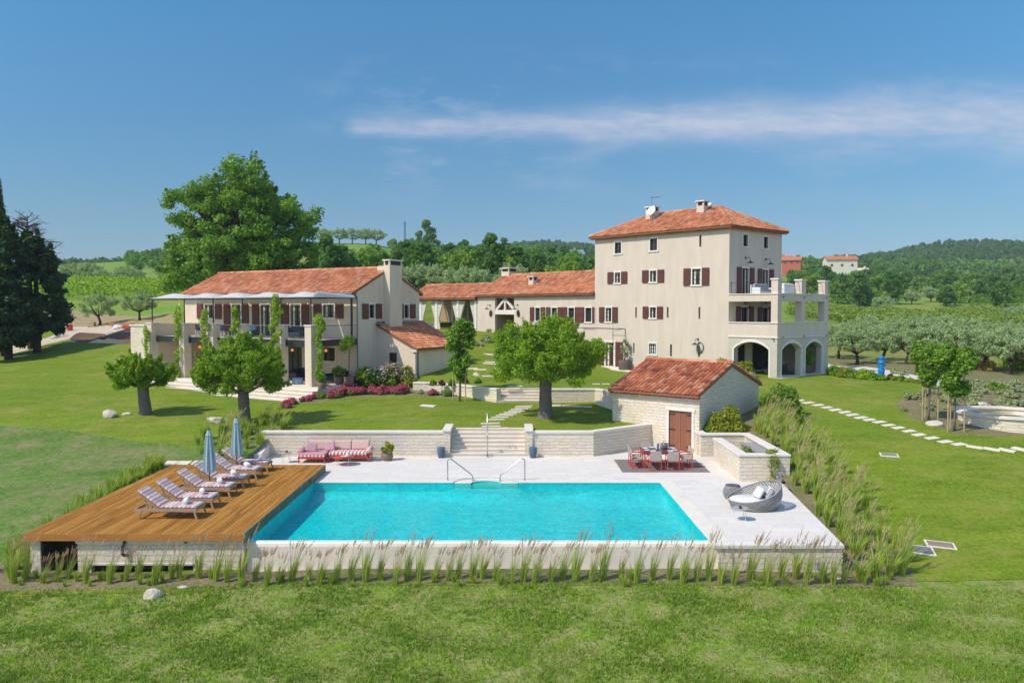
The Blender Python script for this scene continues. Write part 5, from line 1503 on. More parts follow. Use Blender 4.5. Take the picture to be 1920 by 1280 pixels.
def garden_tree(px, py, crown_px, z_extra, label, seed, Rx, Rz, trunk_r, cz, n, nb, rb, name='garden_tree', mat=None, lean=(0, 0), size=.056):
    X, Y, Z = hit(px, py)
    root = thing(name, label, 'tree', (X, Y, Z - .05))
    rng = np.random.default_rng(seed)
    bl = crown_blobs(rng, (lean[0], lean[1], cz), (Rx, Rx * .95, Rz), int(nb * 1.25), rb * .9)
    th = cz - Rz * .55
    hi = [b for b in bl if b[2] > cz - .1]; limbs = [((lean[0] * .5, lean[1] * .5, th - .05), b[:3], trunk_r * .36) for b in hi[::max(1, len(hi) // 12)]]
    tb = trunk_mb([(0, 0, -.1), (.03, 0, .25), (lean[0] * .35, lean[1] * .35, th * .6), (lean[0] * .6, lean[1] * .6, th + .15)], [trunk_r * 1.35, trunk_r * 1.02, trunk_r * .95, trunk_r * .85], limbs, 10, seed)
    tb.build('trunk', BARK, root, smooth=True)
    bl = sprays(rng, bl, (lean[0], lean[1], cz - .3), nb, .3, .72, rb * .40)
    V = leaf_quads(rng, bl, int(n * 2.3), size, jitter=.8, shell=.25)
    leaves_obj('crown', V, mat or L_GARD, root)
    return root
garden_tree(272, 776, None, 0, 'smallest bushy tree on a thick trunk, standing alone on the left lawn', 11, 1.6, 1.05, .33, 2.2, 13000, 70, .36, lean=(-.15, 0))
garden_tree(459, 795, None, 0, 'bushy tree on a thick trunk standing in front of the guest house balcony', 12, 2.25, 1.9, .30, 2.7, 22000, 120, .42, lean=(-.1, 0))
garden_tree(1022, 783, None, 0, 'large spreading bushy tree standing before the courtyard steps', 13, 3.1, 2.15, .38, 3.2, 34000, 170, .48, lean=(.05, 0))

def staked_tree(px, py, label, slabel, H, Rx, Rz, seed, mat):
    X, Y, Z = hit(px, py) if px < 1000 or px > 1200 else hit(px, py)
    root = thing('staked_tree', label, 'tree', (X, Y, Z - .03), group='young staked trees')
    rng = np.random.default_rng(seed)
    bl = []
    for i in range(42):
        t = rng.random(); z = H - 2 * Rz + 2 * Rz * t; r = Rx * (.35 + .65 * math.sin(math.pi * min(1, .12 + .86 * (1 - t) ** .8 + .02)) ** .8)
        a = rng.random() * 6.28; q = r * rng.random() ** .5 * .8; s = rng.uniform(.22, .38)
        bl.append((q * math.cos(a), q * math.sin(a), z, s, s, s * 1.15))
    trunk_mb([(0, 0, 0), (.02, 0, H * .4), (0, .02, H * .85)], [.06, .05, .02], [((0, 0, H * .45), b[:3], .02) for b in bl[::4]], 7, seed).build('trunk', BARK, root, smooth=True)
    leaves_obj('crown', leaf_quads(rng, bl, 9000, .075), mat, root)
    st = thing('tree_stakes', slabel, 'tree stakes', (X, Y, Z - .03), group='wooden tree stakes')
    pts = [(.42 * math.cos(R(a)), .42 * math.sin(R(a))) for a in (200, 330, 85)]
    for x, y in pts:
        b = MB(); b.tube([(x, y, -.1), (x, y, 1.75)], .035, 7); b.build('stake', STAKE, st)
    for i in range(3):
        a, c = pts[i], pts[(i + 1) % 3]; b = MB(); b.bar((*a, 1.68), (*c, 1.68), .03, .09); b.build('crossbar', STAKE, st)
staked_tree(862, 752, 'young staked tree with an upright oval crown beside the guest house annex', 'pale wooden stakes round the young tree beside the annex', 4.7, .95, 1.6, 21, L_STAK)
staked_tree(1741, 787, 'young staked tree in the flower bed, the farther of the two beside the stone ring', 'pale wooden stakes round the farther young tree in the flower bed', 3.85, .9, .95, 22, L_STAK)
staked_tree(1789, 808, 'young staked tree with a fuller crown standing nearest the low stone ring', 'pale wooden stakes round the young tree nearest the stone ring', 4.05, 1.05, 1.0, 23, L_STAK)

# ---------------------------------------------------------------- large trees behind
def big_oak():
    X, Y = pd(452, 600, 96)[:2]; Z = gz(X, Y)
    root = thing('oak_tree', 'huge broad green oak rising behind the guest house', 'tree', (X, Y, Z))
    rng = np.random.default_rng(31); bl = []
    top = pd(452, 292, 96)[2] - Z; c0 = top * .40
    for i in range(420):
        d = rng.normal(size=3); d /= np.linalg.norm(d)
        r = rng.uniform(.25, 1) ** .42 * (.9 + .13 * math.sin(5 * math.atan2(d[0], d[2]) + 1) + .06 * math.sin(9 * d[1]))
        p = np.array((0, 0, c0)) + np.array((d[0] * 9.2, d[1] * 8.2, (top - c0) * .9 * d[2] ** .72 if d[2] > 0 else c0 * .85 * d[2])) * r
        s = rng.uniform(.7, 1.25); bl.append((*p, s * 1.1, s * 1.1, s * .8))
    for i in range(90):
        a = rng.random() * 6.28; q = rng.uniform(5.2, 8.6); s = rng.uniform(.7, 1.2); bl.append((q * math.cos(a), q * .9 * math.sin(a), rng.uniform(2.0, c0), s, s, s * .8))
    bl = sprays(rng, bl, (0, 0, c0), 160, .6, 1.5, .5)
    trunk_mb([(0, 0, 0), (.1, 0, 3), (0, 0, 8)], [.9, .7, .5], [((0, 0, rng.uniform(3, 8)), b[:3], .22) for b in bl[::5]], 10, 3).build('trunk', BARKD, root, smooth=True)
    leaves_obj('crown', leaf_quads(rng, bl, 120000, .17, jitter=.75, shell=.25), L_OAK, root)
big_oak()
def cypress(px, pyb, D, H, r, label, seed, n=9000):
    X, Y = pd(px, 600, D)[:2]; Z = gz(X, Y)
    if pyb < 620: H = pd(px, 279, D)[2] - Z
    root = thing('cypress_tree', label, 'tree', (X, Y, Z))
    rng = np.random.default_rng(seed); bl = []
    for i in range(70):
        t = i / 70; z = H * (.05 + .93 * t); rr = r * min(1, .5 + t * 3) * (1 - t ** 2.2) + .08
        a = rng.random() * 6.28; bl.append((rr * .5 * math.cos(a), rr * .5 * math.sin(a), z, rr * .62, rr * .62, H / 26))
    b = MB(); b.tube([(0, 0, -.2), (0, 0, H * .9)], [.22, .05], 7); b.build('trunk', BARKD, root)
    leaves_obj('crown', leaf_quads(rng, bl, n, .16, up=.6, aspect=.4), L_CYPR, root)
cypress(3, 660, 76, 17.6, 1.25, 'tall narrow dark cypress at the left edge of the view', 41, 14000)
cypress(476, 600, 112, 26.5, 1.5, 'dark cypress whose tip shows above the oak crown', 42, 9000)
def conifer(px, D, H, Rx, label, seed, n, nb=90, mat=None, name='evergreen_tree', z0=.17):
    X, Y = pd(px, 600, D)[:2]; Z = gz(X, Y)
    root = thing(name, label, 'tree', (X, Y, Z))
    rng = np.random.default_rng(seed); bl = []
    for i in range(nb):
        t = rng.random() ** .9; z = H * (z0 + (.97 - z0) * t); prof = math.sin(math.pi * min(.97, .2 + .78 * t)) ** .75
        a = rng.random() * 6.28; q = Rx * prof * rng.uniform(.45, 1.0); s = rng.uniform(.45, .95) * (1.15 - .5 * t)
        bl.append((q * math.cos(a), q * math.sin(a), z, s * 1.3, s * 1.3, s * .6))
    trunk_mb([(0, 0, -.2), (.1, 0, H * .4), (0, 0, H * .95)], [.38, .26, .05], [((0, 0, b[2] - .4), b[:3], .06) for b in bl[::4]], 8, seed).build('trunk', BARKD, root, smooth=True)
    bl = sprays(rng, bl, (0, 0, H * .45), 130, .4, 1.1, .3)
    leaves_obj('crown', leaf_quads(rng, bl, int(n * 1.3), .17, jitter=.8, shell=.25), mat or L_CONI, root)
    return root
conifer(68, 77, 11.2, 2.9, 'dark broad evergreen tree on the left, nearest the dirt track', 43, 26000, 120)
conifer(14, 74, 12.6, 2.2, 'dark evergreen tree between the left edge cypress and the broad evergreen', 44, 20000, 100)
conifer(-16, 72, 8.0, 2.6, 'dark evergreen partly cut off by the left edge of the view', 45, 14000, 80)
def dead_tree():
    X, Y = pd(56, 600, 79)[:2]; Z = gz(X, Y)
    root = thing('bare_tree', 'bare brown dead treetop rising among the dark evergreens', 'tree', (X, Y, Z))
    rng = random.Random(9); b = MB(); b.tube([(0, 0, 0), (.1, 0, 6), (0, 0, 13.2)], [.3, .2, .03], 7); b.build('trunk', BARKD, root)
    tw = MB()
    for i in range(70):
        z = rng.uniform(7.5, 13); a = rng.uniform(0, 6.28); L = (13.8 - z) * .55 + .5
        p = Vector((0, 0, z)); d = Vector((math.cos(a), math.sin(a), rng.uniform(.1, .7)))
        q = p + d * L * .6; e = q + (d + Vector((rng.uniform(-.5, .5), rng.uniform(-.5, .5), rng.uniform(-.6, .3)))) * L * .4
        tw.tube([p, q, e], [.05, .035, .012], 4, False)
        for k in range(5):
            f = p.lerp(e, rng.uniform(.4, 1)); tw.tube([f, f + Vector((rng.uniform(-.6, .6), rng.uniform(-.6, .6), rng.uniform(-.5, .4)))], [.025, .012], 3, False)
    tw.build('branches', m_plain('dead_twig', (.12, .07, .07), .9), root)
dead_tree()

# ---------------------------------------------------------------- olives
def olive_proto(seed):
    root = thing('olive_tree', None, 'tree')
    rng = np.random.default_rng(seed); bl = []
    for i in range(66):
        d = rng.normal(size=3); d /= np.linalg.norm(d)
        if d[2] < -.7: d[2] = abs(d[2])
        p = np.array((rng.normal() * .3, rng.normal() * .3, 2.55)) + d * rng.uniform(.4, 1) ** .5 * np.array((2.45, 2.45, 1.55)); s = rng.uniform(.28, .6); bl.append((*p, s, s, s * .85))
    tops = [bl[i][:3] for i in range(0, 66, 6)]
    rr = random.Random(seed)
    f1 = (rr.uniform(-.4, .4), rr.uniform(-.3, .3), 1.25)
    trunk_mb([(0, 0, -.2), (.1, 0, .5), f1], [.26, .17, .14], [(f1, t, .09) for t in tops], 8, seed).build('trunk', BARKD, root, smooth=True)
    leaves_obj('crown', leaf_quads(rng, sprays(rng, bl, (0, 0, 2.2), 40, .3, .7, .22), 9500, .12, aspect=.32, jitter=1.0, shell=.25), L_OLIVE, root)
    return root
def place(proto, used, X, Y, Z, s, rz, label=None, group=None, sz=None):
    o = proto if proto.name not in used else copy_tree(proto)
    used.add(proto.name)
    o.location = (X, Y, Z); o.scale = (s, s, sz or s); o.rotation_euler = (0, 0, rz)
    if label: o['label'] = label
    if group: o['group'] = group
    return o
OLV = [olive_proto(60 + i) for i in range(3)]; used = set()
rnd = random.Random(5)
row = [(1572, 672), (1606, 684), (1654, 676), (1700, 682), (1752, 686), (1800, 690), (1848, 694), (1896, 700), (1590, 655), (1640, 652), (1690, 655), (1745, 658), (1795, 662), (1845, 664), (1890, 668), (1945, 700), (1940, 670), (1625, 642), (1680, 642), (1730, 644), (1780, 646), (1830, 648), (1880, 650), (1930, 652)]
for i, (px, py) in enumerate(row):
    X, Y, Z = hit(px, py)
    place(OLV[i % 3], used, X, Y, Z, rnd.uniform(.64, .8), rnd.uniform(0, 6.28), 'silvery olive tree with a dark gnarled trunk in the grove beyond the white gravel road', 'olive trees in the grove behind the tower terrace')
X, Y, Z = hit(187, 610); place(OLV[0], used, X, Y, Z, .85, 1.0, 'pale thin olive tree beside the dry bank, left of the builders pile')
X, Y, Z = hit(262, 600); place(OLV[1], used, X, Y, Z, .78, 2.2, 'round silvery olive tree just left of the balcony awning')

# ---------------------------------------------------------------- bushes and flowers
def bush(name, px, py, Rx, Rz, n, mat, label, cat='bush', group=None, size=.07, nb=18, fl=None, fln=0, seed=0, base=None, flup=.55, Z=None, fsize=.05, up=.3):
    X, Y, Zh = base or hit(px, py); Zh = Z if Z is not None else Zh
    root = thing(name, label, cat, (X, Y, Zh - .05), group=group)
    rng = np.random.default_rng(seed + int(px) * 7 + int(py))
    bl = []
    for i in range(nb):
        d = rng.normal(size=3); d /= np.linalg.norm(d); d[2] = abs(d[2])
        p = d * rng.uniform(.3, 1) ** .5 * np.array((Rx, Rx, Rz * 1.0)) * .75; s = rng.uniform(.25, .42) * min(Rx, Rz) * 1.1
        bl.append((p[0], p[1], max(p[2], .12) + .02, s, s, s))
    leaves_obj('foliage', leaf_quads(rng, bl, n, size, up=up), mat, root)
    b = MB()
    for q in bl[::3]: b.tube([(0, 0, -.05), q[:3]], [.02, .008], 4, False)
    b.build('stems', BARK, root)
    if fl is not None:
        top = [(q[0], q[1], q[2] + q[5] * .35, q[3] * 1.02, q[4] * 1.02, q[5] * 1.0) for q in bl if q[2] > Rz * (flup - .35)]
        leaves_obj('flowers', leaf_quads(rng, top or bl, fln, fsize, up=1.2, shell=.9), fl, root)
    return root
mg = [(545, 758, .42, 'leftmost'), (538, 764, .4, ''), (572, 752, .36, ''), (585, 748, .36, ''), (603, 746, .45, ''), (592, 737, .5, ''), (610, 735, .5, ''), (626, 745, .55, ''), (645, 741, .6, ''), (662, 739, .55, ''), (677, 738, .45, ''), (652, 732, .5, '')]
for i, (px, py, r, _) in enumerate(mg):
    gr = (py == 746); bush('flower_mound', px, py, r, r * 1.05, 1500, L_BUSH, 'green mound without flowers among the magenta mounds by the patio steps' if gr else 'low magenta flowering mound in the bed beside the patio steps', 'flowers', None if gr else 'magenta flower mounds beside the patio steps', .045, 12, None if gr else FL_MAG, 1100, seed=i, fsize=.045)
for i, px in enumerate((702, 716, 730, 744, 757)):
    bush('flower_mound', px, 737 + (i % 2) * 2, .52, .6, 1500, L_BUSH, 'low magenta flowering mound in the row in front of the oleanders', 'flowers', 'magenta flower mounds in front of the oleanders', .045, 12, FL_MAG, 1200, seed=50 + i, fsize=.045)
bush('flower_mound', 811, 740, .38, .5, 1200, L_BUSH, 'small reddish flowering mound left of the round green one near the annex', 'flowers', None, .045, 10, FL_MAG, 500, seed=3)
bush('round_shrub', 841, 742, .4, .55, 1500, L_BUSH, 'small round green shrub at the foot of the curved wall', 'bush', None, .045, 10, seed=4)
bush('round_shrub', 790, 738, .25, .3, 600, L_LAV, 'tiny pale shrub between the oleander bed and the reddish mound', 'bush', None, .045, 8, seed=4)
bush('oleander_bush', 681, 722, .9, 1.65, 3200, L_BUSH, 'dark green shrub at the house corner, left of the white oleander', 'bush', None, .085, 20, seed=1)
bush('oleander_bush', 706, 724, .95, 1.6, 3200, L_BUSH, 'oleander with white flowers at the guest house gable', 'bush', None, .085, 20, FL_WHT, 420, seed=2, fsize=.075)
bush('oleander_bush', 737, 722, 1.0, 1.75, 3200, L_BUSH, 'oleander with pale pink flowers between the white oleander and the annex corner', 'bush', None, .085, 20, FL_PINK, 700, seed=3, fsize=.08)
bush('oleander_bush', 765, 722, .85, 1.5, 2600, L_YELL, 'pale leafy shrub at the annex corner', 'bush', None, .08, 18, FL_WHT, 150, seed=4, fsize=.07)
bush('purple_shrub', 664, 725, .6, .75, 1600, L_PURP, 'dark purple leaved shrub beside the patio corner', 'bush', None, .06, 12, seed=5)
def wp(fr, x, y, z): return (*fr.w(x, y), z)
sx, sy = FS.w(2.4, 3.9); bush('round_bush', 1458, 775, 1.15, 2.05, 9000, L_BUSH, 'big round dark green bush behind the gable of the shed', 'bush', None, .075, 40, seed=6, base=(14.3, 42.0, gz(14.3, 42)))
bush('yellow_bush', 1365, 808, .95, 1.55, 6000, L_YELL, 'yellow green bush growing against the shed gable wall', 'bush', None, .07, 30, seed=7, base=(10.55, 38.9, 1.0))
bush('low_shrub', 1335, 808, .55, .6, 1800, L_BUSH, 'low dark green shrub at the foot of the shed gable, behind the planter', 'bush', None, .06, 14, seed=8, base=(9.75, 39.0, .95))
bush('low_shrub', 1385, 808, .5, .55, 1500, L_BUSH, 'low green shrub right of the yellow green bush', 'bush', None, .06, 14, seed=9, base=(11.5, 39.6, .95))
for i, (x, y, r, h, lab) in enumerate(((.4, -1.2, .9, 1.7, 'yellow green shrub in front of the arcade, left one'), (2.0, -1.0, .8, 1.5, 'yellow green shrub in front of the arcade, right one'))):
    X, Y = FT.w(x, y); bush('arcade_shrub', 1400 + i * 40, 690, r, h, 4500, L_YELL, lab, 'bush', None, .085, 22, seed=10 + i, base=(X, Y, 2.2))
X, Y = FT.w(2.6, -2.0); bush('lavender_shrub', 1430, 700, .9, .9, 2500, L_LAV, 'grey green lavender shrub before the arcade corner', 'bush', None, .07, 16, seed=13, base=(X, Y, 2.1))
hedge = [(1567, 704, .7, L_BUSH), (1582, 707, .6, L_YELL), (1598, 708, .75, L_BUSH), (1614, 709, .7, L_VINE), (1630, 711, .7, L_VINE), (1645, 712, .55, L_BUSH)]
for i, (px, py, r, m) in enumerate(hedge):
    bush('hedge_shrub', px, py, r, r * 1.2, 1800, m, 'green shrub in the low hedge between the terrace and the blue post', 'bush', 'hedge shrubs right of the tower terrace', .09, 14, seed=20 + i)
for i, (px, py, r, m) in enumerate([(1672, 712, .4, L_YELL), (1690, 714, .4, L_BUSH), (1706, 716, .4, L_VINE), (1722, 718, .35, L_YELL), (1676, 700, .35, L_LAV), (1694, 703, .4, L_LAV), (1860, 730, .45, L_BUSH), (1880, 735, .5, L_BUSH), (1905, 728, .5, L_LAV)]):
    bush('verge_shrub', px, py, r, r * 1.3, 900, m, 'small loose shrub along the gravel road beyond the blue post', 'bush', 'small shrubs along the gravel road', .07, 10, seed=40 + i)
bush('orange_bush', 1826, 690, 1.1, 1.7, 2600, leaf('orange_leaf', (.13, .075, .025), (.18, .115, .04), (.22, .16, .08)), 'orange flowering bush at the edge of the olive grove', 'bush', None, .11, 20, seed=60)
bush('orange_bush', 1850, 694, .8, 1.0, 1600, leaf('amber_leaf', (.11, .095, .04), (.15, .13, .05), (.19, .17, .09)), 'smaller amber bush right of the orange flowering bush', 'bush', None, .1, 16, seed=61)
bush('laurel_bush', 1925, 690, 2.2, 3.0, 7000, L_VINE, 'bright green tall bush cut off by the right edge', 'bush', None, .13, 34, seed=62)
# grey lavender plants in the rose bed
rr = random.Random(77); cnt = 0
LAVP = []
for i in range(4):
    LAVP.append(bush('bed_plant', 1700, 760, .34, .42, 650, L_LAV, 'grey green lavender plant in the curved bed round the stone ring', 'plant', 'lavender plants in the curved bed', .05, 9, seed=70 + i, base=(0, 0, 0)))
usedl = set()
Pp = np.array([p[:2] for p in BEDR])
while cnt < 210:
    x, y = rr.uniform(Pp[:, 0].min(), min(Pp[:, 0].max(), 36)), rr.uniform(Pp[:, 1].min(), Pp[:, 1].max())
    if not inside(np.array([[x, y]]), BEDR)[0]: continue
    if math.hypot(x - 24.2, y - 39.2) < 3.6: continue
    place(LAVP[cnt % 4], usedl, x, y, gz(x, y), rr.uniform(.55, 1.25), rr.uniform(0, 6)); cnt += 1
# shrubs by the porch planter and courtyard
for i, (px, py, r) in enumerate(((912, 640, .7), (925, 622, .8), (940, 618, .8), (897, 648, .5))):
    p = hit(px, py, COURT); bush('porch_lavender', px, py, r, r * .95, 1500, L_LAV, 'grey green lavender bush by the low wall in front of the porch', 'bush', 'lavender bushes in front of the porch', .08, 12, seed=80 + i, base=p)
for i, px in enumerate((812, 829, 846, 872, 895)):
    p = hit(px, 722 if px < 850 else 718, COURT); bush('wall_plant', px, 720, .3, .5, 600, L_PURP if i % 2 else L_BUSH, 'small reddish plant above the curved courtyard wall' if i % 2 else 'small green plant above the curved courtyard wall', 'plant', 'red plants above the curved wall' if i % 2 else 'green plants above the curved wall', .05, 8, seed=90 + i, base=p)

# ---------------------------------------------------------------- potted plants
def pot(name, c, r, h, mat, label, plant=None, pr=.3, ph=.5, pmat=None, taper=.75, n=900, size=.05, cat='potted plant', group=None, bulge=1.0, stem=0.0):
    root = thing(name, label, cat, c, group=group)
    b = MB(); b.lathe([(r * taper, 0), (r * .98 * bulge, h * .45), (r, h * .92), (r * .97, h), (r * .84, h), (r * .8, h * .86), (.001, h * .85)], (0, 0, 0), 18, closed=False)
    b.lathe([(.001, 0.001), (r * taper, 0.001)], (0, 0, 0), 18, closed=False); b.build('pot', mat, root, smooth=True)
    if plant:
        rng = np.random.default_rng(int(abs(c[0]) * 100)); bl = []
        for i in range(12):
            d = rng.normal(size=3); d /= np.linalg.norm(d)
            p = d * np.array((pr, pr, ph / 2)) * .7; s = min(pr, ph / 2) * .5; bl.append((p[0], p[1], h + stem + ph * .5 + p[2], s, s, s))
        leaves_obj('plant', leaf_quads(rng, bl, n, size), pmat or L_BUSH, root)
        b = MB()
        for q in bl[::3]: b.tube([(0, 0, h * .8), q[:3]], [.02, .008], 4, False)
        b.build('stems', BARK, root)
    return root
pot('potted_shrub', (-5.83, 36.8, 0), .27, .36, TERRAP, 'grey brown round pot with a small yellow green shrub right of the pink sofa', True, .36, .5, L_YELL, .72, 420, .055, bulge=1.12)
pot('blue_planter', (-3.36, 37.45, 0), .19, .5, BLUEP, 'tapered slate blue pot left of the terrace stairs', cat='pot', group=None)
pot('blue_planter', (1.0, 37.45, 0), .19, .5, BLUEP, 'tapered slate blue pot right of the terrace stairs', cat='pot')
X, Y = FT.w(TW - 1.0, 5.6); pot('potted_shrub', (X, Y, 2.31), .45, .6, CLAY, 'dark pot with a round green shrub inside the right arch of the stone arcade', True, .85, 1.5, L_BUSH, .8, 1800, .08)
X, Y = FT.w(TW - .9, 5.2); pot('potted_fern', (X, Y, 8.0), .3, .4, CLAY, 'yellow green fern in a pot on the roof terrace', True, .5, .9, L_YELL, .8, 900, .07)
u, z = FT.fx(1173, 690); X, Y = FT.w(u + .3, -.5); pot('potted_climber', (X, Y, 2.16), .5, .75, CLAY, 'stone pot with a pale climbing plant beside the tower door', True, .35, 2.0, L_LAV, .9, 700, .06)
# patio pots
for px, py, r, h, pr, ph, st, lab in ((636, 716, .32, .5, .45, .7, 0, 'dark pot with a rounded green plant under the balcony'), (654, 718, .34, .55, .55, 1.1, 1.5, 'large pot with a small round topped tree at the house corner'), (604, 722, .28, .4, .3, .6, 0, 'small pot with a leafy plant at the last balcony pillar'), (327, 716, .2, .9, .12, .2, 0, 'tall slim brown pot between the two leftmost balcony pillars')):
    x = FL.fx(px, py, -2.4 if px > 630 else -4.9)[0]; X, Y = FL.w(x, -2.4 if px > 630 else -4.9)
    pot('potted_plant', (X, Y, GZ), r, h, TERRAP, lab, True, pr, ph, L_BUSH, .75, 900, .06, stem=st)
b = MB(); x = FL.fx(558, 712, -3.6)[0]; X, Y = FL.w(x, -3.6)
b.lathe([(.30, 0), (.36, .08), (.36, .36), (.30, .42), (.001, .43)], (0, 0, 0), 16); tag(b.build('pouf', BLUEC, loc=(X, Y, GZ), smooth=True), 'light blue square pouf on the patio under the balcony', 'pouf')

# ---------------------------------------------------------------- vines on the balcony pillars
def climber(u, y, z0, z1, label, seed, wid=.35, n=1500, top=.0, mat=None):
    X, Y = FL.w(u, y); root = thing('climbing_vine', label, 'climbing plant', (X, Y, z0), FL.a)
    rng = np.random.default_rng(seed); bl = []; b = MB(); pts = []
    H = z1 - z0; k = 22
    for i in range(k):
        t = i / (k - 1); p = (rng.normal() * wid * .35, -abs(rng.normal()) * .1, H * t); pts.append(p)
        if rng.random() < .3 and t < .6: continue
        s = rng.uniform(.14, .3) * (1.25 if t > .75 else 1); bl.append((*p, s, s * .7, s * 1.1))
    b.tube(pts, .02, 4); b.build('stem', BARK, root)
    leaves_obj('foliage', leaf_quads(rng, bl, n, .075), mat or L_VINE, root)
for i, (u, z1, n, w, lab) in enumerate(zip([PILL_U[0] + .0, PILL_U[1] - .15, PILL_U[2] - .2, PILL_U[3], PILL_U[4], PILL_U[5] + .75], (5.4, 6.9, 6.8, 6.9, 7.75, 6.4), (500, 900, 1000, 1700, 2200, 2100), (.2, .25, .3, .45, .55, .28),
        ('sparse vine on the leftmost balcony pillar', 'vine on the second balcony pillar from the left, bushy at its top', 'vine on the third balcony pillar from the left', 'vine on the fourth balcony pillar, half hidden by the tree', 'tallest vine, reaching the awning on the fifth balcony pillar', 'bright green vine on the right side of the last balcony pillar'))):
    climber(u, PILL_Y - .55 if i < 5 else PILL_Y - .05, 2.0, z1, lab, 100 + i, w, n)

# ---------------------------------------------------------------- ornamental grasses
def grass_clump(seed, H=1.0, nb=70, npl=14, hp=1.45, spread=.28, lean=.30, plume=None, wid=.008):
    root = thing('ornamental_grass', None, 'grass clump'); root['kind'] = 'thing'
    rng = np.random.default_rng(seed)
    V = []; Fc = []
    for i in range(nb):
        a = rng.random() * 6.28; r0 = rng.random() * .10; h = H * rng.uniform(.3, 1.0) ** .7 * rng.uniform(.75, 1.15); out = spread * rng.uniform(.3, 1.3)
        bx, by = r0 * math.cos(a), r0 * math.sin(a); tx = bx + out * math.cos(a) * h + lean * h * h * .8; ty = by + out * math.sin(a) * h
        ang = rng.random() * 3.14; wx, wy = wid * math.cos(ang), wid * math.sin(ang)
        k = len(V)
        for t, ww in ((0, .8), (.35, 1.0), (.7, .8), (1, .12)):
            x = bx + (tx - bx) * t ** 1.7; y = by + (ty - by) * t ** 1.7; z = h * (t - .12 * t ** 3)
            V += [(x - wx * ww, y - wy * ww, z), (x + wx * ww, y + wy * ww, z)]
        Fc += [(k + 2 * j, k + 2 * j + 1, k + 2 * j + 3, k + 2 * j + 2) for j in range(3)]
    npmesh('blades', V, Fc, BLADE, root)
    if npl:
        V = []; Fc = []
        for i in range(npl):
            a = rng.random() * 6.28; h = hp * rng.uniform(.78, 1.05); o = .22 * rng.uniform(.1, 1)
            tx = o * math.cos(a) * h + lean * h * rng.uniform(.7, 1.25); ty = o * math.sin(a) * h
            base = np.array((.04 * math.cos(a), .04 * math.sin(a), .1)); tip = np.array((tx, ty, h)); nk = base + (tip - base) * .74 - np.array((tx, ty, 0)) * .12
            d = tip - nk; d /= np.linalg.norm(d); sd = np.cross(d, (0, 1, 0.2)); sd /= np.linalg.norm(sd); s2 = np.cross(d, sd)
            k = len(V); V += [tuple(base - sd * .005), tuple(base + sd * .005), tuple(nk + sd * .005), tuple(nk - sd * .005)]; Fc.append((k, k + 1, k + 2, k + 3))
            for q in (sd, s2):
                k = len(V); m1 = nk + (tip - nk) * .35; V += [tuple(nk), tuple(m1 + q * .015), tuple(tip + np.array((.03, 0, 0))), tuple(m1 - q * .015)]; Fc.append((k, k + 1, k + 2, k + 3))
            for e in range(14):
                t = rng.uniform(0, .95); c = nk + (tip - nk) * t; v = sd * rng.normal() + s2 * rng.normal(); v /= np.linalg.norm(v); L = .055 * (1 - .6 * t)
                k = len(V); V += [tuple(c), tuple(c + v * L + d * L * .9 + np.cross(v, d) * .007), tuple(c + v * L * 1.1 + d * L * 1.5), tuple(c + v * L + d * L * .9 - np.cross(v, d) * .007)]; Fc.append((k, k + 1, k + 2, k + 3))
        npmesh('plumes', V, Fc, plume or PLUME, root)
    return root
GA = [grass_clump(200 + i, 1.3, 80, (9, 14, 6, 11)[i], 1.62, .17, .25, None, .0075) for i in range(4)]
GB = [grass_clump(210 + i, 1.0, 150, (7, 12, 3, 9)[i], 1.35, .34, .34, PLUMET, .010) for i in range(4)]
GC = [grass_clump(220 + i, .8, 110, 0, 0, .3, .12, None, .010) for i in range(3)]
ug = set(); rg = random.Random(8)
def put(proto, x, y, s, label, group, z=None):
    return place(proto, ug, x, y, (gz(x, y) if z is None else z) - .02, s, rg.uniform(-.9, .9), label, group, sz=s * rg.uniform(.85, 1.15))
px = 478; i = 0
while px < 1600:
    X, Y, Z = hit(px, 1091 + rg.uniform(-9, 5)); put(GA[rg.randrange(4)], X, Y, rg.uniform(.66, 1.0), 'feathery grass clump in the row along the foot of the pool wall', 'grass clumps along the pool front'); px += rg.uniform(19, 33); i += 1
for px in (25, 48, 80, 108, 128, 160, 205, 236, 258, 290, 322, 336, 372, 404, 425, 452):
    X, Y, Z = hit(px, 1092 + rg.uniform(-8, 4)); put(GA[rg.randrange(4)], X, Y, rg.uniform(.6, .95), 'green grass clump in the row in front of the deck base', 'grass clumps in front of the deck')
for px, py in ((1612, 1090), (1640, 1086), (1668, 1078), (1690, 1074)):
    X, Y, Z = hit(px, py); put(GB[rg.randrange(4)], X, Y, rg.uniform(.8, 1.05), 'grass clump at the lower right corner of the terrace', 'grass clumps at the terrace corner')
for i in range(70):
    px = rg.uniform(20, 1680); X, Y, Z = hit(px, 1093 + rg.uniform(-9, 7)); put(GC[rg.randrange(3)], X, Y, rg.uniform(.22, .6), 'small low grass tuft in the soil between the plumed clumps', 'small tufts in the front soil strip')
# right bank
def bank_edge(y):
    return np.interp(y, [23.6, 32.3, 32.6, 38.5, 40, 43.5], [9.95, 11.0, 11.5, 11.6, 12.2, 13.6])
n = 0; y = 24.4
while y < 44:
    w = np.interp(y, [23.6, 27, 31, 36, 44], [2.6, 2.3, 2.6, 2.3, 1.2]); x = bank_edge(y) + .35 + rg.uniform(0, .3)
    while x < bank_edge(y) + w:
        put(GB[rg.randrange(4)], x + rg.uniform(-.2, .2), y + rg.uniform(-.25, .25), rg.uniform(.75, 1.1), 'tan plumed grass clump on the bank right of the terrace and planter', 'plumed grasses on the right bank'); x += rg.uniform(.55, .8); n += 1
    y += rg.uniform(.6, .85)
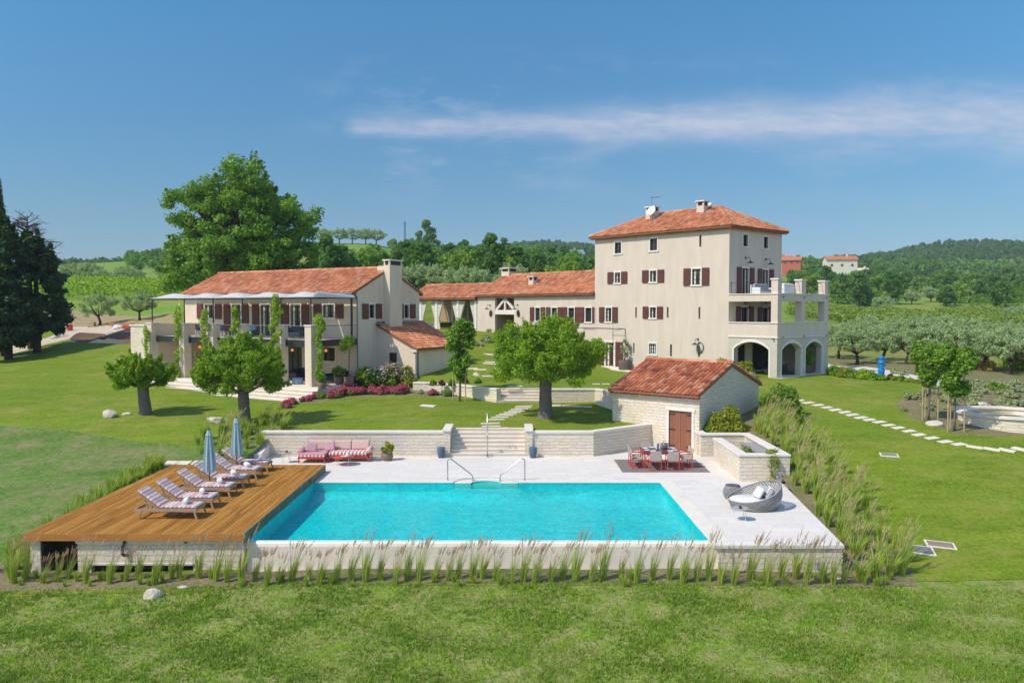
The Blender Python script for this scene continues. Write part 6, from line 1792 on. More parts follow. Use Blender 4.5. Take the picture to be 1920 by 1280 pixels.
# left of the deck
y = 23.6
while y < 34.4:
    put(GC[rg.randrange(3)], -15.05 - rg.uniform(0, .25), y, rg.uniform(.8, 1.25), 'short green grass clump along the left edge of the deck', 'short grasses left of the deck')
    if rg.random() < .55: put(GC[rg.randrange(3)], -15.6 - rg.uniform(0, .4), y + .2, rg.uniform(.7, 1.1), 'short green grass clump along the left edge of the deck', 'short grasses left of the deck')
    y += rg.uniform(.28, .45)
for i in range(40):
    while True:
        x, y = rg.uniform(-15.4, -11.2), rg.uniform(35.3, 41)
        if inside(np.array([[x, y]]), SLOPEL)[0]: break
    put(GC[rg.randrange(3)] if rg.random() < .6 else GB[rg.randrange(4)], x, y, rg.uniform(.7, 1.1), 'grass clump on the bank between the deck and the left garden tree', 'grass clumps on the left bank')
for px, py in ((215, 700), (228, 702)):
    X, Y, Z = hit(px, py); put(GB[1], X, Y, 1.2, 'pale grass clump beside the boulders left of the smallest garden tree', 'grass clumps beside the far left boulders')
# tall single dark green clump beside the bushes on the right
X, Y, Z = hit(1495, 800); bush('upright_shrub', 1495, 800, .35, 1.35, 1500, L_BUSH, 'narrow upright dark green shrub beside the plumed grasses, near the stepping stones', 'bush', None, .06, 16, seed=99, base=(X, Y, Z))
# trailing plant over the planter
def trailing():
    root = thing('trailing_plant', 'yellow green climbing plant trailing over the front of the raised planter', 'climbing plant', (10.6, 32.5, .45))
    rng = np.random.default_rng(5); bl = []; b = MB()
    paths = [[(0, .9, .1), (-.1, .4, .5), (-.05, .0, .72), (-.02, -.3, .45), (.02, -.32, -.2), (.05, -.35, -.45)], [(0, .9, .1), (.2, .5, .6), (.4, .3, .75)], [(0, 1.2, .1), (-.5, 1.0, .6), (-.8, .8, .7)], [(-.05, .1, .72), (.2, -.3, .5), (.22, -.33, .1)]]
    for p in paths:
        b.tube(p, .014, 5)
        for i in range(len(p) - 1):
            for t in (.2, .6, 1.0):
                q = np.array(p[i]) * (1 - t) + np.array(p[i + 1]) * t; s = rng.uniform(.1, .2); bl.append((*q, s, s * .8, s))
    b.build('stem', BARK, root); leaves_obj('foliage', leaf_quads(rng, bl, 900, .05), L_YELL, root)
trailing()

# ---------------------------------------------------------------- lawn blades where the ground is close
def tufts():
    rng = np.random.default_rng(14); m = 30000; k = 6
    Y = 15.6 + 7.1 * rng.random(m); X = (rng.random(m) * 2 - 1) * (.70 * Y)
    g = np.sin(X * 1.9 + 1.9 * np.sin(Y * 1.4)) + np.sin(Y * 3.1 + X * .8) + np.sin(X * 4.7 - Y * 3.3) * .7 + 1.0 * rng.normal(size=m)
    X, Y = X[g > .25], Y[g > .25]; m = len(X); Z = H1(X, Y) - .02
    X = np.repeat(X, k) + rng.normal(size=m * k) * .035; Y = np.repeat(Y, k) + rng.normal(size=m * k) * .035; Z = np.repeat(Z, k); n = m * k
    h = rng.uniform(.05, .12, n); a = rng.random(n) * 6.28; w = rng.uniform(.008, .018, n); lx = rng.normal(size=n) * .05; ly = rng.normal(size=n) * .05
    V = np.stack([np.stack([X - w * np.cos(a), Y - w * np.sin(a), Z], 1), np.stack([X + w * np.cos(a), Y + w * np.sin(a), Z], 1), np.stack([X + lx, Y + ly, Z + h], 1)], 1).reshape(-1, 3)
    tag(npmesh('grass_tufts', V, np.arange(len(V)).reshape(-1, 3), TUFTD), kind='stuff')
    rng = np.random.default_rng(4); n = 120000
    Y = 15.8 + 7.0 * rng.random(n) ** 1.1; X = (rng.random(n) * 2 - 1) * (.70 * Y)
    k = (np.sin(X * 2.1 + 1.7 * np.sin(Y * 1.3)) + np.sin(Y * 2.7 + X * .9) + 1.4 * rng.normal(size=n)) > -.2
    X, Y = X[k], Y[k]; n = len(X); Z = H1(X, Y) - .015
    h = rng.uniform(.03, .095, n); a = rng.random(n) * 6.28; w = rng.uniform(.008, .022, n); lx = rng.normal(size=n) * .025; ly = rng.normal(size=n) * .025
    V = np.stack([np.stack([X - w * np.cos(a), Y - w * np.sin(a), Z], 1), np.stack([X + w * np.cos(a), Y + w * np.sin(a), Z], 1), np.stack([X + lx, Y + ly, Z + h], 1)], 1).reshape(-1, 3)
    tag(npmesh('grass', V, np.arange(len(V)).reshape(-1, 3), TUFT), kind='stuff')
tufts()
# ---------------------------------------------------------------- boulders, slabs, stepping stones
def boulder(px, py, sx, sy, sz, label, seed, group=None, flat=0.0, name='boulder', z=None):
    X, Y, Z = hit(px, py)
    rng = np.random.default_rng(seed)
    import bmesh
    bm = bmesh.new(); bmesh.ops.create_icosphere(bm, subdivisions=3, radius=1)
    P = rng.normal(size=(9, 3)); P /= np.linalg.norm(P, axis=1)[:, None]; cut = rng.uniform(.55, .85, 9)
    for v in bm.verts:
        for q, c in zip(P, cut):
            d = v.co.dot(Vector(q))
            if d > c: v.co -= Vector(q) * (d - c) * .95
        n = math.sin(v.co.x * 6 + seed) * math.sin(v.co.y * 7) * math.sin(v.co.z * 5 + 1); v.co *= 1 + .05 * n
        v.co = Vector((v.co.x * sx, v.co.y * sy, v.co.z * sz + sz * .55))
    me = bpy.data.meshes.new(name); bm.to_mesh(me); bm.free(); me.materials.append(ROCK)
    o = bpy.data.objects.new(name, me); link(o, None); o.location = (X, Y, Z - .05); o.rotation_euler = (0, 0, rng.uniform(-.4, .4))
    return tag(o, label, 'boulder', group)
boulder(207, 782, .5, .38, .34, 'large pale boulder on the left lawn', 1)
boulder(238, 777, .3, .16, .14, 'small pale stone right of the large boulder on the left lawn', 2)
boulder(404, 792, .58, .4, .26, 'flat topped pale block in the grass between the two left garden trees', 3)
boulder(226, 684, .42, .35, .42, 'grey boulder behind the pale grass clump on the left', 4)
boulder(243, 680, .28, .28, .3, 'smaller grey boulder right of the one behind the pale grass clump', 5)
boulder(287, 1118, .28, .2, .2, 'pale rounded boulder on the front lawn before the deck base', 6)
boulder(344, 1101, .2, .12, .07, 'flat pale stone in the soil before the deck base', 7)
boulder(1575, 1086, .15, .12, .09, 'small pale stone in the soil at the right end of the grass row', 8)
boulder(1752, 797, .42, .26, .2, 'pale rock at the edge of the curved bed between the staked trees', 9)
boulder(1840, 763, .5, .4, .22, 'low pale rock in the curved bed behind the stone ring', 10)
boulder(846 + 50, 716, .45, .4, .5, 'grey block in the courtyard grass behind the curved wall', 11)
def slab(px, py, w, d, rz, label, group, mat=STEPM, th=.03, surf=None, name='stepping_stone', cat='stepping stone', lift=.012):
    X, Y, Z = hit(px, py, surf); S_ = surf or H1
    e = .3; gx = (float(S_(X + e, Y)) - float(S_(X - e, Y))) / (2 * e); gy = (float(S_(X, Y + e)) - float(S_(X, Y - e))) / (2 * e)
    b = MB(); rng = random.Random(int(px * 31 + py)); q = [(-w / 2, -d / 2), (w / 2, -d / 2), (w / 2, d / 2), (-w / 2, d / 2)]
    q = [(x + rng.uniform(-.04, .04) * w, y + rng.uniform(-.06, .06) * d) for x, y in q]
    b.prism(q, -.06, th * .5)
    o = b.build(name, mat, bevel=.008); o.location = (X, Y, Z + lift)
    n = Vector((-gx, -gy, 1)).normalized(); o.rotation_euler = (Vector((0, 0, 1)).rotation_difference(n).to_matrix() @ Matrix.Rotation(rz, 3, 'Z')).to_euler()
    return tag(o, label, cat, group)
for px, py in ((1498, 751), (1516, 755), (1535, 759.4), (1551, 764), (1566.6, 768.5), (1584.6, 772.6), (1599.7, 777.6), (1615, 782.7), (1630.6, 787), (1649, 791), (1666, 797), (1684.7, 802), (1705, 808), (1723, 815), (1747.5, 821), (1772.6, 828), (1798, 833), (1826.5, 838), (1859, 842), (1887.6, 844), (1912, 841.6)):
    slab(px, py, .66, .36, .35 if px < 1800 else -.5 - (px - 1800) * .004, 'white stepping stone in the line curving across the right lawn', 'stepping stones across the right lawn')
for px, py in ((912, 803), (921, 799), (919.5, 793.8), (929.8, 786.6), (937, 782.5), (945.7, 779), (953, 776), (961.6, 773.2), (968, 770.3), (974.8, 767.5), (979.5, 764.5), (983, 761.5)):
    slab(px, py, .95 if py < 800 else 2.2, .20 if py < 800 else .16, .12, 'pale stepping stone on the lawn between the two flights of stairs', 'stepping stones between the stairs')
for px in (1044, 1064, 1082.6, 1101): slab(px, 760.5 + (px - 1044) * .04, .55, .35, 0, 'pale stepping stone at the foot of the wall right of the large tree', 'stepping stones under the courtyard wall')
for px, py in ((963, 728), (965, 724), (916, 705), (945, 703), (900, 693), (884, 691), (918, 682), (921, 679), (918, 664), (924, 665.5)): slab(px, py, .9, .32, .1, 'pale stepping stone on the courtyard slope towards the porch', 'stepping stones on the courtyard slope', surf=COURT)
for px in (1118, 1136): slab(px, 720, .5, .3, 0, 'pale stepping stone on the courtyard lawn behind the large tree', 'stepping stones behind the large tree', surf=COURT)
for i, px in enumerate((297, 321, 345, 372)): slab(px, 868.5 - (2 if i == 0 else 0), .52, .5, .2 if i == 0 else 0, 'large pale slab in the path behind the deck', 'slabs behind the deck', th=.08)
PLATEM = m_plain('grey_cover_plate', (.17, .17, .165), .7)
for px, py, w, d, lab, m in ((1720, 1031, 1.0, .62, 'grey metal cover in a pale frame, left of the pair on the lower right lawn', PLATEM), (1763, 1022, .9, .5, 'brownish metal cover in a pale frame, right of the pair on the lower right lawn', m_plain('brown_cover_plate', (.25, .19, .15), .8)),
                             (1667, 853.5, .75, .42, 'small grey metal cover in the middle of the right lawn', PLATEM), (1520, 783, .8, .5, 'flat tan cover slab in the grass near the start of the right stepping stones', SOIL), (803, 761, .85, .5, 'round edged stone cover in the lawn before the oleander bed', STEPM)):
    X, Y, Z = hit(px, py); r = thing('lawn_cover', lab, 'ground cover', (X, Y, Z + .02))
    e = .4; n = Vector((-(gz(X + e, Y) - gz(X - e, Y)) / (2 * e), -(gz(X, Y + e) - gz(X, Y - e)) / (2 * e), 1)).normalized()
    r.rotation_euler = (Vector((0, 0, 1)).rotation_difference(n).to_matrix() @ Matrix.Rotation(-.25, 3, 'Z')).to_euler()
    b = MB(); b.box(-w / 2, -d / 2, -.05, w / 2, d / 2, .02); b.build('frame', COPING if m is not SOIL else SOIL, r); b = MB(); b.box(-w / 2 + .06, -d / 2 + .06, -.03, w / 2 - .06, d / 2 - .06, .026); b.build('plate', m, r)

# round stone ring on the right
def stone_ring():
    X, Y, Z = hit(1880, 808); cx, cy = X + 1.6, Y + 1.9; Z = gz(cx, cy)
    root = thing('stone_ring', 'round low stone seat wall with white coping on the right lawn', 'stone ring', (cx, cy, Z))
    a0, a1 = -50, 290; n = 36
    def ringseg(ri, ro, z0, z1, mat, nm):
        vs = []
        for i in range(n + 1):
            t = R(a0 + (a1 - a0) * i / n); c, s = math.cos(t), math.sin(t)
            vs += [(ri * c, ri * s, z0), (ro * c, ro * s, z0), (ro * c, ro * s, z1), (ri * c, ri * s, z1)]
        fs = []
        for i in range(n):
            q = 4 * i; fs += [(q, q + 1, q + 5, q + 4), (q + 1, q + 2, q + 6, q + 5), (q + 2, q + 3, q + 7, q + 6), (q + 3, q, q + 4, q + 7)]
        fs += [(0, 3, 2, 1), (4 * n, 4 * n + 1, 4 * n + 2, 4 * n + 3)]
        b = MB(); b.add(vs, fs); return b.build(nm, mat, root)
    ringseg(2.1, 2.45, -.8, .36, STONE, 'stonework'); ringseg(2.02, 2.55, .362, .46, COPING, 'coping'); ringseg(1.6, 2.1, -.2, .16, COPING, 'bench')
    b = MB(); b.lathe([(2.08, -.25), (2.08, .02), (.001, .02)], (0, 0, 0), 30, closed=False); b.build('floor', PAVE, root)
stone_ring()
def blue_post():
    X, Y, Z = hit(1652, 712); root = thing('blue_post', 'bright blue carved post standing at the end of the hedge', 'post', (X, Y, Z))
    m = m_plain('bright_blue_paint', (.01, .20, .52), .4)
    b = MB(); b.lathe([(.22, 0), (.2, .5), (.23, .55), (.23, .7), (.18, .75), (.18, 1.1), (.23, 1.15), (.2, 1.3), (.15, 1.36), (.2, 1.5), (.16, 1.64), (.001, 1.68)], (0, 0, 0), 12); b.build('body', m, root, smooth=False)
    b = MB(); b.box(-.05, -.27, .8, .05, -.19, 1.0); b.cbox((.2, 0, 1.0), (.16, .12, .12)); b.cbox((-.2, 0, 1.0), (.16, .12, .12)); b.build('spout', m, root)
blue_post()

# ---------------------------------------------------------------- deck furniture
def lounger(label):
    root = thing('sun_lounger', label, 'sun lounger', group='sun loungers on the deck')
    f = MB(); Lx0, Lx1, W2 = -1.98, .05, .36; h = .34
    for s in (-1, 1): f.box(Lx0, s * W2 - .022, h - .09, Lx1, s * W2 + .022, h)
    f.box(Lx0, -W2, h - .08, Lx0 + .045, W2, h - .005); f.box(Lx1 - .045, -W2, h - .08, Lx1, W2, h - .005)
    for k in range(11): f.box(-1.2 + k * .113, -W2 + .02, h - .03, -1.13 + k * .113, W2 - .02, h - .006)
    f.build('frame', TEAK, root)
    for x, dx in ((-.03, .10), (-1.72, -.10)):
        for s in (-1, 1): b = MB(); b.bar((x, s * (W2 - .005), h - .05), (x + dx, s * (W2 + .01), 0), .055, .05); b.build('leg', TEAK, root)
    c = MB(); c.box(-1.18, -.33, h + .002, .02, .33, h + .085); c.build('seat_cushion', CUSH, root, bevel=.03)
    A = R(36); M = Matrix.Rotation(A, 4, 'Y')
    bc = MB(); q = MB(); q.box(-.88, -.33, .0, -.01, .33, .085)
    bk = q.build('back_cushion', CUSHB, root, bevel=.03); bk.location = (-1.17, 0, h + .03); bk.rotation_euler = (0, A, 0)
    q = MB(); q.box(-.84, -.35, -.04, 0, -.31, -.005); q.box(-.84, .31, -.04, 0, .35, -.005)
    for k in range(7): q.box(-.82 + k * .12, -.31, -.035, -.76 + k * .12, .31, -.012)
    bf = q.build('backrest_frame', TEAK, root); bf.location = (-1.17, 0, h + .02); bf.rotation_euler = (0, A, 0)
    for s in (-1, 1): q = MB(); q.bar((-1.55, s * .28, h - .03), (-1.68, s * .28, h + .33), .035, .03); q.build('prop', TEAK, root)
    return root
ys = [25.68, 27.04, 28.68, 30.13, 31.68, 33.08]
lab = ['striped sun lounger with a towel, the one nearest the front of the deck', 'striped sun lounger with a towel, second from the front', 'striped sun lounger with a towel, just right of the front parasol', 'striped sun lounger with a towel, behind the front parasol', 'striped sun lounger with a towel beside the rear parasol', 'striped sun lounger farthest back on the deck']
tl = ['front', 'second', 'third', 'fourth', 'fifth', 'last']
protoL = lounger(lab[0])
for i, y in enumerate(ys):
    o = protoL if i == 0 else copy_tree(protoL)
    o.location = (-10.2, y, DZ + .002); o['label'] = lab[i]; o.rotation_euler = (0, 0, (-.015, .02, .0, .015, -.02, .01)[i])
    b = MB(); r = .085 if i < 5 else .06; ln = .17
    b.tube([(0, -ln, 0), (0, -ln * .97, 0), (0, ln * .97, 0), (0, ln, 0)], [r * .8, r, r, r * .8], 12); b.tube([(.03, -ln - .004, .02), (.03, ln + .004, .02)], r * .78, 10)
    t = b.build('rolled_towel', TOWEL, smooth=True); t.location = (-10.65 if i < 5 else -10.5, y + .02, DZ + .43 + r); t.rotation_euler = (0, 0, .25 + .1 * i)
    tag(t, 'rolled white towel on the %s sun lounger' % ('front', 'second', 'third', 'fourth', 'fifth', 'farthest')[i], 'towel', 'rolled towels on the loungers')
def parasol(X, Y, label):
    root = thing('parasol', label, 'parasol', (X, Y, DZ), group='closed parasols on the deck')
    b = MB(); b.tube([(0, 0, .0), (0, 0, 2.3)], .022, 8); b.build('pole', BARKD, root); b = MB(); b.lathe([(.26, 0), (.26, .035), (.05, .06), (.04, .2)], (0, 0, 0), 16); b.build('base', DARKM, root)
    c = MB(); n = 32; rows = [(.74, .205), (.9, .21), (1.3, .185), (1.75, .14), (2.05, .105), (2.10, .12), (2.12, .10), (2.28, .055)]
    for j in range(len(rows) - 1):
        vs = []
        for z, r in rows[j:j + 2]:
            for k in range(n):
                t = 2 * math.pi * k / n; q = r * (1 + (.24 if z < 2.06 else .1) * math.cos(8 * t + z * .4)); zz = z + (.05 * math.cos(8 * t) if z == .74 else 0); vs.append((q * math.cos(t), q * math.sin(t), zz))
        c.add(vs, [(k, (k + 1) % n, n + (k + 1) % n, n + k) for k in range(n)])
    c.build('canopy', PARASOL, root, smooth=False)
    b = MB(); b.lathe([(.05, 0), (.05, .03), (.015, .05), (.02, .08), (.001, .1)], (0, 0, 2.27), 8); b.build('finial', DARKM, root)
parasol(-11.24, 29.3, 'closed pale blue parasol nearer the front of the deck')
parasol(-11.35, 32.55, 'closed pale blue parasol at the rear of the deck')

# ---------------------------------------------------------------- pink sofa group
def cushion(mb_name, mat, parent, x0, x1, y0, y1, z0, z1, rot=None, loc=None, bev=.05):
    b = MB(); b.box(x0, y0, z0, x1, y1, z1); o = b.build(mb_name, mat, parent, bevel=bev)
    if rot: o.rotation_euler = rot
    if loc: o.location = loc
    return o
def sofa():
    root = thing('garden_sofa', 'pink striped garden sofa with chaise on red metal frame against the wall', 'sofa', (-8.5, 36.35, 0))
    f = MB()
    for x0, x1, y0 in ((-1.3, -.05, -.28), (.0, 1.9, .05)):
        f.box(x0, y0, .20, x1, y0 + .05, .27); f.box(x0, 1.0, .20, x1, 1.05, .27); f.box(x0, y0, .2, x0 + .05, 1.05, .269); f.box(x1 - .05, y0, .2, x1, 1.05, .268)
        f.box(x0 + .05, y0 + .05, .22, x1 - .05, 1.0, .25)
    f.build('frame', REDM, root)
    for x0, x1, y0 in ((-1.3, -.05, -.28), (.0, 1.9, .05)):
        for x in (x0 + .02, x1 - .06):
            for y in (y0 + .0, 1.0): b = MB(); b.box(x, y, 0, x + .045, y + .05, .2); b.build('leg', REDM, root)
    cushion('chaise_cushion', SOFAM, root, -1.28, -.07, -.25, .8, .36, .43); cushion('chaise_side', SOFASTR, root, -1.28, -.07, -.26, .8, .272, .37, bev=.03)
    cushion('seat_cushion', SOFASTR, root, .03, 1.78, .06, .8, .275, .46, bev=.07)
    for x0, x1 in ((-1.05, .08), (.12, .93), (.96, 1.78)): cushion('back_cushion', PINKC, root, x0, x1, -.09, .09, 0, .44, rot=(-.18, 0, 0), loc=(0, .9, .43), bev=.06)
    cushion('arm_bolster', SOFAM, root, -.14, .14, -.4, .4, -.12, .12, rot=(0, .3, 0), loc=(-1.28, .45, .48), bev=.1)
    cushion('arm_bolster', PINKC, root, -.14, .14, -.4, .4, -.12, .12, rot=(0, -.4, 0), loc=(1.88, .4, .52), bev=.1)
    cushion('throw_pillow', MAUVE, root, -.26, .26, -.07, .07, -.22, .22, rot=(-.5, .15, .15), loc=(-.85, .42, .62), bev=.06)
    cushion('throw_pillow', MAUVE, root, -.24, .24, -.07, .07, -.22, .22, rot=(-.35, -.1, -.1), loc=(-.02, .62, .64), bev=.06)
    return root
sofa()
def tray_table(c, r, h, mat, label, legm, extra=None, name='side_table'):
    root = thing(name, label, 'side table', c)
    b = MB(); b.lathe([(r * .98, h - .02), (r, h - .015), (r, h + .015), (r * .97, h + .015), (r * .96, h), (.001, h)], (0, 0, 0), 24, closed=False); b.lathe([(.001, h - .02), (r * .98, h - .02)], (0, 0, 0), 24, closed=False); b.build('top', mat, root)
    q = r * .72
    for a in (35, 145, 215, 325): b = MB(); x, y = q * math.cos(R(a)), q * math.sin(R(a)); b.tube([(x, y, 0), (x, y, h - .02)], .011, 6); b.build('leg', legm, root)
    b = MB(); b.tube([(q * math.cos(R(a)), q * math.sin(R(a)), .012) for a in (35, 145, 215, 325, 35)], .009, 5); b.build('foot_rail', legm, root)
    return root
tray_table((-7.65, 35.75, 0), .48, .36, REDM, 'low round coral red tray table in front of the pink sofa', WHITEF)
b = MB(); b.lathe([(.11, 0), (.2, .03), (.22, .045), (.001, .03)], (0, 0, 0), 16); tag(b.build('plate', m_plain('cream_dish', (.6, .55, .36), .5), loc=(-7.55, 35.7, .365)), 'cream dish on the low red table', 'dish')
b = MB(); b.lathe([(.06, 0), (.09, .06), (.05, .16), (.03, .18), (.001, .18)], (0, 0, 0), 12); tag(b.build('vase', WHITEC, loc=(-7.45, 35.75, .385), smooth=True), 'small white vase on the low red table', 'vase')
tray_table((-10.4, 36.3, 0), .27, .46, CHAIRF, 'thin legged grey side table left of the pink sofa', WHITEF)
b = MB(); b.lathe([(.05, 0), (.06, .07), (.001, .07)], (0, 0, 0), 10); tag(b.build('cup', BARKD, loc=(-10.37, 36.3, .477)), 'small dark cup on the thin legged side table', 'cup')

# ---------------------------------------------------------------- dining group
b = MB(); b.box(4.77, 34.1, .014, 8.57, 36.9, .024); tag(b.build('rug', RUG), 'grey woven rug under the red dining table', 'rug')
def dining():
    root = thing('dining_table', 'square dining table with plum top and coral red metal legs', 'table', (6.62, 35.35, .024))
    b = MB(); b.box(-.8, -.6, .71, .8, .6, .74); b.build('tabletop', TABLETOP, root)
    f = MB()
    for s in (-1, 1): f.box(-.8, s * .57 - .02, .65, .8, s * .57 + .02, .708); f.box(s * .77 - .02, -.55, .65, s * .77 + .02, .55, .707)
    f.build('apron', REDM, root)
    for sx in (-1, 1):
        for sy in (-1, 1): b = MB(); b.box(sx * .76 - .025, sy * .56 - .025, 0, sx * .76 + .025, sy * .56 + .025, .65); b.build('leg', REDM, root)
        b = MB(); b.bar((sx * .5, -.3, .05), (sx * .76, -.0, .64), .02, .02); b.bar((sx * .76, -.3, .1), (sx * .5, -.0, .64), .02, .02); b.build('brace', REDM, root)
dining()
def dchair():
    root = thing('dining_chair', None, 'chair', group='red framed chairs round the dining table')
    for sx in (-1, 1):
        b = MB(); x = sx * .25
        b.bar((x, -.24, .0), (x, -.24, .64), .028, .028); b.bar((x, .22, 0), (x, .22, .62), .028, .028); b.bar((x, -.24, .64), (x, .26, .63), .03, .025); b.bar((x, -.24, .015), (x, .22, .015), .028, .028)
        b.build('side_frame', REDM, root)
    b = MB(); b.bar((-.25, .2, .40), (.25, .2, .40), .025, .025); b.bar((-.25, -.22, .38), (.25, -.22, .38), .025, .025); b.bar((-.25, -.24, .02), (.25, -.24, .02), .025, .025); b.build('cross_rail', REDM, root)
    b = MB(); b.box(-.235, -.24, .405, .235, .22, .43); b.build('seat', CHAIRF, root, bevel=.01)
    b = MB(); b.box(-.24, -.012, 0, .24, .012, .42); o = b.build('backrest', CHAIRF, root, bevel=.008); o.location = (0, -.23, .43); o.rotation_euler = (.16, 0, 0)
    return root
dc = dchair()
cs = [(6.25, 34.55, 0, 'red framed chair with its back to the pool, left one'), (7.02, 34.55, 0, 'red framed chair with its back to the pool, right one'), (5.55, 35.0, -90, 'red framed chair left of the dining table, nearer the pool'), (5.55, 35.65, -90, 'red framed chair left of the dining table, nearer the wall'),
      (7.72, 35.05, 90, 'red framed chair right of the dining table, nearer the pool'), (7.74, 35.65, 90, 'red framed chair right of the dining table, nearer the shed'), (6.2, 36.2, 180, 'red framed chair on the wall side of the dining table, left one'), (7.0, 36.25, 180, 'red framed chair on the wall side of the dining table, before the shed door')]
for i, (x, y, a, l) in enumerate(cs):
    o = dc if i == 0 else copy_tree(dc); o.location = (x, y, .026); o.rotation_euler = (0, 0, R(a)); o['label'] = l
pl = None
pn = ['front left', 'front right', 'left front', 'left rear', 'right front', 'right rear', 'rear left', 'rear right']
for i, (x, y) in enumerate(((-.38, -.42), (.38, -.42), (-.62, -.2), (-.62, .3), (.62, -.2), (.62, .3), (-.3, .45), (.35, .45))):
    if pl is None:
        b = MB(); b.lathe([(.07, 0), (.13, .018), (.135, .022), (.08, .008), (.001, .006)], (0, 0, 0), 18); o = pl = b.build('dinner_plate', PLATE)
    else: o = pl.copy(); COL.objects.link(o)
    o.location = (6.62 + x, 35.35 + y, .766); tag(o, 'white plate at the %s place of the dining table' % pn[i], 'plate', 'white plates on the dining table')
def lantern():
    root = thing('lantern', 'dark round lantern jar in the middle of the dining table', 'lantern', (6.85, 35.45, .766)); b = MB()
    b.lathe([(.09, 0), (.14, .06), (.15, .17), (.11, .26), (.07, .29), (.001, .29)], (0, 0, 0), 16); b.build('jar', m_plain('grey_glass_jar', (.13, .12, .14), .2), root, smooth=True)
    b = MB(); b.tube([(-.08, 0, .28), (-.05, 0, .4), (.05, 0, .4), (.08, 0, .28)], .008, 5); b.build('handle', DARKM, root)
lantern()
def napkin():
    root = thing('striped_lantern', 'white and navy striped standing box on the dining table', 'table box', (6.55, 35.5, .766)); b = MB(); b.box(-.1, -.06, 0, .1, .06, .24); b.build('box', PLATE, root, bevel=.01)
    b = MB(); b.box(-.03, -.064, .002, .035, .064, .243); b.build('stripe', NAVYC, root)
napkin()

# ---------------------------------------------------------------- wicker daybed group
def daybed():
    root = thing('wicker_daybed', 'round grey wicker daybed with white cushion and high curved back', 'daybed', (8.62, 28.05, .0), R(0))
    n = 64
    def rim(t):        # t angle; back rises towards +x
        k = .5 + .5 * math.cos(t - R(12)); return .30 + .62 * k ** 1.6
    b = MB(); rows = 9; strips = 56
    def pt(t, h):
        H_ = rim(t); z = .06 + h * (H_ - .06); rr = .74 + .19 * math.sin(min(1, z / .55) * math.pi / 2) - .08 * max(0, z - .55)
        return Vector((rr * math.cos(t) * 1.03, rr * math.sin(t) * .92, z))
    for d in (1, -1):
        for i in range(strips):
            t0 = 2 * math.pi * i / strips
            pts = [pt(t0 + d * .75 * h / rows, h / rows) * (1 if d == 1 else .995) for h in range(rows + 1)]
            b.tube(pts, .019 if d == 1 else .015, 4, False)
    b.build('woven_shell', WICKER, root)
    e = MB(); e.tube([pt(2 * math.pi * i / n, 1.0) for i in range(n + 1)], .024, 6); e.tube([pt(2 * math.pi * i / n, 0.0) for i in range(n + 1)], .03, 6); e.build('rim', WICKER, root, smooth=True)
    s = MB(); s.lathe([(.70, .05), (.70, .10), (.001, .10)], (0, 0, 0), 30); s.build('base', WICKER, root)
    c = MB(); c.lathe([(.74, .14), (.84, .18), (.85, .27), (.80, .31), (.001, .32)], (-.03, 0, 0), 36, sy=.9); c.build('seat_cushion', WHITEC, root, smooth=True)
    for x, y, rz, m in ((.42, .32, .5, GREYC), (.5, -.18, -.3, GREYC), (.2, .1, .1, WHITEC), (.56, .1, 0., WHITEC)):
        cushion('pillow', m, root, -.07, .07, -.26, .26, -.2, .2, rot=(0, .55, rz), loc=(x, y, .52), bev=.06)
daybed()
def basket():
    root = thing('wicker_pouf', 'round grey wicker basket table behind the daybed', 'basket table', (8.22, 29.35, 0)); b = MB()
    for d in (1, -1):
        for i in range(34):
            t = 2 * math.pi * i / 34; b.tube([((.25 + .1 * math.sin(math.pi * (h / 7) ** .9)) * math.cos(t + d * .9 * h / 7), (.25 + .1 * math.sin(math.pi * (h / 7) ** .9)) * math.sin(t + d * .9 * h / 7), .02 + .48 * h / 7) for h in range(8)], .013, 4, False)
    b.build('woven_body', WICKER, root); b = MB(); b.lathe([(.24, .02), (.31, .2), (.32, .3), (.25, .48), (.001, .48)], (0, 0, 0), 20); b.build('liner', CLAY, root)
    b = MB(); b.lathe([(.26, .50), (.27, .515), (.24, .52), (.001, .505)], (0, 0, 0), 20); b.build('top', m_plain('plum_tray', (.10, .08, .11), .4), root)
basket()
tray_table((7.62, 26.35, 0), .29, .40, GREYC, 'thin legged round grey side table in front of the wicker daybed', WHITEF)
b = MB(); b.lathe([(.05, 0), (.055, .06), (.001, .06)], (0, 0, 0), 10); tag(b.build('candle_cup', BARKD, loc=(7.64, 26.33, .417)), 'small dark cup on the side table by the daybed', 'cup')
b = MB(); b.box(-.22, -.15, 0, .22, .15, .28); o = b.build('red_box', REDM, loc=(12.1, 38.2, gz(12.1, 38.2)), bevel=.03); tag(o, 'red plastic box in the grasses behind the raised planter', 'box')

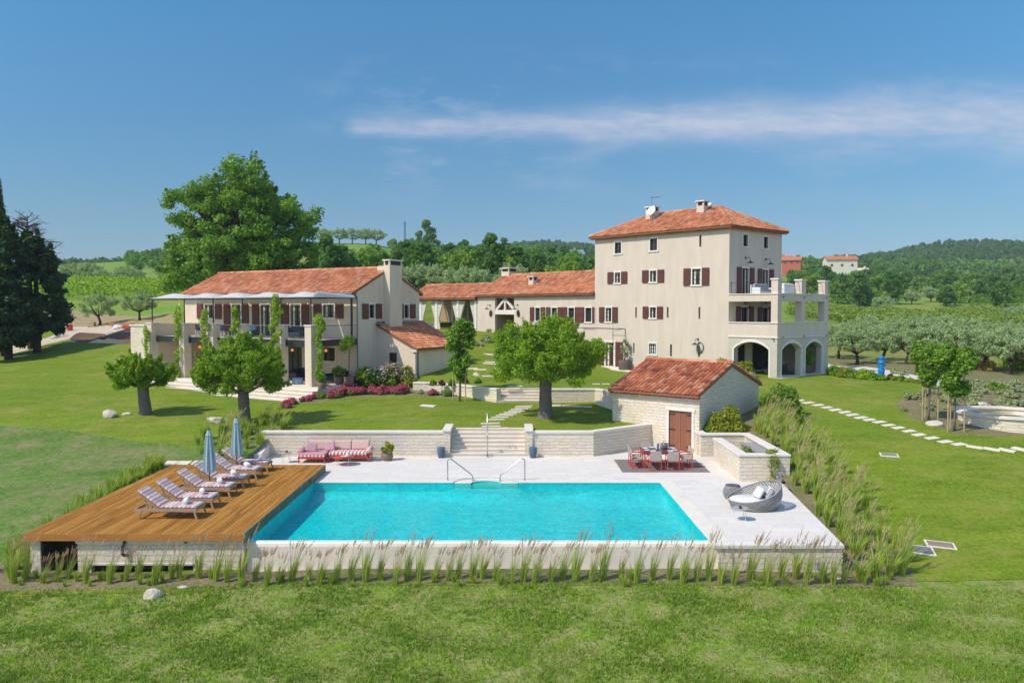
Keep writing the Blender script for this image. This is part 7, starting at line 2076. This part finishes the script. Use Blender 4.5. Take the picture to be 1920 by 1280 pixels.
# ---------------------------------------------------------------- furniture on the patio and balconies
def lsofa(fr, x, y, z, rz, w, m, label, cm, name='lounge_sofa', d=.8):
    root = thing(name, label, 'sofa', (*fr.w(x, y), z), fr.a + rz)
    b = MB(); b.box(-w / 2, -d / 2, .12, w / 2, d / 2, .28); b.box(-w / 2, d / 2 - .12, .282, w / 2, d / 2, .75); b.box(-w / 2, -d / 2, .281, -w / 2 + .1, d / 2 - .125, .55); b.box(w / 2 - .1, -d / 2, .281, w / 2, d / 2 - .125, .55); b.build('frame', m, root, bevel=.02)
    cushion('seat_cushion', cm, root, -w / 2 + .11, w / 2 - .11, -d / 2, d / 2 - .14, .283, .43, bev=.04)
    n = max(1, int(w / .75))
    for i in range(n): a = -w / 2 + .12 + (w - .24) * i / n; cushion('back_cushion', cm, root, a + .02, a + (w - .24) / n - .02, d / 2 - .3, d / 2 - .13, .432, .82, bev=.05)
    for sx in (-1, 1):
        for sy in (-1, 1): q = MB(); q.box(sx * (w / 2 - .06) - .025, sy * (d / 2 - .06) - .025, 0, sx * (w / 2 - .06) + .025, sy * (d / 2 - .06) + .025, .12); q.build('leg', DARKM, root)
    return root
x = FL.fx(620, 705, -1.8)[0]; lsofa(FL, x, -1.2, GZ, 0, 1.5, DARKM, 'dark sofa with navy cushions under the balcony, right of the last pillar', NAVYC)
x = FL.fx(556, 700, -1.8)[0]; lsofa(FL, x, -1.5, GZ, R(90), 1.5, DARKM, 'dark patio sofa between the last two balcony pillars', NAVYC)
for px, lab in ((528, 'dark navy lounge sofa on the balcony behind the fifth pillar'), (556, 'dark navy lounge sofa on the balcony left of the last pillar'), (468, 'dark lounge sofa with a pale blue cushion on the balcony')):
    x = FL.fx(px, 620, -2.6)[0]; lsofa(FL, x, -2.6, 5.02, 0, 1.3, DARKM, lab, BLUEC if px == 468 else NAVYC, d=.7)
def pchair(fr, x, y, z, rz, m, label, group):
    root = thing('balcony_chair', label, 'chair', (*fr.w(x, y), z), fr.a + rz, group)
    b = MB(); b.box(-.24, -.24, .42, .24, .24, .46); b.build('seat', m, root); b = MB(); b.box(-.24, .2, .5, .24, .24, .9); b.build('backrest', m, root)
    for sx in (-1, 1):
        for sy in (-1, 1): q = MB(); q.box(sx * .22 - .018, sy * .22 - .018, 0, sx * .22 + .018, sy * .22 + .018, .42 if sy < 0 else .5); q.build('leg', WHITEF, root)
for i, px in enumerate((361, 376, 405, 420, 435)): pchair(FL, FL.fx(px, 620, -3.2)[0], -3.2 if i % 2 else -2.6, 5.02, R(180 if i % 2 else 160), NAVYC, 'dark backed dining chair at the left end of the balcony', 'dark dining chairs on the balcony')
x = FL.fx(300, 618, -3)[0]; pchair(FL, x, -2.8, 5.02, R(70), PINKC, 'pale chair alone against the left balcony wall', None)
x = FT.l(*pd(1420, 540, 56)[:2])[0]
lsofa(FT, 1.5, 2.0, 8.0, R(90), 2.0, WHITEC, 'white sofa with grey cushions on the roof terrace beside the doors', GREYC)
lsofa(FT, 2.9, 2.6, 8.0, R(-90), 1.6, WHITEC, 'white sofa on the roof terrace behind the front pier', WHITEC)
lsofa(FT, 2.3, 2.6, 2.31, R(-90), 1.9, DARKM, 'dark sofa standing inside the stone arcade', GREYC)
# ---------------------------------------------------------------- wooded land behind
def wood_mesh(seed, mat, H=8.0, Rx=3.4, n=900, size=.5, nb=26, name='woodland_tree'):
    rng = np.random.default_rng(seed); bl = []
    for i in range(nb):
        d = rng.normal(size=3); d /= np.linalg.norm(d)
        if d[2] < -.9: d[2] = -d[2]
        p = np.array((0, 0, H * .5)) + d * rng.uniform(.35, 1) ** .5 * np.array((Rx * .8, Rx * .8, H * .42)); s = rng.uniform(.16, .32) * Rx; bl.append((*p, s, s, s * .8))
    return leaf_quads(rng, bl, n, size, jitter=.75, shell=.3)
def wood_proto(seed, mat, **k):
    root = thing('woodland_tree', None, 'tree')
    k.setdefault('nb', 48); V = wood_mesh(seed, mat, **k); b = MB(); b.tube([(0, 0, -.5), (0, 0, k.get('H', 8) * .6)], [.25, .1], 6); b.build('trunk', BARKD, root)
    leaves_obj('crown', V, mat, root); return root
WP = [wood_proto(300 + i, (L_WOODA, L_WOODB, L_WOODA, L_WOODC, L_WOODB, L_WOODA)[i], H=(8, 7.5, 10, 6.5, 9, 8.5)[i], Rx=(3.6, 3.4, 3.0, 3.2, 3.8, 3.3)[i], n=2400, size=.30) for i in range(6)]
OP = [OLV[2]]
uw = set(); rw = random.Random(17)
def img(X, Y, Z):
    dy = Y * _cp - (Z - CAM[2]) * _sp; up = Y * _sp + (Z - CAM[2]) * _cp
    return 960 + F * X / dy, 640 - F * up / dy
count = 0
def scatter(n, px0, px1, D0, D1, ok, group, label, protos, s0=.8, s1=1.25):
    global count
    k = 0; tries = 0
    while k < n and tries < n * 40:
        tries += 1
        D = D0 * (D1 / D0) ** rw.random(); px = rw.uniform(px0, px1); X = (px - 960) / F * D; Z = gz(X, D); p = img(X, D, Z)
        if not ok(p[0], p[1], D): continue
        place(rw.choice(protos), uw, X, D, Z - .2, rw.uniform(s0, s1), rw.uniform(0, 6.28), label, group); k += 1; count += 1
scatter(100, 585, 1118, 135, 330, lambda x, y, D: y > 505 if x < 740 else (y > 488 or x < 900), 'trees on the slope behind the roofs', 'leafy tree in the wood on the slope behind the low roofs', WP, .7, 1.15)
scatter(38, 600, 1118, 300, 420, lambda x, y, D: x > 735, 'trees on the upper slope behind the roofs', 'leafy tree high on the slope left of the tower', WP, .7, 1.2)
scatter(95, 1480, 2050, 205, 330, lambda x, y, D: (y < 576 and not (1685 < x < 1765 and y > 556)), 'trees beyond the vineyard', 'leafy tree in the belt beyond the vineyard on the right', WP, .75, 1.1)
scatter(34, 1480, 2050, 330, 520, lambda x, y, D: not (1470 < x < 1600 and D > 405) and not (1535 < x < 1630 and D < 420), 'trees below the far houses', 'leafy tree higher up the slope on the right', WP, .65, 1.0)
scatter(40, 250, 480, 240, 420, lambda x, y, D: True, 'trees on the rise left of the oak', 'leafy tree on the rise left of the oak', WP, .38, .62)
for px, D, s, lab in ((800, 345, 1.9, 'tallest tree on the skyline of the slope behind the roofs'), (945, 330, 1.25, 'dark upright tree on the skyline left of the green roofed hall'), (872, 360, 1.1, 'dark pointed tree on the skyline between the pylon and the far hill'), (760, 150, 1.0, 'dark tree directly behind the guest house chimney')):
    X = (px - 960) / F * D; place(WP[2], uw, X, D, gz(X, D) - .2, s * .9, px, lab, None, sz=s)
for px, py, s in ((1655, 585, 1.3), (1710, 570, 1.2), (1745, 566, 1.5), (1780, 568, 1.6), (1825, 566, 1.3), (1900, 598, .9), (1920, 600, 1.0)):
    X, Y, Z = hit(px, py); place(OLV[rw.randrange(3)], used, X, Y, Z - .5, s * .8, px, 'round silvery olive tree at the edge of the vineyard on the right', 'olive trees at the vineyard edge')
for i, px in enumerate((610, 638, 662, 687, 707)):
    D = 398; X = (px - 960) / F * D; place(OLV[i % 3], used, X, D, gz(X, D), 1.75, px, 'small round tree in the row of five on the skyline meadow', 'five trees on the skyline meadow')
for i in range(22):
    D = rw.uniform(165, 240); px = rw.uniform(130, 390); X = (px - 960) / F * D; place(OLV[i % 3], used, X, D, gz(X, D) - .6, rw.uniform(.6, 1.15), i, 'grey green olive tree beyond the vineyard on the left', 'olive trees beyond the left vineyard')
for i in range(16):
    D = rw.uniform(112, 132); px = rw.uniform(590, 1000); X = (px - 960) / F * D; place(OLV[i % 3], used, X, D, gz(X, D) - .5, rw.uniform(.9, 1.2), i, 'pale olive tree just behind the low roofs', 'olive trees behind the low roofs')
# far woods as one mass
def far_wood(name, n, px0, px1, D0, D1, seed, ok=None, m=150, size=1.5, Hs=(6, 10), mat=None):
    rng = np.random.default_rng(seed)
    vs = [wood_mesh(seed + i, None, H=8, Rx=4.0, n=m, size=size, nb=12) for i in range(4)]
    D = np.sqrt(rng.uniform(D0 ** 2, D1 ** 2, n)); px = rng.uniform(px0, px1, n); X = (px - 960) / F * D; Z = H1(X, D)
    out = []
    for i in range(n):
        if ok is not None and not ok(px[i], D[i], img(X[i], D[i], Z[i])[1]): continue
        a = rng.random() * 6.28; c, s = math.cos(a), math.sin(a); k = rng.uniform(*Hs) / 8; V = vs[rng.integers(4)] * k
        out.append(np.column_stack([V[:, 0] * c - V[:, 1] * s + X[i], V[:, 0] * s + V[:, 1] * c + D[i], V[:, 2] + Z[i] - .3]))
    V = np.concatenate(out)
    tag(leaves_obj(name, V, mat or L_WOODA), kind='stuff')
far_wood('far_woods', 1500, 1560, 2080, 640, 1000, 5, lambda px, D, y: not (px > 1830 and D < 720))
far_wood('far_woods', 620, 800, 1140, 700, 1060, 6)
far_wood('far_woods', 350, 60, 340, 520, 640, 7, size=.8, m=140, Hs=(3, 5.5))
far_wood('far_woods', 420, 240, 480, 300, 470, 8, mat=L_WOODB, size=.6, m=200, Hs=(3, 5.5))
far_wood('far_woods', 300, 1450, 2080, 480, 640, 9, lambda px, D, y: not (1560 < px < 1640), mat=L_WOODB, size=1.1, m=160)
far_wood('hillside_scrub', 420, 585, 1120, 140, 400, 10, lambda px, D, y: not (px < 730 and y < 480), mat=L_WOODC, size=.42, m=240, Hs=(2.5, 5))
far_wood('belt_scrub', 420, 1480, 2080, 205, 330, 13, lambda px, D, y: (y < 578 and not (1685 < px < 1765 and y > 558)), mat=L_WOODB, size=.4, m=220, Hs=(2.5, 5))
far_wood('verge_scrub', 200, 130, 600, 100, 130, 12, lambda px, D, y: D > 118, mat=L_WOODB, size=.2, m=160, Hs=(.6, 1.3))
# ---------------------------------------------------------------- vineyards
def vineyard(name, rows, seed, h=1.7, w=.55, per=26, size=.16, mat=None):
    rng = np.random.default_rng(seed); P = []
    for (x0, y0), (x1, y1) in rows:
        L = math.hypot(x1 - x0, y1 - y0); n = int(L * per); t = rng.random(n)
        wob = np.sin(t * L * 1.9) * .12
        X = x0 + (x1 - x0) * t + rng.normal(size=n) * w * .35; Y = y0 + (y1 - y0) * t + rng.normal(size=n) * w * .35
        P.append(np.column_stack([X, Y, H1(X, Y) + .45 + (h - .45) * rng.random(n) ** .8 + wob + rng.normal(size=n) * .06]))
    P = np.concatenate(P); n = len(P)
    nm = rng.normal(size=(n, 3)) + (0, -.5, .6); nm /= np.linalg.norm(nm, axis=1)[:, None]; t = np.cross(nm, rng.normal(size=(n, 3))); t /= np.linalg.norm(t, axis=1)[:, None]; b = np.cross(nm, t)
    s = size * (.7 + .7 * rng.random(n))[:, None]
    V = np.stack([P - t * s, P + b * s * .8, P + t * s, P - b * s * .8], 1).reshape(-1, 3)
    tag(leaves_obj(name, V, mat or L_VINE), kind='stuff')
rows = []
for k in range(9):
    D = 122 + k * 3.2; rows.append((((60 - 960) / F * D, D - 1.5), ((600 - 960) / F * D, D + 2)))
vineyard('vineyard', rows, 1, 1.9, .6, 22, .2)
rows = []
for k in range(26):
    D = 128 + k * 2.7; x1 = 1800 if D < 150 else 1990
    rows.append((((1500 - 960) / F * D, D + 6), ((1830 - k * 6 - 960) / F * D, D - 6)))
    if D > 146: rows.append((((1840 - k * 5 + 12 - 960) / F * D, D - 5), ((2060 - 960) / F * D, D - 14)))
vineyard('vineyard', rows, 2, 1.6, .9, 24, .22, mat=leaf('far_vine_leaf', (.05, .095, .018), (.085, .135, .03), (.125, .18, .05)))
# ---------------------------------------------------------------- far buildings
def far_house(name, px, py, D, w, d, h, deg, wallm, roofm, label, tall=None, zoff=0):
    X, Y = (px - 960) / F * D, D; Z = pd(px, py, D)[2] + zoff
    root = thing(name, label, 'house', (X, Y, Z), R(deg)); b = MB(); rz = h + d * .2
    b.box(-w / 2, 0, -6, w / 2, d, h); b.add([(-w / 2, 0, h), (-w / 2, d, h), (-w / 2, d / 2, rz)], [(0, 1, 2)]); b.add([(w / 2, 0, h), (w / 2, d, h), (w / 2, d / 2, rz)], [(0, 1, 2)]); b.build('wall', wallm, root)
    r = MB(); s = (rz - h) / (d / 2)
    for a, c in ((-.6, d / 2), (d + .6, d / 2)):
        za = rz - abs(d / 2 - a) * s
        r.add([(-w / 2 - .5, a, za), (w / 2 + .5, a, za), (w / 2 + .5, c, rz), (-w / 2 - .5, c, rz), (-w / 2 - .5, a, za + .25), (w / 2 + .5, a, za + .25), (w / 2 + .5, c, rz + .25), (-w / 2 - .5, c, rz + .25)], [(0, 1, 2, 3), (4, 7, 6, 5), (0, 4, 5, 1), (1, 5, 6, 2), (3, 2, 6, 7), (0, 3, 7, 4)])
    r.build('roof', roofm, root)
    c = MB(); c.box(w * .2, d / 2 - .5, h, w * .2 + .9, d / 2 + .4, rz + 1.2); c.build('chimney', wallm, root)
    for i in range(3):
        for z in (.8, 3.6):
            if z + 1.4 > h: continue
            g = MB(); x = -w / 2 + w * (i + .5) / 3; g.box(x - .6, -.06, z, x + .6, -.005, z + 1.3); g.build('window', GLASS, root)
    return root
RW = m_plain('red_house_wall', (.45, .12, .075), .9); OW = m_plain('ochre_house_wall', (.55, .40, .25), .9)
far_house('red_house', 1482, 497, 405, 9, 8, 2.6, -25, RW, TILE_OLD, 'far red walled house with red roof just right of the tower')
far_house('ochre_house', 1466, 497, 412, 7, 8, 3.2, -25, OW, TILE_OLD, 'far ochre house wing left of the red walled house, behind the tower edge')
far_house('white_house', 1577, 508, 409, 15, 9, 4.4, -8, m_plain('far_white_wall', (.68, .63, .55), .9), TILE_OLD, 'far white house with red roof on the slope right of the tower', zoff=1.5)
far_house('white_outbuilding', 1618, 514, 430, 5, 5, 2.2, 0, MATS['far_white_wall'], MATS['far_white_wall'], 'small white flat outbuilding right of the far white house')
far_house('green_roofed_hall', 1067, 484, 400, 15, 12, 2.0, 3, m_plain('hall_wall', (.4, .42, .42), .9), m_plain('pale_green_roof', (.16, .28, .25), .5), 'long low hall with pale green roof on the slope left of the tower')
def pylon():
    D = 420; X = (760 - 960) / F * D; Z = gz(X, D); root = thing('lattice_mast', 'thin lattice mast on the skyline behind the guest house', 'mast', (X, D, Z)); b = MB()
    for s in (-1, 1):
        for q in (-1, 1): b.tube([(s * .6, q * .6, 0), (s * .2, q * .2, 15)], .12, 4)
    for k in range(9): b.tube([(-.55 + .04 * k, -.5, k * 1.6), (.55 - .04 * k, -.5, k * 1.6 + 1.4)], .08, 4)
    b.build('tower', ZINC, root); b = MB(); b.tube([(-1.4, 0, 14), (1.4, 0, 14)], .12, 4); b.build('crossarm', ZINC, root)
pylon()
# bright yellow broom bushes on the slope
YB = leaf('broom_flower', (.13, .11, .015), (.18, .16, .025), (.24, .21, .04))
for i, (px, D) in enumerate(((1075, 455), (1090, 460), (1105, 455), (925, 300), (935, 305), (1060, 470))):
    X = (px - 960) / F * D; bush('broom_bush', px, 470, 3.0, 3.2, 500, YB, 'yellow flowering broom bush on the slope left of the tower', 'bush', 'yellow broom bushes on the slope', .5, 14, seed=i, base=(X, D, gz(X, D)))
# ---------------------------------------------------------------- builders pile by the track
def pile():
    X, Y, Z = hit(228, 612)
    root = thing('material_pile', 'builders pile of orange pipes beside the track under the olive tree', 'material pile', (X, Y, Z)); b = MB()
    root.scale = (.6, .6, .6)
    for k in range(7): b.tube([(-2.4, .3 * (k % 4), .25 + .25 * (k // 4)), (2.0, .3 * (k % 4), .25 + .25 * (k // 4))], .12, 6)
    b.build('pipes', m_plain('orange_pipe', (.42, .15, .05), .6), root)
    b = MB(); b.box(-2.0, -.1, 0, -1.8, 1.1, .13); b.box(1.5, -.1, 0, 1.7, 1.1, .13); b.build('sleepers', STAKE, root)
    X, Y, Z = hit(222, 616); b = MB(); b.lathe([(.5, 0), (.52, .22), (.3, .42), (.001, .45)], (0, 0, 0), 9, sx=1.2); tag(b.build('white_bag', WHITEC, loc=(X, Y, Z)), 'white builders bag in front of the orange pipes', 'bag')
    X, Y, Z = hit(238, 616); b = MB(); b.box(-.4, -.3, 0, .4, .3, .3); tag(b.build('red_crate', REDM, loc=(X, Y, Z), bevel=.03), 'red crate right of the white builders bag', 'crate')
    X, Y, Z = hit(131, 620); b = MB(); b.lathe([(.3, 0), (.33, .5), (.28, .75), (.001, .75)], (0, 0, 0), 12); tag(b.build('red_barrel', REDM, loc=(X, Y, Z)), 'small red barrel beside the dirt track on the left', 'barrel')
    X, Y, Z = hit(172, 613); b = MB(); b.box(-.4, -.3, 0, .4, .3, .6); tag(b.build('tan_block', STAKE, loc=(X, Y, Z), bevel=.03), 'tan block beside the track at the foot of the thin olive', 'block')
pile()
for i, (px, py, s) in enumerate(((100, 634, .5), (112, 632, .6), (122, 630, .45), (210, 630, .6), (193, 634, .45))):
    boulder(px, py, s, s * .7, s * .5, 'brown boulder in the rubble along the dirt track', 70 + i, 'boulders along the dirt track')
# ---------------------------------------------------------------- summer haze
def haze():
    b = MB(); b.box(-3600, -40, -120, 3600, 2700, 125)
    m = bpy.data.materials.new('haze_air'); m.use_nodes = True; nt = m.node_tree
    nt.nodes.remove(nt.nodes['Principled BSDF'])
    v = nt.nodes.new('ShaderNodeVolumePrincipled'); v.inputs['Color'].default_value = (.72, .84, 1, 1); v.inputs['Density'].default_value = .00020
    nt.links.new(v.outputs[0], nt.nodes['Material Output'].inputs['Volume'])
    tag(b.build('haze', m), kind='stuff')
haze()
